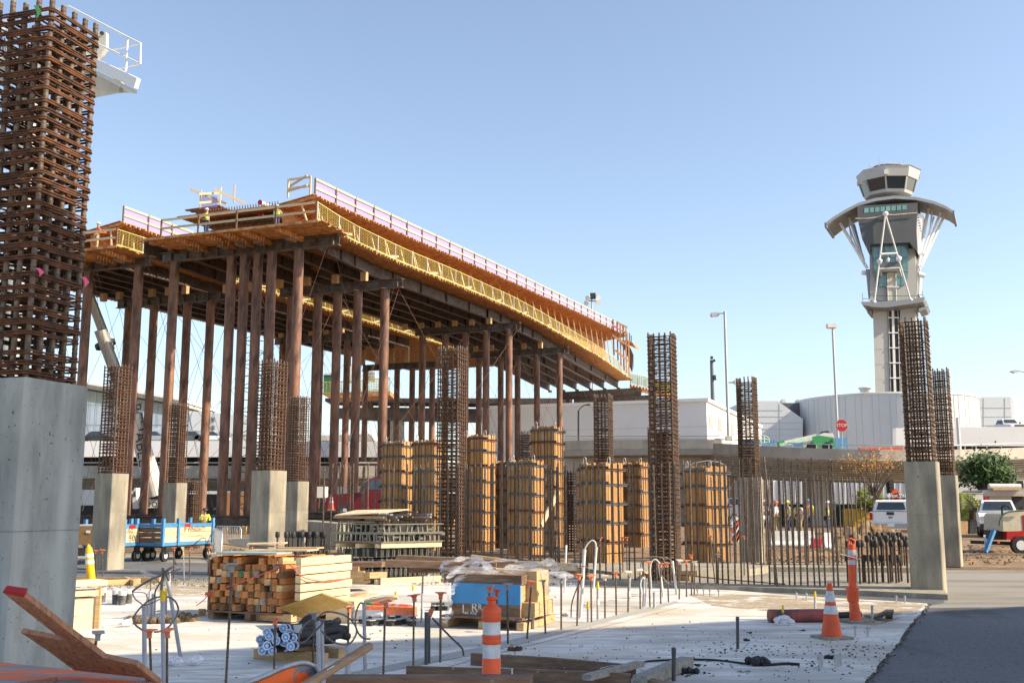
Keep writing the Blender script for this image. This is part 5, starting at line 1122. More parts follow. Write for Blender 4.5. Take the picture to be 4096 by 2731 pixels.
film([(1480, 740), (1500, 900), (1530, 1080), (1500, 1280), (1420, 1420)], Yf - .04, .06, seed=5); film([(1260, 500), (1500, 440), (1800, 400), (2020, 390), (2000, 560), (1700, 640)], Yf + .2, .12, seed=6)
film([(1560, 660), (1700, 720), (1900, 760), (1900, 900)], Yf + .15, .1, seed=7); film([(1900, 640), (2150, 700), (2300, 740), (2352, 600)], Yf + .2, .16, seed=8); film([(600, 380), (900, 390), (1200, 350), (1450, 360)], Yf + .1, .05, seed=9)
film([(350, 680), (350, 850), (400, 1100)], Yf, .05, seed=10); film([(1480, 800), (1600, 850), (1830, 850)], Yf + .1, .14, seed=11); film([(340, 640), (620, 420), (850, 340)], Yf - .03, .07, seed=12)
# ================= pallets of formwork clamps =================
zk = lambda x, y: (1000 + x * .3189, 1850 + y * .3189)
Yk = G(*zk(1580, 1530), .03).y
fr = G(*zk(1600, 1530), .03); flk = G(*zk(1050, 1508), .03); ak = (fr - flk).normalized(); dk = Vector((-ak.y, ak.x, 0)); dk = (dk + ak * .55).normalized(); LK = (fr - flk).length; DK = 1.45
def slab_(z0_, z1_, m, nm, par, ex=0.0, e2=0.0):
    a = flk - ak * ex - dk * e2; a.z = z0_; c = fr + ak * ex - dk * e2; c.z = z0_
    part(nm, MB().prism([a, c, c + dk * (DK + 2 * e2), a + dk * (DK + 2 * e2)], (0, 0, z1_ - z0_)), m, par)
zl = lambda py: ZH(fr, 1850 + py * .3189)
def pallet(zb_, zt_, lab):
    t = thing('pallet', lab, 'pallet', Vector((flk.x, flk.y, zb_)), 'pallets in the clamp stack')
    for k in range(5): a = flk + dk * (.08 + k * (DK - .16) / 4); a.z = zt_ - .015; part('deck_board', MB().beam(a - ak * .05, a + ak * (LK + .05), .14, .028), m_woodd, t)
    for k in range(3): a = flk + ak * (.06 + k * (LK - .12) / 2); a.z = (zb_ + zt_) / 2 - .015; part('skid', MB().beam(a, a + dk * DK, .1, zt_ - zb_ - .03), m_woodl, t)
    part('side_board', MB().beam(Vector((fr.x, fr.y, (zb_ + zt_) / 2)) + ak * .07, Vector((fr.x, fr.y, (zb_ + zt_) / 2)) + ak * .07 + dk * DK, .03, zt_ - zb_), m_woodl, t)
pallet(.03, zl(1445), 'lowest pallet of the clamp stack'); pallet(zl(1070), zl(1000), 'middle pallet of the clamp stack')
m_zinc = mat('zinc_green', (.2, .2, .165), .45, metal=.5, var=.25, scale=20)
def hooks(zb_, zt_, n, lab):
    t = thing('clamp_bundle', lab, 'clamp bundle', Vector((flk.x, flk.y, zb_)), 'bundles of form clamps')
    h = zt_ - zb_
    for side, (o, d, ln) in enumerate([(fr + ak * .02, dk, DK), (flk - dk * .02, ak, LK)]):
        m_ = n if side == 0 else n
        for k in range(m_):
            p = o + d * (.05 + (ln - .1) * k / (m_ - 1)); w_ = ln / m_ * .3; p.z = zb_ + .02
            if side == 0 or k % 3: part('hook', MB().path([p, p + Vector((0, 0, h * .75)), p + d * w_ * .5 + Vector((0, 0, h * .92)), p + d * w_ + Vector((0, 0, h * .75)), p + d * w_ + Vector((0, 0, 0))], .011, 5), m_zinc, t)
    a = flk + ak * .12 + dk * .12; a.z = zb_ + h * .1; c = fr - ak * .12 + dk * .12; c.z = a.z; part('core', MB().prism([a, c, c + dk * (DK - .25), a + dk * (DK - .25)], (0, 0, h * .8)), m_dark, t)
hooks(zl(1445), zl(1330), 13, 'lowest bundle of looped form clamps'); hooks(zl(1330), zl(1200), 13, 'second bundle of looped form clamps'); hooks(zl(1200), zl(1075), 11, 'upper bundle of looped clamps under the middle pallet')
def rack(zb_, zt_, lab, n):
    t = thing('clamp_rack', lab, 'clamp rack', Vector((flk.x, flk.y, zb_)), 'racks of form clamps'); h = zt_ - zb_; rnd = random.Random(n)
    for z in (zb_ + .012, zt_ - .012):
        a = flk - ak * .06; a.z = z; c = fr + ak * .1; c.z = z; a2 = a + dk * DK; c2 = c + dk * DK
        for p, q in ((a, c), (c, c2), (a2, c2)): part('rail_bar', MB().beam(p, q, .05, .022), m_zinc, t)
    for o, d, ln in ((flk, ak, LK), (fr + ak * .05, dk, DK)):
        for k in range(n):
            p = o + d * (.05 + ln * k / n + rnd.uniform(0, .05)); p.z = zb_ + .02; w_ = rnd.choice([.03, .05, .06]); q = p + Vector((0, 0, h - .04)) + d * rnd.uniform(-.03, .03)
            part('upright', MB().beam(p, q, w_, .03, d), m_zinc if rnd.random() < .75 else m_woodg, t)
            if rnd.random() < .4: z = rnd.uniform(.2, .8) * h; part('crosspiece', MB().beam(p + Vector((0, 0, z)), p + d * ln / n * 1.3 + Vector((0, 0, z)), .03, .04), m_zinc, t)
    a = flk + ak * .2 + dk * .2; a.z = zb_ + .02; c = fr - ak * .2 + dk * .2; c.z = a.z; part('core', MB().prism([a, c, c + dk * (DK - .4), a + dk * (DK - .4)], (0, 0, h * .85)), m_dark, t)
rack(zl(1000), zl(885), 'lower rack of steel clamps above the middle pallet', 12); rack(zl(885), zl(765), 'upper rack of steel clamps above the middle pallet', 11)
rnd = random.Random(3)
for k in range(26):
    f_ = k / 26; z = zl(755) + (zl(620) - zl(755)) * rnd.random(); r_ = rnd.random(); p = flk + ak * rnd.uniform(0, LK * .8) + dk * rnd.uniform(0, .3); p.z = z
    if k % 2: p = fr + dk * rnd.uniform(.05, DK * .9) + ak * rnd.uniform(-.25, .0); p.z = z; q = p + ak * rnd.uniform(.1, .22) + Vector((0, 0, rnd.uniform(-.02, .05))); p = p - ak * .6; w_ = rnd.uniform(.03, .07)
    else: q = p + ak * rnd.uniform(.4, .9) + Vector((0, 0, rnd.uniform(-.02, .03))); w_ = rnd.uniform(.05, .12)
    solo('loose_clamp', MB().beam(p, q, w_, .035), rnd.choice([m_zinc, m_woodg, m_gal, m_woodd]), 'loose grey clamp bar in the heap on top of the clamp stack', 'clamp bar', 'loose clamp bars on the stack')
a, c, d, e = PY(*zk(1065, 652), Yk + .0), PY(*zk(1620, 625), Yk - .1), PY(*zk(2000, 578), Yk + 1.2), PY(*zk(1330, 592), Yk + 1.4)
solo('top_sheet', MB().prism([a, c, d, e], (0, 0, -.02)), m_woodl, 'tilted pale plywood sheet covering the clamp stack', 'plywood sheet')
solo('under_board', MB().beam(PY(*zk(1070, 680), Yk), PY(*zk(1690, 685), Yk - .1), .3, .05), m_woodd, 'reddish board just below the top sheet of the clamp stack', 'board')
for k, (x0, x1, y, h_) in enumerate([(960, 1680, 1268, .1), (1000, 1400, 1322, .1), (980, 1465, 1360, .05), (975, 1475, 1385, .05), (985, 1470, 1410, .05), (975, 1478, 1436, .05), (980, 1460, 1462, .06), (970, 1475, 1488, .06), (1480, 1610, 1405, .12)]):
    p, q = PY(*zk(x0, y), Yk - 1.3), PY(*zk(x1, y + 3), Yk - 1.45 - (.3 if k == 8 else 0)); m = m_wood if k else m_woodd
    solo('stacked_plank', MB().beam(p, q, .35, h_ * .93), m, f'{ORD[k]} plank from the top in the pile left of the clamp stack' if k < 8 else 'short square timber between the planks and the hooks', 'plank', 'planks left of the clamp stack')
# ================= blue carts =================
zq = lambda x, y: (300 + x * .2979, 1850 + y * .2979)
def cart(xl, xr, yl, yr, ybl, ybr, Y0, Y1, lab, txt, wheels):
    A, B = PY(*zq(xl, yl), Y0), PY(*zq(xr, yr), Y1); d = (B - A); d.z = 0; d.normalize(); n = Vector((-d.y, d.x, 0)); zb_ = ZH(A, 1850 + ybl * .2979); zt_ = A.z; A.z = B.z = 0; L = (B - A).length; W_ = .95
    t = thing('material_cart', lab, 'cart', A, 'blue framed material carts'); h = zt_ - zb_
    for k in range(3):
        z = zb_ + .1 + (h - .2) * (k + .5) / 3
        for o in (Vector(), n * W_): part('side_plank', MB().beam(A + o + d * .05 + Vector((0, 0, z)), B + o - d * .05 + Vector((0, 0, z)), .03, (h - .2) / 3 - .012), m_woodl, t)
        for e in (A + d * .03, B - d * .03): part('end_plank', MB().beam(e + Vector((0, 0, z)) + n * .02, e + n * (W_ - .02) + Vector((0, 0, z)), .03, (h - .2) / 3 - .012), m_woodd, t)
    for z in (zb_ + .05, zt_ - .05):
        for p, q in ((A, B), (A + n * W_, B + n * W_), (A, A + n * W_), (B, B + n * W_)): part('rail', MB().beam(p + Vector((0, 0, z)) - n * .003, q + Vector((0, 0, z)), .07, .1), m_blue, t)
    for p in (A, A + d * (L * .28), B - d * .12, A + n * W_, B + n * W_): part('post', MB().beam(Vector((p.x, p.y, zb_)) - n * .03, Vector((p.x, p.y, zt_ + .16)) - n * .03, .09, .09, n), m_blue, t)
    part('floor', MB().prism([A + Vector((0, 0, zb_)), B + Vector((0, 0, zb_)), B + n * W_ + Vector((0, 0, zb_)), A + n * W_ + Vector((0, 0, zb_))], (0, 0, -.05)), m_dark, t)
    for f_, o in wheels:
        c = A + d * L * f_ + n * W_ * o; part('caster', MB().beam(Vector((c.x, c.y, zb_ - .03)), Vector((c.x, c.y, .22)), .14, .14), m_dark, t)
        w_ = part('wheel', MB().tube(c + n * -.05 + Vector((0, 0, .17)), c + n * .05 + Vector((0, 0, .17)), .17, 18), m_black, t); part('hub', MB().tube(c + n * -.06 + Vector((0, 0, .17)), c + n * .06 + Vector((0, 0, .17)), .08, 12), m_whited, w_)
    a_ = math.atan2(d.y, d.x)
    for s_, f_, z, sz in txt: q = A + d * L * f_ - n * .018; text(t, s_, (q.x, q.y, zb_ + h * z), sz, m_dark, (math.pi / 2, 0, a_))
    part('red_label', MB().box(A + d * L * .45 - n * .04 + Vector((0, 0, zt_ - .05)), (.28, .008, .09), a_), m_red, t)
    for o in (0, W_):
        q = A + d * L * .1 + n * o
    return t
cart(1175, 1870, 822, 812, 1120, 1090, 31.6, 34.0, 'right blue framed cart with pale plank sides, written on', [('JP WINGSATT', .6, .72, .17)], [(.06, 0), (.3, 1), (.88, 0), (.8, 1)])
cart(480, 1080, 838, 826, 1130, 1118, 30.8, 32.6, 'left blue framed cart half hidden by the concrete column', [('USG', .4, .7, .17), ('500', .5, .35, .26)], [(.1, 0), (.6, 0), (.82, .0), (.8, 1)])
t = thing('brown_box', 'brown site box on wheels at the far left behind the column', 'site box', PY(*zq(60, 1100), 30)); a, c = PY(*zq(-60, 1100), 30), PY(*zq(235, 1100), 30); zt_ = PY(*zq(100, 850), 30).z
part('body', MB().prism([a, c, c + U * 1.2, a + U * 1.2], (0, 0, zt_ - a.z)), mat('tan_box', (.3, .18, .07), .7), t); part('lid', MB().prism([a + Vector((0, 0, zt_ - a.z + .003)), c + Vector((0, 0, zt_ - a.z + .003)), c + U * 1.2 + Vector((0, 0, zt_ - a.z + .003)), a + U * 1.2 + Vector((0, 0, zt_ - a.z + .003))], (0, 0, .04)), m_whited, t)
part('frame', MB().beam(Vector((a.x, a.y + .3, .35)), Vector((c.x, c.y + .3, .35)), .7, .2), m_dark, t); part('wheel', MB().tube(Vector((a.x + .9, a.y + .1, .2)), Vector((a.x + .9, a.y + .25, .2)), .2, 14), m_black, t); part('sticker', MB().box(PY(*zq(177, 925), 29.98), (.12, .004, .07)), m_white, t)
# crowd barrier
def barrier(a, c, Y, lab):
    A, B = PY(*zq(*a), Y[0]), PY(*zq(*c), Y[1]); zb_ = .12; t = thing('crowd_barrier', lab, 'barrier', Vector((A.x, A.y, 0)), 'steel crowd barriers'); zt_ = A.z; A.z = B.z = 0; d = B - A
    fr_ = [A + Vector((0, 0, zb_)), A + Vector((0, 0, zt_ - .1)), A + d * .05 + Vector((0, 0, zt_)), A + d * .95 + Vector((0, 0, zt_)), B + Vector((0, 0, zt_ - .1)), B + Vector((0, 0, zb_))]
    part('frame', MB().path(fr_ + [], .02, 8), m_gal, t); part('lower_rail', MB().tube(A + Vector((0, 0, .2)), B + Vector((0, 0, .2)), .016, 6), m_gal, t)
    for k in range(1, 15): p = A + d * k / 15; part('bar', MB().tube(p + Vector((0, 0, .2)), p + Vector((0, 0, zt_)), .009, 6), m_gal, t)
    for p in (A + d * .1, A + d * .9): part('foot', MB().tube(p + Vector((-.05, -.3, .03)), p + Vector((.05, .3, .03)), .02, 6), m_gal, t)
barrier((1870, 880), (1978, 868), (33.5, 29.5), 'left crowd barrier beside the blue cart'); barrier((1890, 850), (2235, 818), (34, 33), 'right crowd barrier, the longer one')
# distant wheelbarrow
P = PY(960, 2190, 33); P.z = 0; t = thing('far_wheelbarrow', 'pale wheelbarrow with boards on it beyond the timber stack', 'wheelbarrow', P)
b = MB(); o = [P + Vector((x, y, z)) for x, y, z in [(-.35, -.3, .62), (.4, -.3, .66), (.4, .3, .66), (-.35, .3, .62)]]; i_ = [P + Vector((x, y, z)) for x, y, z in [(-.18, -.18, .38), (.22, -.18, .38), (.22, .18, .38), (-.18, .18, .38)]]; b.add(o + i_, [(0, 1, 5, 4), (1, 2, 6, 5), (2, 3, 7, 6), (3, 0, 4, 7), (4, 5, 6, 7)]); part('tray', b, m_gal, t)
part('wheel', MB().tube(P + Vector((.42, -.05, .2)), P + Vector((.42, .05, .2)), .2, 16), m_black, t)
for s in (-1, 1): part('handle', MB().beam(P + Vector((.5, s * .12, .3)), P + Vector((-.85, s * .3, .5)), .04, .04), m_wood, t); part('leg', MB().tube(P + Vector((-.2, s * .2, .4)), P + Vector((-.25, s * .2, 0)), .015, 6), m_gal, t)
# wooden kerb frame around the tallest cage and small pieces
for k, (a, c) in enumerate([((2565, 2312), (2760, 2318)), ((2600, 2296), (2790, 2300)), ((2570, 2318), (2600, 2294))]):
    p, q = G(*a, .12), G(*c, .12); solo('kerb_board', MB().beam(p, q, .05, .2), m_wood, ['front', 'rear', 'left'][k] + ' board of the wooden kerb round the tallest cage', 'board', 'kerb boards at the tallest cage')
for (a, c, lab) in [((320, 2338), (560, 2326), 'front form timber of the pit beside the yellow post'), ((300, 2318), (640, 2322), 'rear form timber of the pit beside the yellow post'), ((500, 2318), (540, 2334), 'short cross piece in the pit formwork')]: solo('pit_timber', MB().beam(G(*a, .08), G(*c, .08), .06, .14), m_wood, lab, 'timber')
for k, (x, y) in enumerate([(1718, 2340), (1731, 2345), (1776, 2318)]):
    P = G(x, y, .03); solo('painted_stub', MB().beam(P, P + Vector((.03 * k - .02, 0, .22)), .04 if k < 2 else .12, .03 if k < 2 else .1), m_whited, ['left thin', 'right thin leaning', 'wide'][k] + ' white stub on the slab left of the crate', 'stub')
solo('diagonal_plank', MB().beam(PY(2165, 2100, 30), PY(2235, 1965, 31), .05, .16), m_woodl, 'pale diagonal brace plank on the tallest yellow form', 'plank')
# steel I beams stacked on the ground below the bridge (behind the dowels)
for k, (y, h_) in enumerate([(2062, .35), (2090, .5)]):
    p, q = PY(1225, y, 44), PY(1520, y + 3, 42); solo('stored_beam', MB().ibeam(p, q, .35, h_, .04, .03), m_beam, ['upper', 'lower'][k] + ' steel beam stored behind the clamp stack', 'steel beam')
p, q = PY(1225, 2130, 43), PY(1380, 2145, 41); solo('concrete_block', MB().beam(p, q, .8, 1.0), m_conc, 'low pale concrete block behind the coupled dowels', 'concrete block')
# ================= people =================
def person(P, H, rz, label, vest=None, top=m_jean, legs=m_jean, helmet=m_white, pose='stand', group=None):
    t = thing('person', label, 'person', P, group); t.rotation_euler = (0, 0, rz); s = H / 1.78
    j = {'pel': (0, 0, .95), 'che': (0, -.02, 1.25), 'nek': (0, -.03, 1.48), 'hed': (0, -.05, 1.56), 'top': (0, -.05, 1.72)}
    for k, sg in (('L', -1), ('R', 1)):
        j['sh' + k] = (sg * .19, -.02, 1.42); j['hi' + k] = (sg * .1, 0, .9); j['kn' + k] = (sg * .12, -.03 - .05 * (sg > 0), .5); j['an' + k] = (sg * .13, .02 * sg, .09); j['to' + k] = (sg * .14, -.17, .03)
        if pose == 'work': j['el' + k] = (sg * .27, -.18, 1.2); j['wr' + k] = (sg * .16, -.42, 1.18)
        else: j['el' + k] = (sg * .27, .0, 1.14); j['wr' + k] = (sg * .27, -.1, .9)
        w_ = Vector(j['wr' + k]); e_ = Vector(j['el' + k]); d = (w_ - e_).normalized(); j['ha' + k] = tuple(w_ + d * .09)
        for q in range(5):
            side = Vector((sg * .018 * (q - 2), 0, 0)) if pose == 'work' else Vector((0, .018 * (q - 2), 0)); j[f'f{q}{k}'] = tuple(w_ + d * (.17 - .02 * abs(q - 2) - (.06 if q == 0 else 0)) + side * 1.6)
    E = [('pel', 'che'), ('che', 'nek'), ('nek', 'hed'), ('hed', 'top')]
    for k in 'LR':
        E += [('che', 'sh' + k), ('sh' + k, 'el' + k), ('el' + k, 'wr' + k), ('wr' + k, 'ha' + k), ('pel', 'hi' + k), ('hi' + k, 'kn' + k), ('kn' + k, 'an' + k), ('an' + k, 'to' + k)] + [('ha' + k, f'f{q}{k}') for q in range(5)]
    rad = {'pel': .15, 'che': .17, 'nek': .06, 'hed': .085, 'top': .085, 'sh': .075, 'el': .05, 'wr': .033, 'ha': .035, 'hi': .1, 'kn': .065, 'an': .05, 'to': .045}
    def skin(keys, edges, mul, m, nm):
        ks = [k for k in j if k in keys]; ix = {k: i for i, k in enumerate(ks)}; me = bpy.data.meshes.new(nm)
        me.from_pydata([Vector(j[k]) * s for k in ks], [(ix[a], ix[b]) for a, b in edges if a in ix and b in ix], []); o = bpy.data.objects.new(nm, me); C.objects.link(o)
        md = o.modifiers.new('s', 'SKIN')
        for i, k in enumerate(ks):
            r_ = (rad.get(k) or rad.get(k[:-1]) or .011) * mul * s; me.skin_vertices[0].data[i].radius = (r_, r_ * (.75 if k in ('pel', 'che') else 1)); me.skin_vertices[0].data[i].use_root = (i == 0)
        o.modifiers.new('u', 'SUBSURF').levels = 1; dg = bpy.context.evaluated_depsgraph_get(); m2 = bpy.data.meshes.new_from_object(o.evaluated_get(dg)); bpy.data.objects.remove(o)
        m2.materials.clear(); m2.materials.append(m); m2.polygons.foreach_set('use_smooth', [True] * len(m2.polygons)); return inst(nm, m2, t)
    skin(set(j), E, 1.0, m_skin, 'body')
    skin({'pel', 'hiL', 'hiR', 'knL', 'knR', 'anL', 'anR'}, E, 1.18, legs, 'trousers')
    skin({'pel', 'che', 'shL', 'shR', 'elL', 'elR', 'wrL', 'wrR'}, E, 1.15, top, 'shirt')
    if vest: skin({'pel', 'che', 'shL', 'shR'}, E, 1.28, vest, 'vest')
    b = MB()
    for sg in 'LR': b.lathe([(.05, 0), (.055, .03), (.045, .09)], 10, Vector(j['to' + sg]) * s + Vector((0, .08, -.03)))
    me = b.mesh('boots', Vector()); me.materials.append(m_black); inst('boots', me, t)
    b = MB().lathe([(.15, 0), (.125, .01), (.118, .05), (.09, .1), (.01, .125)], 16, Vector((0, -.06, 1.68)) * s); me = b.mesh('hard_hat', Vector()); me.materials.append(helmet); inst('hard_hat', me, t)
    b = MB().lathe([(.001, -.015), (.012, 0), (.001, .015)], 6, Vector((0, -.145, 1.62)) * s); b.box(Vector((0, -.137, 1.57)) * s, (.05, .01, .012)); me = b.mesh('face', Vector()); me.materials.append(m_dark); inst('face', me, t)
    return t
m_orj = mat('orange_jacket', (.8, .15, .05), .7); m_yj = mat('yellow_jacket', (.6, .75, .08), .7); m_tan = mat('tan_cloth', (.4, .32, .2), .8)
u1 = u0r + 1.3
def onfl(px, py, du=1.2): return PU(px, py, u0r + du)
q = onfl(828, 912, -1.4); q.z = zfr + .02; person(q, 1.85, R(-100), 'worker in lime jacket and white hard hat bending over rebar on the deck', None, m_yj, m_jean, m_white, 'work')
q = onfl(1106, 880, -.8); q.z = zfr + .02; person(q, 1.75, R(160), 'worker in lime top at the right end of the deck rebar', m_vest, m_tan, m_jean, m_white, 'work')
q = PU(385, 985, UF + .6); q.z = zfl + .02; person(q, 1.8, R(120), 'worker in orange jacket and white hard hat on the left deck', None, m_orj, m_tan, m_white, 'work')
q = PY(815, 2120, 48); q.z = .0; person(q, 1.5, R(30), 'worker in lime shirt crouching low behind the right blue cart', None, m_vest, m_jean, m_dark, 'work')
for (x, H_, vest, tp_, lg, hm, lab) in [(3155, 1.78, m_vest, m_tan, m_jean, m_vest, 'worker in lime vest with lime hat behind the white barrier'), (3236, 1.85, m_vesto, m_yj, m_jean, m_blue, 'worker in orange and lime vest, tallest behind the barrier'), (3110, 1.75, None, m_white, m_tan, m_or, 'person in white with yellow-orange hat at the left of the barrier group'),
                               (3062, 1.8, None, m_whited, m_whited, m_white, 'person all in white standing at the column edge'), (3197, 1.7, None, m_capp, m_tan, m_dark, 'person in pink top between the two vested workers'), (3310, 1.75, m_vest, m_jean, m_jean, m_white, 'far worker right of the barrel by the mound')]:
    P = PY(x, 2100, 58); P.z = 0.05; person(P, H_ * 1.05, R(x % 360), lab, vest, tp_, lg, hm)
# ================= vehicles =================
def pickup(P, rz, body, lab, rack=False, lights='tail', emblem=True):
    t = thing('pickup_truck', lab, 'pickup truck', P); t.rotation_euler = (0, 0, rz)      # length along +Y is forward
    def lp(nm, mb, m, par=t):
        me = mb.mesh(nm, Vector()); me.materials.append(m); return inst(nm, me, par)
    side = [(-2.9, .55), (-2.9, 1.0), (-2.85, 1.32), (-1.0, 1.32), (.75, 1.32), (.85, 1.28), (2.55, 1.18), (2.85, 1.05), (2.9, .6), (2.5, .5), (-2.5, .5)]
    b = MB(); b.prism([(-.99, y, z) for y, z in side], (1.98, 0, 0)); lp('body', b, body)
    b = MB(); cab = [(-.95, 1.3, .93), (-.8, 1.85, .76), (-.55, 1.93, .72), (.3, 1.93, .72), (.55, 1.85, .76), (1.15, 1.3, .93)]
    L_ = [(-w_, y, z) for y, z, w_ in cab]; R__ = [(w_, y, z) for y, z, w_ in cab]; n = 6
    b.add(L_ + R__, [list(range(n)), list(range(n, 2 * n))[::-1]] + [(i, n + i, n + (i + 1) % n, (i + 1) % n) for i in range(n)]); lp('cab', b, body)
    lp('rear_window', MB().prism([(-.72, -.925, 1.42), (.72, -.925, 1.42), (.62, -.835, 1.8), (-.62, -.835, 1.8)], (0, -.02, 0)), m_glass)
    lp('windscreen', MB().prism([(-.76, 1.07, 1.4), (.76, 1.07, 1.4), (.64, .62, 1.83), (-.64, .62, 1.83)], (0, .04, .03)), m_glass)
    for sg in (-1, 1):
        lp('side_window', MB().prism([(sg * .915, -.75, 1.38), (sg * .915, .95, 1.38), (sg * .79, .5, 1.8), (sg * .79, -.65, 1.8)], (sg * .015, 0, .004)), m_glass)
        w_ = lp('mirror', MB().box((sg * 1.12, .85, 1.42), (.2, .1, .26)), m_dark)
        lp('tail_light', MB().box((sg * .93, -2.9, 1.1), (.14, .05, .36)), m_red); lp('headlight', MB().box((sg * .8, 2.86, .98), (.3, .08, .22)), m_whited)
        for y in (-1.85, 1.9):
            wh = lp('wheel', MB().tube((sg * .78, y, .4), (sg * 1.01, y, .4), .4, 22), m_black)
            me = MB().tube((sg * 1.0, y, .4), (sg * 1.02, y, .4), .23, 14).mesh('hub', Vector()); me.materials.append(m_gal); inst('hub', me, wh)
    lp('rear_bumper', MB().box((0, -2.97, .62), (1.96, .16, .24)), m_gal if body is m_white else m_whited); lp('front_bumper', MB().box((0, 2.95, .55), (1.96, .16, .3)), m_dark)
    lp('grille', MB().box((0, 2.9, .92), (1.1, .06, .34)), m_dark); lp('tailgate', MB().box((0, -2.905, 1.05), (1.6, .03, .48)), body); lp('tailgate_handle', MB().box((0, -2.925, 1.24), (.36, .03, .14)), m_dark)
    lp('plate', MB().box((0, -3.055, .66), (.32, .012, .16)), m_white); lp('emblem', MB().lathe([(.001, 0), (.12, .0), (.12, .012)], 20).add([], []), m_blue).rotation_euler = (math.pi / 2, 0, 0)
    e = t.children[-1] if t.children else None
    for o in C.objects:
        if o.parent is t and o.name.startswith('emblem'): o.location = (0, -2.925, 1.05); o.scale = (1, .45, 1)
    lp('bed_cover', MB().box((0, -1.9, 1.335), (1.7, 1.8, .04)), m_dark)
    if rack: lp('rack', MB().box((0, -.95, 2.0), (1.5, .06, .05)), m_dark)
    return t
P = PY(3572, 2143, 56.5); P.z = 0; pickup(P, R(-21), m_white, 'white pickup truck seen from behind, partly hidden by the big right column', True)
P = PY(3995, 2143, 58); P.z = 0; pickup(P, R(158), m_white, 'white pickup truck facing the camera behind the red and cream trailer')
P = PY(1520, 2100, 62); P.z = .6; tk = pickup(P, R(100), mat('dark_red', (.1, .008, .012), .3), 'dark red truck with raked windscreen behind the tall bars'); tk.scale = (1.3, 1.1, 1.4)
P = PY(2930, 2100, 85); P.z = .3; pickup(P, R(200), m_white, 'white truck glimpsed between the form and the middle right column')
# trailer with cream tank
zr5 = lambda x, y: (3300 + x * .3384, 1850 + y * .3384)
Yt = 37.0
def pr(nm, pts, Y, d, m, t): return part(nm, MB().prism([PY(*zr5(*p), Y) for p in pts], (0, d, 0)), m, t)
P = PY(4096, 2208, Yt); t = thing('generator_trailer', 'trailer with cream tank body over a red base at the right edge', 'trailer', (P.x, P.y, 0))
pr('tank', [(2105, 810), (2102, 640), (2120, 605), (2180, 580), (2420, 575), (2420, 810)], Yt, 1.5, mat('cream_paint', (.62, .56, .42), .5), t); pr('red_base', [(2150, 905), (2150, 812), (2420, 800), (2420, 915), (2270, 915)], Yt - .02, 1.5, m_red, t)
c = PY(*zr5(2320, 975), Yt - .1); w_ = part('wheel', MB().tube((c.x, c.y, c.z), (c.x, c.y + .22, c.z), .30, 22), m_black, t); part('rim', MB().tube((c.x, c.y - .01, c.z), (c.x, c.y + .1, c.z), .17, 16), m_white, w_)
b = MB(); b.path([PY(*zr5(x, y), Yt - .05) for x, y in [(2222, 1000), (2225, 920), (2270, 870), (2360, 865), (2420, 880)]], .04, 6); part('mudguard', b, m_red, t)
b = MB().path([PY(*zr5(x, y), Yt) for x, y in [(2095, 610), (2090, 530), (2110, 505), (2165, 505), (2190, 545)]], .035, 8); part('hoop', b, m_black, t)
pr('engine', [(2010, 910), (2010, 800), (2145, 800), (2145, 910)], Yt + .3, .9, m_dark, t)
part('drawbar', MB().beam(PY(*zr5(2250, 955), Yt + .5), PY(*zr5(1720, 935), Yt + .9), .12, .12), m_dark, t); part('jack', MB().beam(PY(*zr5(1885, 860), Yt), PY(*zr5(1912, 1020), Yt - .4), .07, .07), m_whited, t)
part('blue_strut', MB().beam(PY(*zr5(1995, 800), Yt - .2), PY(*zr5(1895, 1058), Yt - .5), .13, .1), m_blue, t); part('lamp', MB().box(PY(*zr5(2052, 938), Yt - .02), (.08, .03, .08)), m_or, t)
part('hose', MB().path(catmull([PY(*zr5(x, y), Yt - .1) for x, y in [(2060, 745), (2070, 680), (2110, 610), (2200, 575), (2352, 565)]]), .03, 7), mat('hose_green', (.08, .13, .09), .6), t)
part('number_mark', MB().box(PY(*zr5(2350, 715), Yt - .01), (.08, .01, .55)), m_red, t)
# site container with pipes on the roof
t = thing('site_container', 'beige site container with open dark bay, loaded roof rack and signs', 'container', PY(4000, 2100, 66)); Yc_ = 66
pr('wall', [(1940, 700), (1940, 395), (2205, 395), (2205, 700)], Yc_, 4, mat('beige_paint', (.42, .36, .27), .7), t); pr('dark_bay', [(2205, 700), (2205, 400), (2420, 400), (2420, 700)], Yc_ + .4, 3, m_dark, t); pr('roof_beam', [(1540, 362), (1540, 350), (2420, 362), (2420, 395), (1880, 395), (1880, 372)], Yc_ - .1, 4, mat('beige_paint', (0, 0, 0)), t)
pr('roof_sheets', [(1870, 362), (1850, 340), (1890, 320), (2420, 325), (2420, 362)], Yc_, 3, m_gal, t); pr('notice', [(1980, 440), (2070, 440), (2070, 490), (1980, 490)], Yc_ - .02, .01, m_white, t)
pr('timber_rack', [(1550, 680), (1550, 360), (1575, 360), (1575, 680)], Yc_, .2, m_woodl, t); pr('timber_rack', [(1600, 680), (1600, 375), (1630, 375), (1630, 680)], Yc_, .2, m_gal, t); pr('shelf_beam', [(1640, 545), (1640, 525), (1940, 530), (1940, 548)], Yc_ - .3, .1, m_woodl, t)
for k in range(3): part('roof_pipe', MB().tube(PY(*zr5(1935, 278 + k * 6), Yc_ + k * .35), PY(*zr5(2310, 282 + k * 6), Yc_ + k * .35), .17, 14), m_whited, t)
part('pipe_bearer', MB().beam(PY(*zr5(1955, 312), Yc_), PY(*zr5(2300, 312), Yc_), .8, .12), m_wood, t)
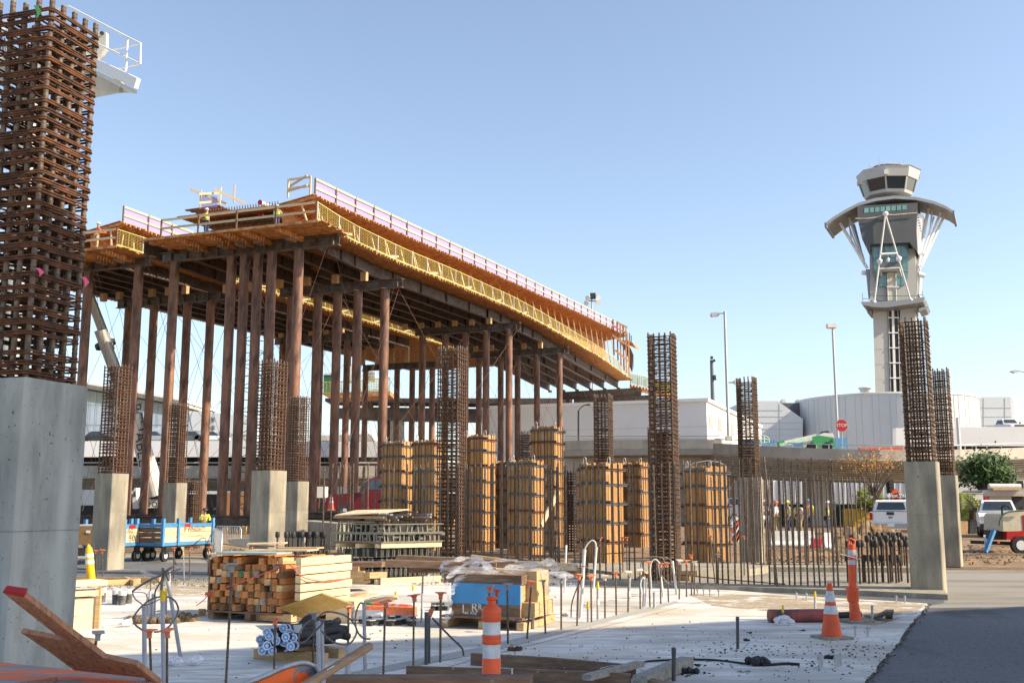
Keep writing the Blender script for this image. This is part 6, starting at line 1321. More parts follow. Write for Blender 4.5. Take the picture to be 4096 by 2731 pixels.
for k, (x0, x1, y0, y1, m, lab) in enumerate([(1590, 1690, 690, 860, m_wood, 'brown crate at the foot of the site container'), (1710, 1820, 670, 840, m_clamp, 'grey-blue bin wrapped in netting beside the brown crate'), (1775, 1870, 376, 440, m_whited, 'white bag hanging under the container beam'), (1890, 1925, 400, 560, m_red, 'red fire hose reel panel at the container')]):
    b = MB().prism([PY(*zr5(x, y), 63 + k * .6) for x, y in [(x0, y1), (x0 + 3, y0 + 6), (x0 + 10, y0), (x1 - 8, y0), (x1, y0 + 8), (x1, y1)]], (0, 1.0, 0)); solo('site_bin', b, m, lab, 'bin' if k != 2 else 'bag')
# yellow bins, barriers and drum
t = thing('yellow_dumpster', 'yellow dumpster with sprayed scrawl left of the white pickup', 'dumpster', PY(*zr5(470, 830), 62)); pr('body', [(345, 545), (610, 545), (610, 830), (360, 830)], 62, 2.2, mat('dumpster_yellow', (.5, .3, .03), .6, var=.2, scale=3), t); pr('rim', [(340, 545), (615, 545), (615, 560), (340, 560)], 61.95, .1, mat('dumpster_yellow', (0, 0, 0)), t)
pr('scrawl', [(500, 700), (540, 680), (548, 690), (510, 715), (520, 760), (508, 762)], 61.93, .01, m_rust, t)
z7 = lambda x, y: (2850 + x * .2764, 1850 + y * .2764)
def jersey(x0, x1, y0, y1, Y, m, lab):
    A, B = PY(*z7(x0, y0), Y), PY(*z7(x1, y0), Y); h = A.z; t = thing('barrier_block', lab, 'barrier', Vector((A.x, A.y, 0)), 'road barriers'); pf = [(-.3, 0), (-.3, .08), (-.16, h * .35), (-.1, h), (.1, h), (.16, h * .35), (.3, .08), (.3, 0)]
    d = (B - A); d.z = 0; b = MB().prism([Vector((A.x, A.y + y, z)) for y, z in pf], d); part('body', b, m, t); return t
jersey(820, 1130, 985, 1240, 44, m_whited, 'left long white barrier in front of the workers'); jersey(1135, 1465, 985, 1240, 44, m_whited, 'right long white barrier in front of the workers')
jersey(1430, 1600, 1090, 1310, 42, m_red, 'red plastic barrier on the dirt behind the tall bars'); jersey(1600, 1710, 1010, 1330, 41, m_white, 'white plastic barrier right of the red one')
t = thing('warning_drum', 'leaning orange and white striped panel between form and column', 'warning panel', PY(2945, 2160, 50))
for k in range(5): a = PY(*z7(270 + k * 17, 840 + k * 66), 50); b_ = PY(*z7(330 + k * 17, 870 + k * 66), 50); part('stripe', MB().beam(a, b_, .5, .55, (0, 0, 1)), m_white if k % 2 == 0 else m_or, t)
cone(PY(1324, 2040, 50), .75, 'small far traffic cone on the beams left of the red truck') 
# ================= roads, viaducts and buildings =================
def band(nm, top, bot, Ys, depth, m, lab=None, cat=None, kind=None, par=None, dirv=Vector((0, 1, 0))):
    b = MB(); n = len(top); vs = []
    for (a, c, Y) in zip(top, bot, Ys): p, q = PY(a[0], a[1], Y), PY(c[0], c[1], Y); q = Vector((p.x, p.y, q.z)); vs += [p, q, q + dirv * depth, p + dirv * depth]
    for i in range(n - 1):
        for k in range(4): b.add([vs[i * 4 + k], vs[i * 4 + (k + 1) % 4], vs[i * 4 + 4 + (k + 1) % 4], vs[i * 4 + 4 + k]], [(0, 1, 2, 3)])
    for e in (0, n - 1): b.add(vs[e * 4:e * 4 + 4], [(0, 1, 2, 3)])
    if par is not None: return part(nm, b, m, par)
    return solo(nm, b, m, lab, cat)
xr = [2860, 2960, 3060, 3200, 3360, 3520, 3680, 3840, 3980, 4300]; yt = [1772, 1776, 1783, 1790, 1795, 1798, 1799, 1797, 1793, 1782]; Yv = [92, 88, 85, 82, 80, 79, 79, 80, 82, 88]
t = thing('ramp_viaduct', 'curved concrete road ramp with ribbed underside crossing the right background', 'viaduct', PY(3500, 1900, 80))
band('parapet', list(zip(xr, yt)), [(x, y + 45) for x, y in zip(xr, yt)], Yv, 1.0, m_vconc, par=t); band('fascia', [(x, y + 45.5) for x, y in zip(xr, yt)], [(x, y + 52) for x, y in zip(xr, yt)], [y + .3 for y in Yv], 9, m_vconc, par=t)
for k in range(7): band('soffit_step', [(x, y + 53 + k * 9) for x, y in zip(xr, yt)], [(x, y + 60 + k * 9) for x, y in zip(xr, yt)], [y + .8 + k * .55 for y in Yv], 6, m_vconc, par=t)
band('soffit', [(x, y + 116) for x, y in zip(xr, yt)], [(x, y + 127) for x, y in zip(xr, yt)], [y + 4.5 for y in Yv], 5, m_vconc, par=t)
b = MB(); P_ = [PY(x, y - 17, Y + .5) for x, y, Y in zip(xr, yt, Yv)]; part('handrail', MB().path(P_, .045, 6), m_gal, t)
for i in range(30):
    f_ = i / 29 * (len(P_) - 1); k = min(int(f_), len(P_) - 2); p = P_[k].lerp(P_[k + 1], f_ - k); part('rail_post', MB().beam(p, p - Vector((0, 0, .4)), .06, .06), m_gal, t)
for px in (2990, 3270, 3700): c = PY(px, 2000, 86); part('pier', MB().box((c.x, c.y, 1.8), (1.6, 1.6, 3.6)), m_vconc, t)
t = thing('approach_viaduct', 'straight concrete parapet with overhang behind the yellow forms', 'viaduct', PY(2500, 1900, 95))
band('parapet', [(1480, 1768), (2100, 1762), (2440, 1757), (2887, 1757)], [(1480, 1835), (2100, 1829), (2440, 1823), (2887, 1818)], [112, 104, 98, 93], 1.2, m_vconc, par=t) if False else None
band('parapet', [(2260, 1762), (2440, 1758), (2887, 1757)], [(2260, 1800), (2440, 1796), (2887, 1795)], [99, 97, 93], 1.0, m_vconc, par=t); band('ledge', [(2260, 1800.5), (2440, 1796.5), (2887, 1795.5)], [(2260, 1824), (2440, 1820), (2887, 1818)], [98.6, 96.6, 92.6], 8, m_vconc, par=t)
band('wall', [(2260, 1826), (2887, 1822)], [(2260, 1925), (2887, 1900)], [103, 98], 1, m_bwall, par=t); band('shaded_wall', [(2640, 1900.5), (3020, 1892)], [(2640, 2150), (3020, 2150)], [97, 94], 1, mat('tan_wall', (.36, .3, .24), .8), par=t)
P_ = [PY(x, 1744, Y) for x, Y in ((2260, 98), (2440, 96), (2880, 92))]; part('handrail', MB().path(P_, .04, 6), m_gal, t); part('handrail', MB().path([p - Vector((0, 0, .22)) for p in P_], .03, 6), m_gal, t)
t = thing('elevated_deck', 'long grey roadway viaduct with ribbed soffit behind the bridge pipes', 'viaduct', PY(1000, 1950, 105)); xl = [-300, 300, 900, 1500, 2100, 2300]
band('parapet', [(x, 1862) for x in xl], [(x, 1903) for x in xl], [105] * 6, 1, m_vconc, par=t); band('deck_edge', [(x, 1903.5) for x in xl], [(x, 1912) for x in xl], [104.7] * 6, 12, m_vconc, par=t)
for k in range(6): band('soffit_step', [(x, 1913 + k * 8) for x in xl], [(x, 1919.5 + k * 8) for x in xl], [105.4 + k * .5] * 6, 6, m_vconc, par=t)
part('handrail', MB().path([PY(-300, 1850, 105.3), PY(2300, 1850, 105.3)], .05, 6), m_whited, t)
for px in (150, 620, 1100, 1600, 2050): c = PY(px, 2000, 112); part('pier', MB().box((c.x, c.y, 1.6), (1.8, 1.8, 3.2)), m_vconc, t)
t = thing('parking_garage', 'white parking garage with dark open level in the left background', 'building', PY(900, 1900, 140)); xg = (-400, 1530)
band('parapet', [(x, 1764) for x in xg], [(x, 1827) for x in xg], [140] * 2, 1, m_bwall, par=t); band('open_level', [(x, 1827.5) for x in xg], [(x, 1868) for x in xg], [144] * 2, 30, m_dark, par=t); band('lower_wall', [(x, 1868.5) for x in xg], [(x, 2012) for x in xg], [141] * 2, 30, m_bwall, par=t)
part('deck', MB().prism([PY(-400, 1768, 140.5) * 1, PY(1530, 1768, 140.5), PY(1530, 1768, 140.5) + Vector((0, 30, 0)), PY(-400, 1768, 140.5) + Vector((0, 30, 0))], (0, 0, -.4)), m_vconc, t)
for k in range(12): part('pillar', MB().prism([PY(x, 1850, 140.3) for x in (80 + k * 125,)] * 1 + [PY(80 + k * 125 + 14, 1850, 140.3), PY(80 + k * 125 + 14, 1850, 140.3) + Vector((0, .5, 0)), PY(80 + k * 125, 1850, 140.3) + Vector((0, .5, 0))], (0, 0, 1.4)), m_bwall, t) if False else None
def car(px, py, Y, m, lab, rz=0.0):
    P = PY(px, py, Y); t = thing('parked_car', lab, 'car', P, 'cars on the garage roof'); t.rotation_euler = (0, 0, rz)
    def lp(nm, mb, m): me = mb.mesh(nm, Vector()); me.materials.append(m); inst(nm, me, t)
    lp('body', MB().prism([(-2.2, -.85, .25), (-2.2, -.85, .75), (-1.9, -.85, .85), (1.3, -.85, .85), (2.2, -.85, .7), (2.25, -.85, .3)], (0, 1.7, 0)), m); lp('windows', MB().prism([(-1.6, -.72, .86), (-1.0, -.68, 1.35), (.3, -.68, 1.38), (1.1, -.72, .86)], (0, 1.4, 0)), m_glass)
    lp('roof', MB().prism([(-1.0, -.66, 1.38), (.3, -.66, 1.41), (.3, .66, 1.41), (-1.0, .66, 1.38)], (0, 0, .03)), m)
    for x in (-1.4, 1.4): lp('wheel', MB().tube((x, -.9, .32), (x, -.7, .32), .32, 12), m_black)
for a in [(395, 1768, 143, m_dark, 'dark car on the garage roof left of the first cage'), (620, 1768, 143, m_gal, 'grey car on the garage roof between two pipes'), (775, 1768, 143, m_clamp, 'low car on the garage roof right of the second cage'), (850, 1768, 143, m_white, 'white car on the garage roof near the louvred building')]: car(*a)
# left terminal with glazed wall and curved roof edge
t = thing('terminal_building', 'white terminal with glazed upper wall and dark roof edge in the left background', 'building', PY(500, 1800, 175)); yr_ = lambda x: 1527 + (x - 350) * .176
xs_ = [-300, 0, 200, 350, 480, 600, 722]
band('facade', [(x, yr_(x) + 35) for x in xs_], [(x, 1800) for x in xs_], [175] * 7, 30, m_facade, par=t); band('glazing', [(x, yr_(x) + 28) for x in xs_], [(x, yr_(x) + 78) for x in xs_], [174.8] * 7, 1, mat('pale_glazing', (.42, .5, .5), .3), par=t)
band('roof_soffit', [(x, yr_(x) + 10) for x in xs_], [(x, yr_(x) + 27) for x in xs_], [171] * 7, 20, m_vconc, par=t); band('roof_fascia', [(x, yr_(x)) for x in xs_], [(x, yr_(x) + 9.5) for x in xs_], [170] * 7, 24, m_bwall, par=t); band('roof_edge', [(x, yr_(x) + 27.5) for x in xs_], [(x, yr_(x) + 33) for x in xs_], [170.8] * 7, 1, m_dark, par=t)
for x in range(60, 720, 27): p = PY(x, yr_(x) + 34, 174.6); q = PY(x, 1770, 174.6); part('mullion', MB().beam(Vector((p.x, p.y, q.z)), p, .1, .06), m_bpan, t)
for y in (1620, 1700): part('panel_joint', MB().beam(PY(-200, y + 0, 174.7), PY(722, y, 174.7), .05, .1), m_bpan, t)
t = thing('louvred_building', 'pale grey stepped building with louvre vents behind the pipes', 'building', PY(830, 1770, 165)); pb_ = lambda nm, pts, Y, d, m: part(nm, MB().prism([PY(x, y, Y) for x, y in pts], (0, d, 0)), m, t)
pb_('wall', [(735, 1780), (735, 1640), (770, 1646), (1000, 1668), (1000, 1780)], 165, 20, m_facade); pb_('upper_step', [(765, 1720), (765, 1643), (1000, 1664), (1000, 1738)], 163.5, 2, m_bpan)
for k in range(5):
    for y0 in (1668, 1700): pb_('louvre', [(845, y0 + k * 4), (858, y0 + 1 + k * 4), (858, y0 + 3 + k * 4), (845, y0 + 2 + k * 4)], 163.3, .15, m_clamp)
t = thing('gate_building', 'low white gate building with grey roof and gate sign seen between pipes', 'building', PY(1400, 1800, 180)); pb_('wall', [(1225, 1830), (1225, 1762), (1490, 1762), (1490, 1830)], 180, 20, m_bwall); pb_('roof', [(1240, 1762), (1290, 1740), (1480, 1735), (1500, 1762)], 178, 20, m_vconc)
pb_('sign', [(1375, 1764), (1377, 1743), (1400, 1743), (1400, 1764)], 176, .2, mat('sign_teal', (.1, .35, .4), .5)); q = PY(1385, 1755, 175.9); text(t, '4B', q, .8, m_white, (math.pi / 2, 0, 0)); q = PY(1440, 1745, 178); 
# old concrete bent with yellow work platform under the deck
t = thing('old_viaduct_bent', 'stained concrete cap beam on columns below the far part of the deck', 'viaduct', PY(1700, 1900, 150)); pb_('cap_beam', [(1345, 1632), (1345, 1668), (1500, 1678), (2290, 1690), (2290, 1640), (1500, 1628)], 150, 3, mat('stained_concrete', (.15, .13, .12), .9, var=.35, scale=.5)); pb_('steel_beams', [(1300, 1605), (1300, 1592), (2290, 1592), (2290, 1618)], 147, 6, m_beam)
for x0, x1, m in [(1510, 1555, m_beam), (1560, 1612, m_vconc), (2075, 2125, m_beam), (2190, 2210, m_vconc)]: pb_('column', [(x0, 1680), (x1, 1680), (x1, 2030), (x0, 2030)], 151, 2, m)
for k in range(9): pb_('wood_block', [(1380 + k * 90, 1610), (1400 + k * 90, 1610), (1400 + k * 90, 1630), (1380 + k * 90, 1630)], 149, 1, m_woodd)
for k, s_ in enumerate(['3 JIG']): q = PY(2195, 1626, 149.9); q.z -= .6; text(t, s_, q, 1.6, m_stn, (math.pi / 2, 0, 0))
t = thing('work_platform', 'yellow-green mesh work platform hanging under the left deck', 'platform', PY(1420, 1575, 140)); pb_('floor', [(1285, 1574), (1560, 1562), (1560, 1580), (1330, 1592)], 140, 6, m_joist)
for (x0, x1, y0, y1) in [(1290, 1410, 1528, 1572), (1465, 1520, 1518, 1563), (1522, 1560, 1515, 1560), (1412, 1462, 1524, 1568)]:
    b = MB(); A, B, D = PY(x0, y1, 140), PY(x1, y1 - 3, 140), PY(x0, y0, 140); hh = D.z - A.z; zv = Vector((0, 0, 1))
    for k in range(8): b.beam(A + zv * hh * k / 7, B + zv * hh * k / 7, .07, .05 if k not in (0, 7) else .16)
    for k in range(9): b.beam(A.lerp(B, k / 8), A.lerp(B, k / 8) + zv * hh, .06, .06)
    part('mesh_panel', b, m_yel, t)
t = thing('portable_toilet', 'green portable toilet with white roof on the far platform', 'toilet', PY(1318, 1560, 143)); pb_('cabin', [(1294, 1572), (1294, 1500), (1338, 1500), (1338, 1572)], 143, 2, mat('green_plastic', (.03, .16, .08), .5)); pb_('roof', [(1292, 1499), (1300, 1492), (1330, 1490), (1340, 1499)], 142.9, 2.2, m_whited)
t = thing('stair_tower_wall', 'pale ribbed climbing form rising behind the far pipes', 'formwork', PY(1530, 1560, 145)); pb_('sheet', [(1392, 1530), (1392, 1455), (1410, 1455), (1410, 1530)], 145, 1, m_whited)
for k in range(7): pb_('slat', [(1465, 1485 + k * 6), (1500, 1485 + k * 6), (1500, 1488 + k * 6), (1465, 1488 + k * 6)], 145, 1, m_whited)
# scaffold stair tower (blue-black lattice) behind the near pipes
t = thing('scaffold_tower', 'dark lattice scaffold stair tower behind the near pipe columns', 'scaffold', PY(985, 2040, 88)); b0 = PY(985, 2040, 88); b0.z = 0; H_ = ZH(b0, 1330)
for x in (-1.1, 0, 1.1):
    for y in (0, 1.6): part('standard', MB().tube(b0 + Vector((x, y, 0)), b0 + Vector((x, y, H_)), .05, 6), m_dark, t)
for k in range(int(H_ / 1.0)):
    z = k * 1.0 + .4; part('ledger', MB().tube(b0 + Vector((-1.1, 0, z)), b0 + Vector((1.1, 0, z)), .035, 5), m_dark, t)
    s = 1 if k % 2 else -1; part('brace', MB().tube(b0 + Vector((-1.1 * s, 0, z)), b0 + Vector((1.1 * s, 0, z + 1)), .03, 5), m_dark if k % 3 else m_gal, t)
# white building with windows (right of the deck end)
cz = PY(2825, 1592, 112); zt_ = cz.z; 
def gb(name, corner, LV, LU, z0_, z1_, m, t): 
    c = Vector((corner.x, corner.y, z0_)); return part(name, MB().prism([c, c + V * LV, c + V * LV + U * LU, c + U * LU], (0, 0, z1_ - z0_)), m, t)
t = thing('white_office', 'white flat-roofed office building with three windows on its sunlit side', 'building', (cz.x, cz.y, 0))
gb('wall', cz, 26, 42, 0, zt_ - .35, m_bwall, t); gb('roof_cap', cz - U * .25 - V * .25, 26, 42, zt_ - .348, zt_, m_bwall, t); gb('band_joint', cz - U * .02 - V * .02, 26, 42, zt_ - 3.05, zt_ - 2.98, m_bpan, t)
for (x0, x1, y0, y1) in [(2836, 2851, 1655, 1708), (2871, 2886, 1669, 1720), (2922, 2936, 1688, 1738)]:
    a = PV(x0, y0, cz.dot(V) - .03); c = PV(x1, y0 + 4, cz.dot(V) - .03); zb2 = PV(x0, y1, cz.dot(V)).z; w_ = part('window', MB().beam(Vector((a.x, a.y, (a.z + zb2) / 2)), Vector((c.x, c.y, (a.z + zb2) / 2)), .06, a.z - zb2), mat('blind_grey', (.35, .34, .32), .6), t)
part('door_line', MB().beam(PV(2903, 1760, cz.dot(V) - .02), PV(2903, 1685, cz.dot(V) - .02), .04, .06), m_bpan, t)
b = PY(2310, 1735, 118); t = thing('beige_building', 'low beige building and blue fence below the end of the deck', 'building', b); pb_('wall', [(2250, 1900), (2250, 1742), (2450, 1742), (2450, 1900)], 125, 10, mat('beige_wall', (.5, .43, .33), .8)); 
solo('blue_fence', MB().prism([PY(x, y, 108) for x, y in [(2260, 1800), (2260, 1790), (2320, 1786), (2374, 1784), (2374, 1812), (2260, 1828)]], (0, .3, 0)), m_blue, 'blue mesh fence on the viaduct left of the far cage', 'fence')
# panelled building with dark slope, drum and right building
t = thing('panelled_hall', 'pale panelled hall with dark sloping roof left of the round drum', 'building', PY(3120, 1800, 160)); pb_('wall', [(2980, 1850), (2980, 1603), (3111, 1603), (3211, 1675), (3211, 1850)], 160, 15, m_bpan); pb_('dark_roof', [(3120, 1611), (3215, 1611), (3215, 1850), (3211, 1850), (3205, 1674)], 163, 15, m_clamp)
for y in (1640, 1665, 1690, 1715, 1740): pb_('panel_joint', [(2982, y), (3095 + (y - 1600) * .9 if y < 1675 else 3209, y), (3095 + (y - 1600) * .9 if y < 1675 else 3209, y + 1), (2982, y + 1)], 159.95, .04, m_gal)
pb_('panel_joint', [(3118, 1612), (3119, 1612), (3119, 1850), (3118, 1850)], 159.94, .04, m_gal)
for x in (3128, 3190): pb_('roof_unit', [(x, 1611), (x + 16, 1611), (x + 15, 1598), (x + 9, 1594), (x + 3, 1598)], 164, 2, m_whited)
R_ = 13.5; c = PY(3545, 1700, 150 + R_); zt_ = PY(3545, 1565, 150).z; t = thing('round_drum_building', 'large round drum building clad in pale vertical panels', 'building', (c.x, c.y, 0))
part('wall', MB().lathe([(R_, 0), (R_, zt_ - .3)], 96, (c.x, c.y, 0)), m_bpan, t); part('rim', MB().lathe([(R_ + .1, zt_ - .3), (R_ + .1, zt_), (R_ - .5, zt_)], 96, (c.x, c.y, 0)), m_whited, t)
for k in range(70):
    a = 2 * math.pi * k / 70 + .02 * (k % 2); 
    if math.sin(a) < .2: q = Vector((c.x + R_ * math.cos(a), c.y + R_ * math.sin(a), 0)); part('seam', MB().beam(q, q + Vector((0, 0, zt_ - .3)), .05, .07), m_gal, t)
part('roof_vent', MB().lathe([(.8, 0), (.8, .4), (1.1, .45), (.9, .6)], 16, PY(3462, 1566, 152)), m_whited, t)
t = thing('east_terminal', 'pale panelled building with rounded corner at the right background', 'building', PY(3950, 1800, 175)); A = PY(3700, 1600, 175); B = PY(4040, 1587, 175); zt_ = B.z; pts = [A, B]
for k in range(1, 7): a = k / 6 * math.pi / 2; pts.append(Vector((B.x + 2.2 * math.sin(a), B.y + 2.2 * (1 - math.cos(a)), 0)))
pts += [pts[-1] + Vector((0, 25, 0)), A + Vector((0, 25, 0))]; part('wall', MB().prism([(p.x, p.y, 0) for p in pts], (0, 0, zt_)), m_bpan, t)
for y in (1630, 1665, 1700): pb_('panel_joint', [(3700, y), (4045, y), (4045, y + 1.2), (3700, y + 1.2)], 174.95, .04, m_gal)
for x in (3848, 3935, 4020): pb_('panel_joint', [(x, 1590), (x + 1.2, 1590), (x + 1.2, 1780), (x, 1780)], 174.94, .04, m_gal)
t = thing('low_garage', 'low white garage wall with car on top at the right background', 'building', PY(3900, 1790, 120)); pb_('wall', [(3584, 1783), (3584, 1711), (4300, 1703), (4300, 1783)], 120, 1, m_bwall); pb_('dark_gap', [(3640, 1783.5), (4300, 1783.5), (4300, 1800), (3640, 1800)], 124, 10, m_dark); pb_('lower_wall', [(3584, 1800.5), (4300, 1800.5), (4300, 1900), (3584, 1900)], 121, 1, m_bwall); pb_('roof', [(3900, 1709), (4300, 1702), (4300, 1712), (3900, 1716)], 121.2, 10, m_vconc)
P = PY(4030, 1742, 124); t2 = pickup(P, R(182), m_white, 'white pickup on the low garage roof, only its cab showing')
pb = thing('orange_barrier', 'long orange plastic barrier on the ramp right of the stop sign', 'barrier', PY(3540, 1795, 83)); part('panel', MB().prism([PY(x, y, 83) for x, y in [(3438, 1799), (3440, 1790), (3620, 1788), (3620, 1800)]], (0, .5, 0)), m_or, pb)
for k, (x0, x1, y0, y1) in enumerate([(3170, 3230, 1762, 1785), (3280, 3310, 1765, 1788), (3342, 3387, 1751, 1792), (2960, 3100, 1758, 1780)]): solo('blue_screen', MB().prism([PY(x, y, 86.5) for x, y in [(x0, y1), (x0, y0), (x1, y0), (x1, y1)]], (0, .15, 0)), m_blue, ['small', 'second small', 'large rightmost', 'long left'][k] + ' blue mesh screen on the ramp near the boom lift', 'screen', 'blue screens on the ramp')
# walls below the ramp
t = thing('white_wall', 'pale panelled wall under the ramp behind the bare tree', 'wall', PY(3450, 2000, 95)); pb_('wall', [(3060, 2060), (3060, 1915), (3640, 1915), (3640, 2060)], 95, 1, m_bwall)
for k in range(26): pb_('rib', [(3070 + k * 22, 2060), (3070 + k * 22, 1916), (3072 + k * 22, 1916), (3072 + k * 22, 2060)], 94.9, .12, m_bpan)
solo('green_screen_fence', MB().prism([PY(x, y, 90) for x, y in [(2880, 2125), (2880, 2015), (3440, 2015), (3440, 2125)]], (0, .2, 0)), mat('dark_green_screen', (.03, .06, .05), .8), 'dark green screened fence behind the workers', 'fence')
solo('blue_board', MB().prism([PY(x, y, 88) for x, y in [(3322, 2035), (3322, 2012), (3344, 2010), (3344, 2035)]], (0, .1, 0)), m_blue, 'small blue board behind the tall bars', 'board')
t = thing('back_wall', 'long pale wall with dark opening at the far right under the ramp', 'wall', PY(4050, 1950, 98)); pb_('wall', [(3640, 2110), (3640, 1905), (4300, 1905), (4300, 2110)], 98, 1, m_bwall); pb_('dark_opening', [(4040, 2000), (4040, 1922), (4092, 1922), (4092, 2000)], 97.9, .05, m_dark)
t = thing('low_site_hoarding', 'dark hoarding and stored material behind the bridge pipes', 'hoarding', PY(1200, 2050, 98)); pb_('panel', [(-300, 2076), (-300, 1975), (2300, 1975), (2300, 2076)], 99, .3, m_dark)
for (x0, x1, y0, y1, m, lab, cat) in [(150, 385, 1958, 2020, m_white, 'white box trailer on the road at the left behind the column', 'trailer'), (905, 985, 1970, 2060, mat('tan_ply', (.42, .22, .1), .8), 'orange-brown plywood hut behind the near pipes', 'hut'), (965, 990, 1970, 2050, m_woodl, 'pale sunlit plywood side of the hut', 'panel'), (1255, 1300, 1945, 1990, m_white, 'white panel in the dark below the viaduct', 'panel'), (1300, 1440, 1945, 2010, m_vconc, 'grey panel stack below the viaduct', 'panel')]:
    solo('site_box', MB().prism([PY(x, y, 90 + (x0 % 7)) for x, y in [(x0, y1), (x0, y0), (x1, y0), (x1, y1)]], (0, 2.0, 0)), m, lab, cat)
# crane truck and boom
t = thing('crane_truck', 'white crane truck with grey telescopic boom and black lettering behind the left columns', 'crane', PY(600, 2060, 80)); Yk2 = 80
pk = lambda nm, pts, Y, d, m: part(nm, MB().prism([PY(x, y, Y) for x, y in pts], (0, d, 0)), m, t)
pk('cab', [(530, 2035), (530, 1975), (537, 1952), (545, 1950), (550, 2035)], Yk2, 2, m_white); pk('cab_window', [(532, 1985), (534, 1965), (541, 1962), (543, 1985)], Yk2 - .03, .02, m_glass); pk('upper_body', [(550, 2032), (548, 2000), (560, 1978), (600, 1970), (632, 1975), (632, 2030)], Yk2 - 1, 2.5, m_white); pk('chassis', [(525, 2052), (525, 2034), (640, 2034), (640, 2052)], Yk2, 2.5, m_dark)
pk('winch', [(600, 1995), (605, 1965), (630, 1960), (632, 1995)], Yk2 - 1.2, .3, m_dark)
def boom(a, c, ra, rc, Y0, Y1, m, nm): A, B = PY(*a, Y0), PY(*c, Y1); return part(nm, MB().tube(A, B, ra, 8, r2=rc), m, t)
boom((622, 1975), (535, 1655), .72, .6, 79, 77, m_white, 'boom_base'); boom((555, 1730), (400, 1320), .52, .45, 78, 75, m_gal, 'boom_middle'); boom((440, 1400), (345, 1145), .38, .32, 76, 74, m_gal, 'boom_upper')
for k in range(6): pass
A, B = PY(535, 1655, 76.3), PY(610, 1930, 78.2); d = (B - A).normalized(); an = math.atan2(d.z, d.x)
o = text(t, 'RELIABLE', A.lerp(B, .3), 1.15, m_dark, (math.pi / 2, -an, 0)); o = text(t, 'doozr', PY(612, 2013, 78.6), .9, m_dark, (math.pi / 2, 0, 0))
for (a, c) in (((425, 1330), (437, 1338)), ): part('collar', MB().tube(PY(418, 1370, 76), PY(424, 1385, 76), .75, 10), m_dark, t)
# elevated rig platform at the top left
Yp = 14.0; t = thing('rig_platform', 'pale grey steel service platform with rails high up behind the nearest cage', 'platform', Vector((PY(100, 400, Yp + 1).x, Yp + 1, 0)))
zt5 = lambda x, y: (x * .6375, y * .6375); zs6 = lambda x, y: (x / 3.137, y / 3.137)
dk_ = [PY(*zs6(x, y), Y) for x, y, Y in [(-200, 800, 14.6), (560, 560, 15.6), (1180, 790, 13.6), (1725, 1050, 12.9), (1600, 1110, 13.4), (700, 1280, 14.4), (-200, 960, 15)]]
m_rig = mat('rig_grey', (.5, .5, .47), .55, var=.06); P6 = lambda x, y, Y: PY(*zs6(x, y), Y)
a, c = P6(560, 500, 14.2), P6(1725, 1050, 12.6); part('edge_channel', MB().beam(a, c, .06, .13), m_white, t); back = Vector((.55, 1.0, 0)).normalized() * 1.6; back = (P6(700, 1290, 14.6) - a); back.z = -.28
part('underside', MB().prism([a + Vector((0, 0, -.09)), c + Vector((0, 0, -.09)), P6(1610, 1120, 13.1), P6(1480, 1130, 13.3), P6(650, 1290, 14.6)], (0, 0, -.05)), m_rig, t)
part('rib', MB().beam(P6(600, 900, 14.3), P6(1530, 1085, 13.0), .05, .16), m_vconc, t); part('left_deck', MB().beam(P6(-300, 800, 14.6), P6(560, 900, 14.6), .9, .12), m_rig, t); part('left_deck_edge', MB().beam(P6(-300, 880, 14.4), P6(600, 960, 14.4), .08, .3), m_rig, t)
part('lug', MB().prism([P6(x, y, 13.6) for x, y in [(1000, 700), (1040, 520), (1180, 470), (1240, 410), (1290, 385), (1330, 400), (1330, 590), (1270, 680), (1200, 760)]], (0, .1, 0)), m_rig, t); part('lug_eye', MB().tube(P6(1278, 420, 13.5), P6(1278, 420, 13.58), .028, 14), m_dark, t)
part('gusset', MB().prism([P6(x, y, 13.9) for x, y in [(560, 640), (700, 420), (1020, 380), (1040, 700), (900, 760)]], (0, .1, 0)), m_rig, t)
for L_ in ([(860, 80, 13.9), (1600, 470, 12.8), (1765, 550, 12.6)], [(1200, 545, 13.5), (1590, 725, 12.85), (1760, 805, 12.6)], [(1765, 550, 12.6), (1290, 660, 14.2)], [(1760, 805, 12.6), (1380, 885, 14.2)], [(1600, 470, 12.8), (1575, 995, 12.85)], [(1765, 550, 12.6), (1758, 810, 12.6)], [(-200, 340, 14.6), (120, 250, 14.6), (860, 80, 13.9)], [(-200, 260, 14.5), (120, 400, 14.5), (500, 560, 14.5)], [(105, 260, 14.6), (75, 800, 14.6)]):
    part('rail', MB().path([P6(*q) for q in L_], .014, 8), m_white, t)
for k in range(7): part('lattice_bar', MB().tube(P6(-120 + k * 35, 400 + 40 * (k % 3), 15), P6(-60 + k * 30, 820, 15), .012, 5), m_dark, t)
mx = P6(430, 900, 15.2); part('mast', MB().tube((mx.x, mx.y, 0), (mx.x, mx.y, mx.z), .22, 12), m_rig, t)
# ================= control tower =================
YT = 250.0
def TZ(x, y, Y=YT): return PY(3200 + x * .6695, 600 + y * .6695, Y)
t = thing('control_tower', 'tall airport control tower with curved wing roof and white diagonal struts', 'control tower', Vector((TZ(553, 0).x, YT, 0)))
m_tow = mat('tower_cladding', (.42, .41, .385), .6, var=.03, scale=.2); m_tdk = mat('tower_dark', (.075, .08, .09), .5, var=.08, scale=.3); m_twing = mat('tower_wing', (.24, .26, .285), .5, var=.05, scale=.3)
DT = Vector((.43, .903, 0))
def tp(nm, pts, m, Y=YT, d=10): return part(nm, MB().prism([TZ(x, y, Y) for x, y in pts], DT * d), m, t)
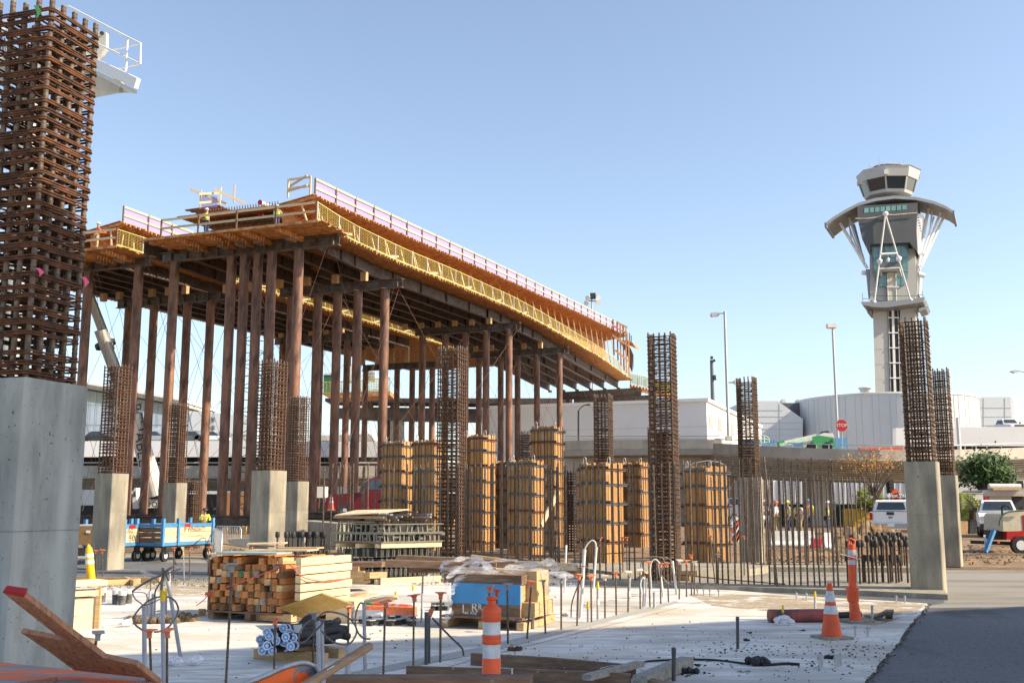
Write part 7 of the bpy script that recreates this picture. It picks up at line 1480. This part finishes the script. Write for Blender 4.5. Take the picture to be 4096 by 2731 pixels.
# shaft: two cladding bays either side of the recessed glazed strip
zb_ = TZ(553, 2400).z; 
tp('shaft', [(435, 940), (523, 940), (543, 1700), (458, 1700)], m_tow, YT - 4, 9); tp('shaft', [(597, 940), (690, 940), (697, 1700), (606, 1700)], m_tow, YT - 4, 9); tp('shaft_strip', [(520, 900), (600, 900), (612, 1700), (540, 1700)], m_clamp, YT - 3, 7)
for k in range(8):
    y = 1008 + k * 90; dx = (y - 940) * .029
    tp('panel_joint', [(435 + dx, y), (522 + dx, y), (522 + dx, y + 2), (435 + dx, y + 2)], m_vconc, YT - 4.04, .05); tp('panel_joint', [(598 + dx * .5, y), (690, y), (690, y + 2), (598 + dx * .5, y + 2)], m_vconc, YT - 4.04, .05)
    tp('strip_cross', [(524 + dx, y - 10), (590 + dx, y - 10), (590 + dx, y - 4), (524 + dx, y - 4)], m_white, YT - 4.4, .3)
for x0, w_ in ((526, 3), (546, 14), (582, 3)): tp('strip_mullion', [(x0, 925), (x0 + w_, 925), (x0 + w_ + 22, 1700), (x0 + 22, 1700)], m_white if w_ > 5 else m_vconc, YT - 4.3, .4)
tp('base_block', [(400, 1600), (710, 1600), (710, 2100), (400, 2100)], m_tow, YT - 5, 14)
tp('upper_body', [(415, 590), (690, 590), (690, 900), (418, 900)], m_tow, YT - 4.2, 9); tp('upper_glass', [(425, 560), (648, 548), (644, 760), (628, 805), (520, 818), (462, 812), (440, 700)], m_teal, YT - 4.6, .35)
for x in (470, 502, 536, 570, 604): tp('glass_mullion', [(x, 556), (x + 1.6, 556), (x + 1.6, 812), (x, 812)], m_tdk, YT - 4.65, .05)
for y in (645, 730): tp('glass_mullion', [(428, y), (646, y - 4), (646, y - 2), (428, y + 2)], m_tdk, YT - 4.66, .05)
tp('recess', [(522, 735), (570, 735), (574, 900), (528, 900)], m_vconc, YT - 4.7, .3)
for x in (520, 570): tp('recess_frame', [(x, 740), (x + 4, 740), (x + 8, 900), (x + 4, 900)], m_whited, YT - 4.9, .3)
tp('ledge', [(518, 812), (588, 812), (588, 822), (518, 822)], m_whited, YT - 5, .5)
# fins beside the body
tp('fin', [(392, 712), (415, 712), (424, 880), (408, 880)], m_twing, YT - 4, 6); tp('fin', [(676, 692), (705, 690), (696, 868), (684, 870)], m_twing, YT - 4, 6); tp('fin', [(706, 715), (720, 715), (712, 866), (702, 866)], m_tow, YT - 2, 6)
for (a, c, r) in (((370, 733), (400, 735), .55), ((705, 742), (742, 752), .6)): part('stub_beam', MB().tube(TZ(*a, YT - 3), TZ(*c, YT - 3), r, 10), m_white, t)
# dark bulge
fr_ = [(340, 345), (345, 330), (700, 318), (708, 340), (690, 500), (700, 612), (650, 560), (640, 545), (420, 558), (412, 615), (372, 540), (350, 430)]
tp('cabin_shell', [(340, 335), (700, 315), (694, 480), (702, 612), (655, 552), (420, 562), (410, 617), (370, 530), (348, 430)], m_tdk, YT - 6.5, 12); tp('cabin_side', [(694, 380), (735, 385), (722, 500), (705, 612), (690, 560)], m_bwall, YT - 5, 9)
for k in range(8): x = 384 + k * 32.4; tp('cabin_window', [(x, 352 - k * 1.5), (x + 27, 350 - k * 1.5), (x + 27, 320 + (k - 4) ** 2 * .5 - 0), (x, 323 + (k - 4) ** 2 * .5)] [::-1], mat('window_teal', (.12, .28, .26), .15), YT - 6.56, .05) if False else tp('cabin_window', [(x, 376 - k * 2.6), (x + 26, 374 - k * 2.6), (x + 26, 346 - k * 2.6), (x, 348 - k * 2.6)], mat('window_teal', (.16, .34, .32), .15), YT - 6.56, .05)
part('band_rail', MB().path([TZ(x, y, YT - 7) for x, y in [(330, 410), (400, 410), (460, 402), (505, 385), (560, 388), (640, 381), (700, 376)]], .12, 6), m_vconc, t)
for k in range(9): part('side_rung', MB().beam(TZ(690 + k * 5, 388 + k * 16, YT - 6), TZ(706 + k * 4, 390 + k * 16, YT - 6), .12, .2), m_tdk, t)
# wing roof: curved shell
top = [(152, 435), (200, 398), (280, 350), (350, 315), (450, 287), (560, 273), (690, 280), (800, 305), (870, 333), (915, 362)]
b = MB(); n = len(top); vs = []
for (x, y) in top:
    p = TZ(x, y, YT - 6); vs += [p, p - Vector((0, 0, .75)), p + DT * 12 - Vector((0, 0, .75)), p + DT * 12]
for i in range(n - 1):
    for k in range(4): b.add([vs[i * 4 + k], vs[i * 4 + (k + 1) % 4], vs[i * 4 + 4 + (k + 1) % 4], vs[i * 4 + 4 + k]], [(0, 1, 2, 3)], k % 2 == 1)
for e in (0, n - 1): b.add(vs[e * 4:e * 4 + 4], [(0, 1, 2, 3)])
part('wing_roof', b, m_twing, t)
for (s_, e_) in (((152, 435), 1), ((915, 362), -1)): p = TZ(*s_, YT - 6); part('wing_tip', MB().beam(p + Vector((0, 0, -.5)), p + DT * 12 + Vector((0, 0, -.5)), .5, 1.1), m_twing, t)
# cab
def octa(y0, w0, y1, w1, nm, m, cx=528, jx0=0, jx1=0, d=.8):
    z0_, z1_ = TZ(cx, y0).z, TZ(cx, y1).z; k = .6695 * mperpx(TZ(cx, y0)); c = TZ(cx, y0); vs = []
    for z, w_ in ((z0_, w0), (z1_, w1)): vs += [(c.x + w_ * k / 2 * math.cos(R(22.5 + 45 * i)) * 1.08, YT + w_ * k / 2 * math.sin(R(22.5 + 45 * i)), z) for i in range(8)]
    part(nm, MB().add(vs, [(i, (i + 1) % 8, 8 + (i + 1) % 8, 8 + i) for i in range(8)] + [list(range(8))[::-1], list(range(8, 16))]), m, t)
octa(283, 250, 266, 262, 'cab_base', m_tow); octa(266, 262, 198, 300, 'cab_glass', m_glass); octa(198, 312, 140, 340, 'cab_top', mat('cab_grey', (.5, .5, .48), .6, var=.03)); octa(140, 345, 134, 300, 'cab_eave', m_tow); octa(134, 200, 108, 190, 'cab_roof', m_tdk)
for i in range(8):
    k = .6695 * mperpx(TZ(528, 266)); c = TZ(528, 266); z0_, z1_ = TZ(528, 266).z, TZ(528, 198).z; a = R(22.5 + 45 * i); part('cab_mullion', MB().beam((c.x + 262 * k / 2 * 1.08 * math.cos(a), YT + 131 * k * math.sin(a), z0_), (c.x + 300 * k / 2 * 1.08 * math.cos(a), YT + 150 * k * math.sin(a), z1_), .35, .35), m_tow, t)
part('hung_unit', MB().box(TZ(513, 133, YT - 6.5), (1.0, .6, 1.1)), m_whited, t)
for (x, y) in ((350, 200), (705, 160)): part('side_lamp', MB().box(TZ(x + (8 if x < 500 else -5), y, YT - 2), (1.1, 1.2, .9)), m_vconc, t)
for y in (108, 94, 84): part('roof_rail', MB().path([TZ(424, y + 22, YT - 3), TZ(470, y + 2, YT - 5), TZ(560, y - 4, YT - 5), TZ(624, y + 4, YT - 3)], .06, 5), m_whited, t)
for (x, y0, y1) in ((417, 130, 78), (473, 110, 45), (563, 105, 42), (622, 115, 55), (440, 128, 98), (500, 118, 84), (593, 112, 84)): part('antenna', MB().tube(TZ(x, y0, YT - 4), TZ(x, y1, YT - 4), .07, 5), m_vconc, t)
# struts
for (a, c, r) in [((400, 705), (232, 425), .52), ((380, 660), (285, 372), .48), ((385, 685), (322, 445), .4), ((345, 600), (295, 460), .25), ((310, 560), (292, 430), .22),
                  ((705, 695), (772, 325), .52), ((712, 712), (845, 362), .52), ((722, 700), (856, 405), .5), ((735, 620), (800, 400), .3), ((775, 495), (790, 360), .3)]:
    part('strut', MB().tube(TZ(*a, YT - 3), TZ(*c, YT - 1), r * .72, 10), m_white, t)
for (a, c) in [((443, 915), (510, 385)), ((662, 902), (510, 385))]: part('front_strut', MB().tube(TZ(*a, YT - 8.5), TZ(*c, YT - 7.4), .2, 10), m_whited, t)
part('strut_cross', MB().tube(TZ(482, 622, YT - 7.9), TZ(578, 617, YT - 7.9), .25, 8), m_white, t); part('apex_node', MB().lathe([(.01, -.7), (.65, -.3), (.65, .3), (.01, .7)], 12, TZ(510, 382, YT - 7.5)), m_white, t)
for (x, y) in ((443, 915), (662, 902), (475, 665), (590, 650)): part('strut_node', MB().lathe([(.01, -.9), (.55, -.3), (.7, .3), (.01, .8)], 12, TZ(x, y, YT - 8.4)), m_white, t)
tp('balcony_floor', [(470, 712), (594, 706), (594, 698), (470, 704)], m_whited, YT - 8.2, 3.6); tp('balcony_rail', [(472, 702), (592, 697), (592, 668), (472, 672)], mat('rail_mesh', (.1, .11, .12), .6), YT - 8.2, .15)
for (x) in ((480), (596)): part('balcony_bracket', MB().beam(TZ(x - 6, 712, YT - 7.5), TZ(x + 8, 756, YT - 5), .5, .5), m_tow, t)
for (x, y) in ((527, 651), (525, 662)): part('dish', MB().lathe([(.01, -.4), (.45, 0), (.01, .4)], 12, TZ(x, y, YT - 8)), m_white, t)
# collar
tp('collar', [(362, 907), (440, 905), (560, 902), (745, 878), (736, 908), (600, 928), (520, 940), (440, 938), (372, 925)], m_twing, YT - 9, 13); tp('lower_collar', [(398, 958), (428, 955), (430, 978), (402, 972)], m_twing, YT - 5, 8); tp('lower_collar', [(706, 945), (765, 932), (752, 950), (712, 965)], m_twing, YT - 5, 8)
for (x0, x1, y) in ((374, 412, 888), (440, 700, 872), (700, 735, 865), (400, 425, 935), (715, 755, 910), (715, 755, 922)): part('collar_rail', MB().beam(TZ(x0, y, YT - 8.5), TZ(x1, y, YT - 8.5), .08, .12), m_tdk, t)
for (x, y0, y1) in ((373, 888, 855), (730, 865, 840), (412, 905, 888), (375, 905, 888), (735, 880, 865)): part('collar_post', MB().tube(TZ(x, y0, YT - 8.5), TZ(x, y1, YT - 8.5), .06, 5), m_tdk, t)
# ================= poles, signs, lifts =================
def pole(px, py0, py1, Y, r, m, lab, name='street_light', head=None):
    B_ = PY(px[0], 1900, Y); A = PY(px[0], py0, Y); T = PY(px[1], py1, Y); T = Vector((A.x, A.y, T.z)); t = thing(name, lab, 'street light' if name == 'street_light' else 'mast', Vector((A.x, A.y, A.z)), None); part('pole', MB().tube(A, T, r, 10, r2=r * .8), m, t); return t, A, T
z25 = lambda x, y: (2500 + x * .4782, 1200 + y * .4782)
t, A, T = pole((2915, 2906), 1762, 1246, 90, .14, m_gal, 'tall grey street light with two rectangular heads left of the middle cage')
a = PY(2905, 1252, 90); c = PY(2876, 1255, 90); part('arm', MB().beam(Vector((A.x, A.y, a.z)), c, .12, .12), m_gal, t); part('head', MB().prism([PY(x, y, 90) for x, y in [(2846, 1250), (2874, 1248), (2877, 1262), (2850, 1264), (2846, 1260)]], (0, .6, 0)), m_gal, t)
a = PY(2912, 1530, 90); part('lower_arm', MB().beam(Vector((A.x, A.y, a.z)), PY(2940, 1529, 90), .1, .14), m_gal, t); part('lower_head', MB().box(PY(2948, 1529, 90), (.5, .4, .35)), m_whited, t); part('base', MB().box(Vector((A.x, A.y, A.z + .2)), (.5, .5, .4)), m_vconc, t)
t, A, T = pole((3352, 3335), 1760, 1310, 95, .13, m_gal, 'slim street light in front of the round drum building, lamp lit orange underneath'); part('head', MB().box(T + Vector((-.1, 0, .15)), (.85, .6, .35)), m_whited, t)
mo = mat('lamp_glow', (.9, .5, .15), .5); part('lens', MB().box(T + Vector((-.1, 0, -.05)), (.7, .5, .05)), mo, t)
t, A, T = pole((2852, 2852), 1640, 1440, 150, .3, m_clamp, 'thin dark crane mast behind the white office building', 'crane_mast')
for (a, c) in (((2846, 1447), (2860, 1440)), ((2857, 1500), (2860, 1520)), ((2846, 1436), (2847, 1425))): part('fitting', MB().beam(PY(*a, 149.6), PY(*c, 149.6), .35, .35), m_dark, t)
t, A, T = pole((3838, 3836), 1800, 1670, 86, .16, m_whited, 'white post on the ramp at the right', 'short_post')
t = thing('street_light', 'cobra head street light arm entering at the right edge', 'street light', PY(4130, 1490, 60)); part('head', MB().prism([PY(x, y, 60) for x, y in [(4044, 1484), (4056, 1479), (4076, 1480), (4082, 1486), (4060, 1491)]], (0, .25, 0)), m_gal, t); part('arm', MB().path([PY(4080, 1484, 60.1), PY(4100, 1488, 60.1), PY(4125, 1500, 60.1)], .03, 6), m_gal, t); a = PY(4125, 1500, 60.1); part('pole', MB().tube((a.x, a.y, 0), a, .1, 10), m_gal, t)
t = thing('street_light', 'small cobra street light seen under the deck end left of the far cage', 'street light', PY(2300, 1700, 100)); part('head', MB().prism([PY(x, y, 100) for x, y in [(2338, 1620), (2350, 1614), (2362, 1617), (2360, 1621)]], (0, .3, 0)), m_dark, t); part('arm', MB().path([PY(x, y, 100) for x, y in [(2340, 1618), (2325, 1628), (2314, 1642)]], .05, 6), m_dark, t); a = PY(2314, 1642, 100); part('pole', MB().tube(PY(2314, 1800, 100), a, .09, 8), m_dark, t)
# floodlight mast
zf = lambda x, y: (1400 + x * .67, 650 + y * .67)
t, A, T = pole((2372, 2372), 1620, 1178, 170, .16, m_gal, 'floodlight mast with four round lamps above the deck', 'floodlight_mast')
for (x, y) in ((1427, 803), (1472, 797), (1418, 832), (1468, 832)):
    c = PY(*zf(x, y), 169.5); l = part('lamp', MB().tube(c, c + Vector((.25 if x > 1450 else -.25, -.5, -.3)), .2, 14, r2=.45), m_whited, t)
part('crossarm', MB().beam(PY(*zf(1427, 808), 169.9), PY(*zf(1472, 802), 169.9), .12, .12), m_dark, t); part('crossarm', MB().beam(PY(*zf(1418, 826), 169.9), PY(*zf(1468, 826), 169.9), .12, .12), m_dark, t); part('junction', MB().box(PY(*zf(1450, 797), 169.7), (.9, .3, 1.0)), m_dark, t)
# stop sign
t = thing('stop_sign', 'red octagonal STOP sign on a post on the ramp', 'road sign', PY(3371, 1795, 82)); c = PY(3367, 1701, 81.9); r = .5
b = MB().prism([c + Vector((r * math.cos(R(22.5 + 45 * i)), 0, r * math.sin(R(22.5 + 45 * i)))) for i in range(8)], (0, .04, 0)); part('plate', b, m_red, t); 
b = MB(); o_ = [c + Vector((r * 1.04 * math.cos(R(22.5 + 45 * i)), .01, r * 1.04 * math.sin(R(22.5 + 45 * i)))) for i in range(8)]; b.prism(o_, (0, .02, 0)); part('white_rim', b, m_white, t)
text(t, 'STOP', c + Vector((0, -.012, 0)), .36, m_white, (math.pi / 2, 0, 0)); part('post', MB().tube(PY(3371, 1810, 82), c + Vector((0, .08, -.3)), .035, 8), m_gal, t)
# boom lift on the ramp
t = thing('boom_lift', 'green and white boom lift parked on the ramp', 'boom lift', PY(3290, 1790, 83.5)); pk = lambda nm, pts, Y, d, m: part(nm, MB().prism([PY(*z25(x, y), Y) for x, y in pts], (0, d, 0)), m, t); m_grn = mat('lift_green', (.04, .3, .1), .4); m_pgrn = mat('pale_green', (.5, .66, .5), .5)
pk('counterweight', [(1560, 1215), (1575, 1140), (1620, 1130), (1745, 1150), (1762, 1225), (1750, 1232), (1600, 1225)], 83.5, 1.8, m_grn); pk('cowling', [(1620, 1130), (1660, 1110), (1740, 1112), (1752, 1150)], 83.5, 1.6, m_whited); pk('cab_window', [(1715, 1180), (1735, 1160), (1740, 1190)], 83.45, .03, m_glass); pk('turret', [(1530, 1200), (1545, 1150), (1570, 1150), (1565, 1220), (1530, 1225)], 83.6, 1.4, m_white)
part('boom', MB().beam(PY(*z25(1600, 1135), 83.8), PY(*z25(1330, 1195), 83.8), .3, .32), m_whited, t); part('lower_boom', MB().beam(PY(*z25(1560, 1160), 83.6), PY(*z25(1290, 1212), 83.6), .3, .22), m_pgrn, t); part('jib', MB().beam(PY(*z25(1330, 1190), 83.8), PY(*z25(1280, 1205), 83.8), .5, .4), m_grn, t)
for (x) in (1560, 1690): part('wheel', MB().tube(PY(*z25(x, 1230), 83.4), PY(*z25(x, 1230), 84), .4, 14), m_black, t)
pk('top_gear', [(1650, 1112), (1665, 1095), (1700, 1092), (1715, 1112)], 83.7, .8, m_dark)
t = thing('lift_basket', 'pale green work basket rails beside the middle cage on the ramp', 'work basket', PY(3070, 1780, 84))
for L_ in ([(1125, 1140), (1160, 1132), (1200, 1150)], [(1125, 1165), (1165, 1160), (1210, 1170)], [(1130, 1140), (1135, 1195)], [(1160, 1134), (1165, 1195)], [(1200, 1150), (1205, 1190)], [(1130, 1195), (1205, 1190)]): part('rail', MB().path([PY(*z25(x, y), 84) for x, y in L_], .05, 6), m_pgrn, t)
# traffic light, orange signs, street name
t = thing('traffic_light', 'black three lamp traffic light above the white pickup', 'traffic light', PY(3575, 2000, 64)); c0_ = [(735, 205), (808, 200), (822, 355), (750, 360)]; pr('housing', c0_, 64, .3, m_black, t)
for k in range(3):
    c = PY(*zr5(773 + k * 4, 235 + k * 42), 63.98); part('lens', MB().tube(c, c + Vector((0, -.12, 0)), .13, 14), m_dark, t)
part('pole', MB().tube(PY(*zr5(790, 480), 64.3), PY(*zr5(788, 350), 64.3), .08, 8), m_gal, t); pr('controller', [(772, 480), (772, 447), (832, 447), (832, 480)], 63.9, .3, m_black, t)
def diamond(cx, cy, r, lab, arrow): 
    t = thing('warning_sign', lab, 'road sign', PY(*zr5(cx, cy), 63.6)); c = PY(*zr5(cx, cy), 63.6); k = r * .3384 * mperpx(c); part('plate', MB().prism([c + Vector((k, 0, 0)), c + Vector((0, 0, k)), c - Vector((k, 0, 0)), c - Vector((0, 0, k))], (0, .04, 0)), m_or, t)
    part('symbol', MB().beam(c + Vector((-k * .35, -.012, -k * .1)), c + Vector((k * .4, -.012, -k * .1)), .012, k * .16), m_black, t); part('arrow_head', MB().prism([c + Vector((k * .25, -.015, k * .15)), c + Vector((k * .6, -.015, -k * .1)), c + Vector((k * .25, -.015, -k * .35))], (0, .01, 0)), m_black, t); part('post', MB().tube(c + Vector((0, .06, 0)), Vector((c.x, c.y + .06, 0)), .03, 6), m_gal, t)
diamond(835, 360, 58, 'orange diamond warning sign with black arrow beside the traffic light', 1); diamond(838, 412, 45, 'lower orange diamond sign partly below the street name plate', 1)
solo('detour_sign', MB().prism([PY(*zr5(x, y), 63.5) for x, y in [(838, 480), (838, 446), (878, 446), (878, 480)]], (0, .04, 0)), m_or, 'small orange sign panel right of the signal box', 'road sign')
t = thing('street_name_sign', 'blue street name sign below the orange warning signs', 'street sign', PY(*zr5(860, 388), 63.3)); pr('plate', [(800, 398), (800, 376), (916, 380), (916, 400)], 63.3, .04, mat('navy', (.02, .06, .16), .5), t); text(t, 'West Way', PY(*zr5(858, 388), 63.28), .3, m_white, (math.pi / 2, 0, 0))
part('post', MB().tube(PY(*zr5(795, 385), 63.4), PY(*zr5(795, 480), 63.4), .03, 6), m_gal, t)
# ================= vegetation =================
def leaves(c, rx, ry, rz_, n, sz, seed, clumps=14, z_lo=-1.0):
    rnd = random.Random(seed); b = MB(); cl = []
    for i in range(clumps):
        while True:
            v = Vector([rnd.uniform(-1, 1) for _ in range(3)])
            if .35 < v.length < 1 and v.z > z_lo: break
        cl.append((c + Vector((v.x * rx * .75, v.y * ry * .75, v.z * rz_ * .75)), rnd.uniform(.3, .48)))
    for i in range(n):
        k, r_ = rnd.choice(cl); v = Vector([rnd.gauss(0, .5) for _ in range(3)])
        p = k + Vector((v.x * rx * r_, v.y * ry * r_, v.z * rz_ * r_)); a = Vector([rnd.uniform(-1, 1) for _ in range(3)]).normalized(); d = a.orthogonal().normalized(); s_ = sz * rnd.uniform(.6, 1.4)
        b.add([p - a * s_, p + d * s_ * .45, p + a * s_, p - d * s_ * .45], [(0, 1, 2, 3)])
    return b
def tree(P, ztrunk, c, r, n, sz, m, lab, seed, limbs=7, clumps=16, tr=.2, name='tree'):
    t = thing(name, lab, 'tree', P); part('crown', leaves(c, r[0], r[1], r[2], n, sz, seed, clumps), m, t); b = MB(); rnd = random.Random(seed + 1)
    b.path(catmull([P, P + Vector((.1, 0, ztrunk * .5)), Vector((c.x - .1, c.y, P.z + ztrunk))], 3), [tr * (1 - .4 * i / 6) for i in range(7)], 8)
    for i in range(limbs):
        a = rnd.uniform(0, 6.28); e = c + Vector((math.cos(a) * r[0] * rnd.uniform(.5, .95), math.sin(a) * r[1] * .7, rnd.uniform(-.4, .9) * r[2])); s0 = Vector((c.x - .1, c.y, P.z + ztrunk * rnd.uniform(.7, 1.0))); mid = s0.lerp(e, .5) + Vector((rnd.uniform(-.3, .3), 0, rnd.uniform(.1, .4)))
        pp = catmull([s0, mid, e], 3); b.path(pp, [tr * .45 * (1 - .85 * i_ / (len(pp) - 1)) for i_ in range(len(pp))], 5)
    part('trunk', b, m_bark, t); return t
c = PY(3930, 1888, 70); P = Vector((c.x - .1, 70, 0)); tree(P, 2.6, c, (1.9, 1.7, 1.5), 5200, .13, m_leaf, 'round dark green tree above the site container', 5, clumps=26)
c = PY(3990, 1930, 71); P = Vector((c.x, 71, 0)); tree(P, 2.0, c, (1.3, 1.2, .9), 2200, .12, m_leaf, 'smaller dark green tree on the right flank of the round one', 6)
c = PY(3500, 1845, 60); P = Vector((PY(3478, 2000, 60).x, 60, 0)); tree(P, 2.4, c, (2.3, 1.6, .8), 700, .07, m_leafy, 'bare autumn tree with sparse orange leaves under the ramp', 9, limbs=26, clumps=30, tr=.085)
c = PY(3470, 1998, 62); P = Vector((c.x, 62, 0)); tree(P, .5, c, (.75, .6, .75), 1600, .08, m_leafb, 'bright green bush left of the white pickup', 11, tr=.05, name='bush')
c = PY(3515, 1990, 61); P = Vector((c.x, 61, 0)); tree(P, .8, c, (.35, .3, .5), 600, .07, m_leafb, 'thin sunlit sapling beside the bright bush', 12, tr=.03, name='bush')
for (x, y0, h_, lab, sd) in [(3835, 1975, 2.3, 'shaggy yellow-green palm behind the half hidden column', 3), (3885, 2030, 1.6, 'low drooping palm right of the shaggy palm', 4)]:
    c = PY(x, y0, 64); rnd = random.Random(sd); t = thing('palm', lab, 'palm', Vector((c.x, c.y, 0))); part('trunk', MB().tube((c.x, c.y, 0), c, .16, 8), m_bark, t)
    for k in range(26):
        a = rnd.uniform(0, 6.28); L_ = rnd.uniform(.9, 1.5); u_ = Vector((math.cos(a), math.sin(a), 0)); p = [c + u_ * L_ * f_ + Vector((0, 0, .7 * f_ * rnd.uniform(.3, 1) - 1.3 * f_ * f_)) for f_ in (0, .3, .6, .85, 1)]; b = MB(); pp = catmull(p, 2); sv = u_.cross(Vector((0, 0, 1)))
        for i in range(len(pp) - 1):
            for sg in (-1, 1):
                for q in (0, .5): p0 = pp[i].lerp(pp[i + 1], q); b.add([p0, p0 + (pp[i + 1] - pp[i]) * .25, p0 + sv * sg * .28 + u_ * .15 + Vector((0, 0, -.15))], [(0, 1, 2)])
        part('frond', b, m_leafb, t)
# dirt ridges and rubble
def mound(x0, x1, y, Y, h, m, seed, nm='dirt_mound'):
    rnd = random.Random(seed); b = MB(); A, B = PY(x0, y, Y), PY(x1, y, Y); n = 26; k = 7; vs = []
    for i in range(n + 1):
        for jx in range(k): f_ = jx / (k - 1); e = max(0, math.sin(math.pi * i / n)) ** .5 * math.sin(math.pi * f_); vs.append((A.x + (B.x - A.x) * i / n + rnd.uniform(-.05, .05), Y + (f_ - .5) * 2.4 + rnd.uniform(-.08, .08), -.05 + h * e * rnd.uniform(.6, 1.15)))
    b.add(vs, [(i * k + jx, (i + 1) * k + jx, (i + 1) * k + jx + 1, i * k + jx + 1) for i in range(n) for jx in range(k - 1)], True); struct(nm, b, m)
mound(3040, 3640, 2140, 36, .35, m_dirt, 1); mound(3780, 4300, 2200, 39, .16, m_dirt, 2); mound(3650, 4200, 2250, 33, .1, m_dirt, 3); mound(3700, 4250, 2230, 36, .13, m_dirt, 7); mound(3850, 4300, 2180, 43, .15, m_dirt, 8); mound(800, 1050, 2190, 35, .12, m_dirt, 4); mound(3300, 3640, 2130, 47, .9, m_dirt, 5)
b = MB(); rnd = random.Random(31)
for i in range(1400):
    f_ = rnd.random(); P = PY(rnd.uniform(3030, 3640) if f_ < .6 else rnd.uniform(3700, 4200), 2100, rnd.uniform(30, 44)); P.z = .03; s_ = rnd.uniform(.008, .035); b.box(P, (s_ * 2, s_ * 1.6, s_ * 1.2), rnd.random() * 3)
struct('rubble', b, m_dirt, 'stuff')
# ribbons and flags on the cages
for (a, c, Y, m, lab) in [((150, 1072), (158, 1105), 6.3, mat('pink', (.85, .12, .25), .6), 'pink flagging tied to the nearest cage'), ((333, 1108), (338, 1150), 6.6, mat('pink', (0, 0, 0)), 'pink flagging on the right edge of the nearest cage'), ((141, 22), (146, 75), 6.4, mat('green', (0, 0, 0)), 'green ribbon hanging at the top of the nearest cage')]:
    p, q = PY(*a, Y), PY(*c, Y); mdl = p.lerp(q, .5) + Vector((.015, 0, 0)); solo('ribbon', MB().prism([p + Vector((-.012, 0, 0)), p + Vector((.015, 0, 0)), mdl + Vector((.02, 0, 0)), q, mdl + Vector((-.01, 0, 0))], (0, .003, 0)), m, lab, 'ribbon')
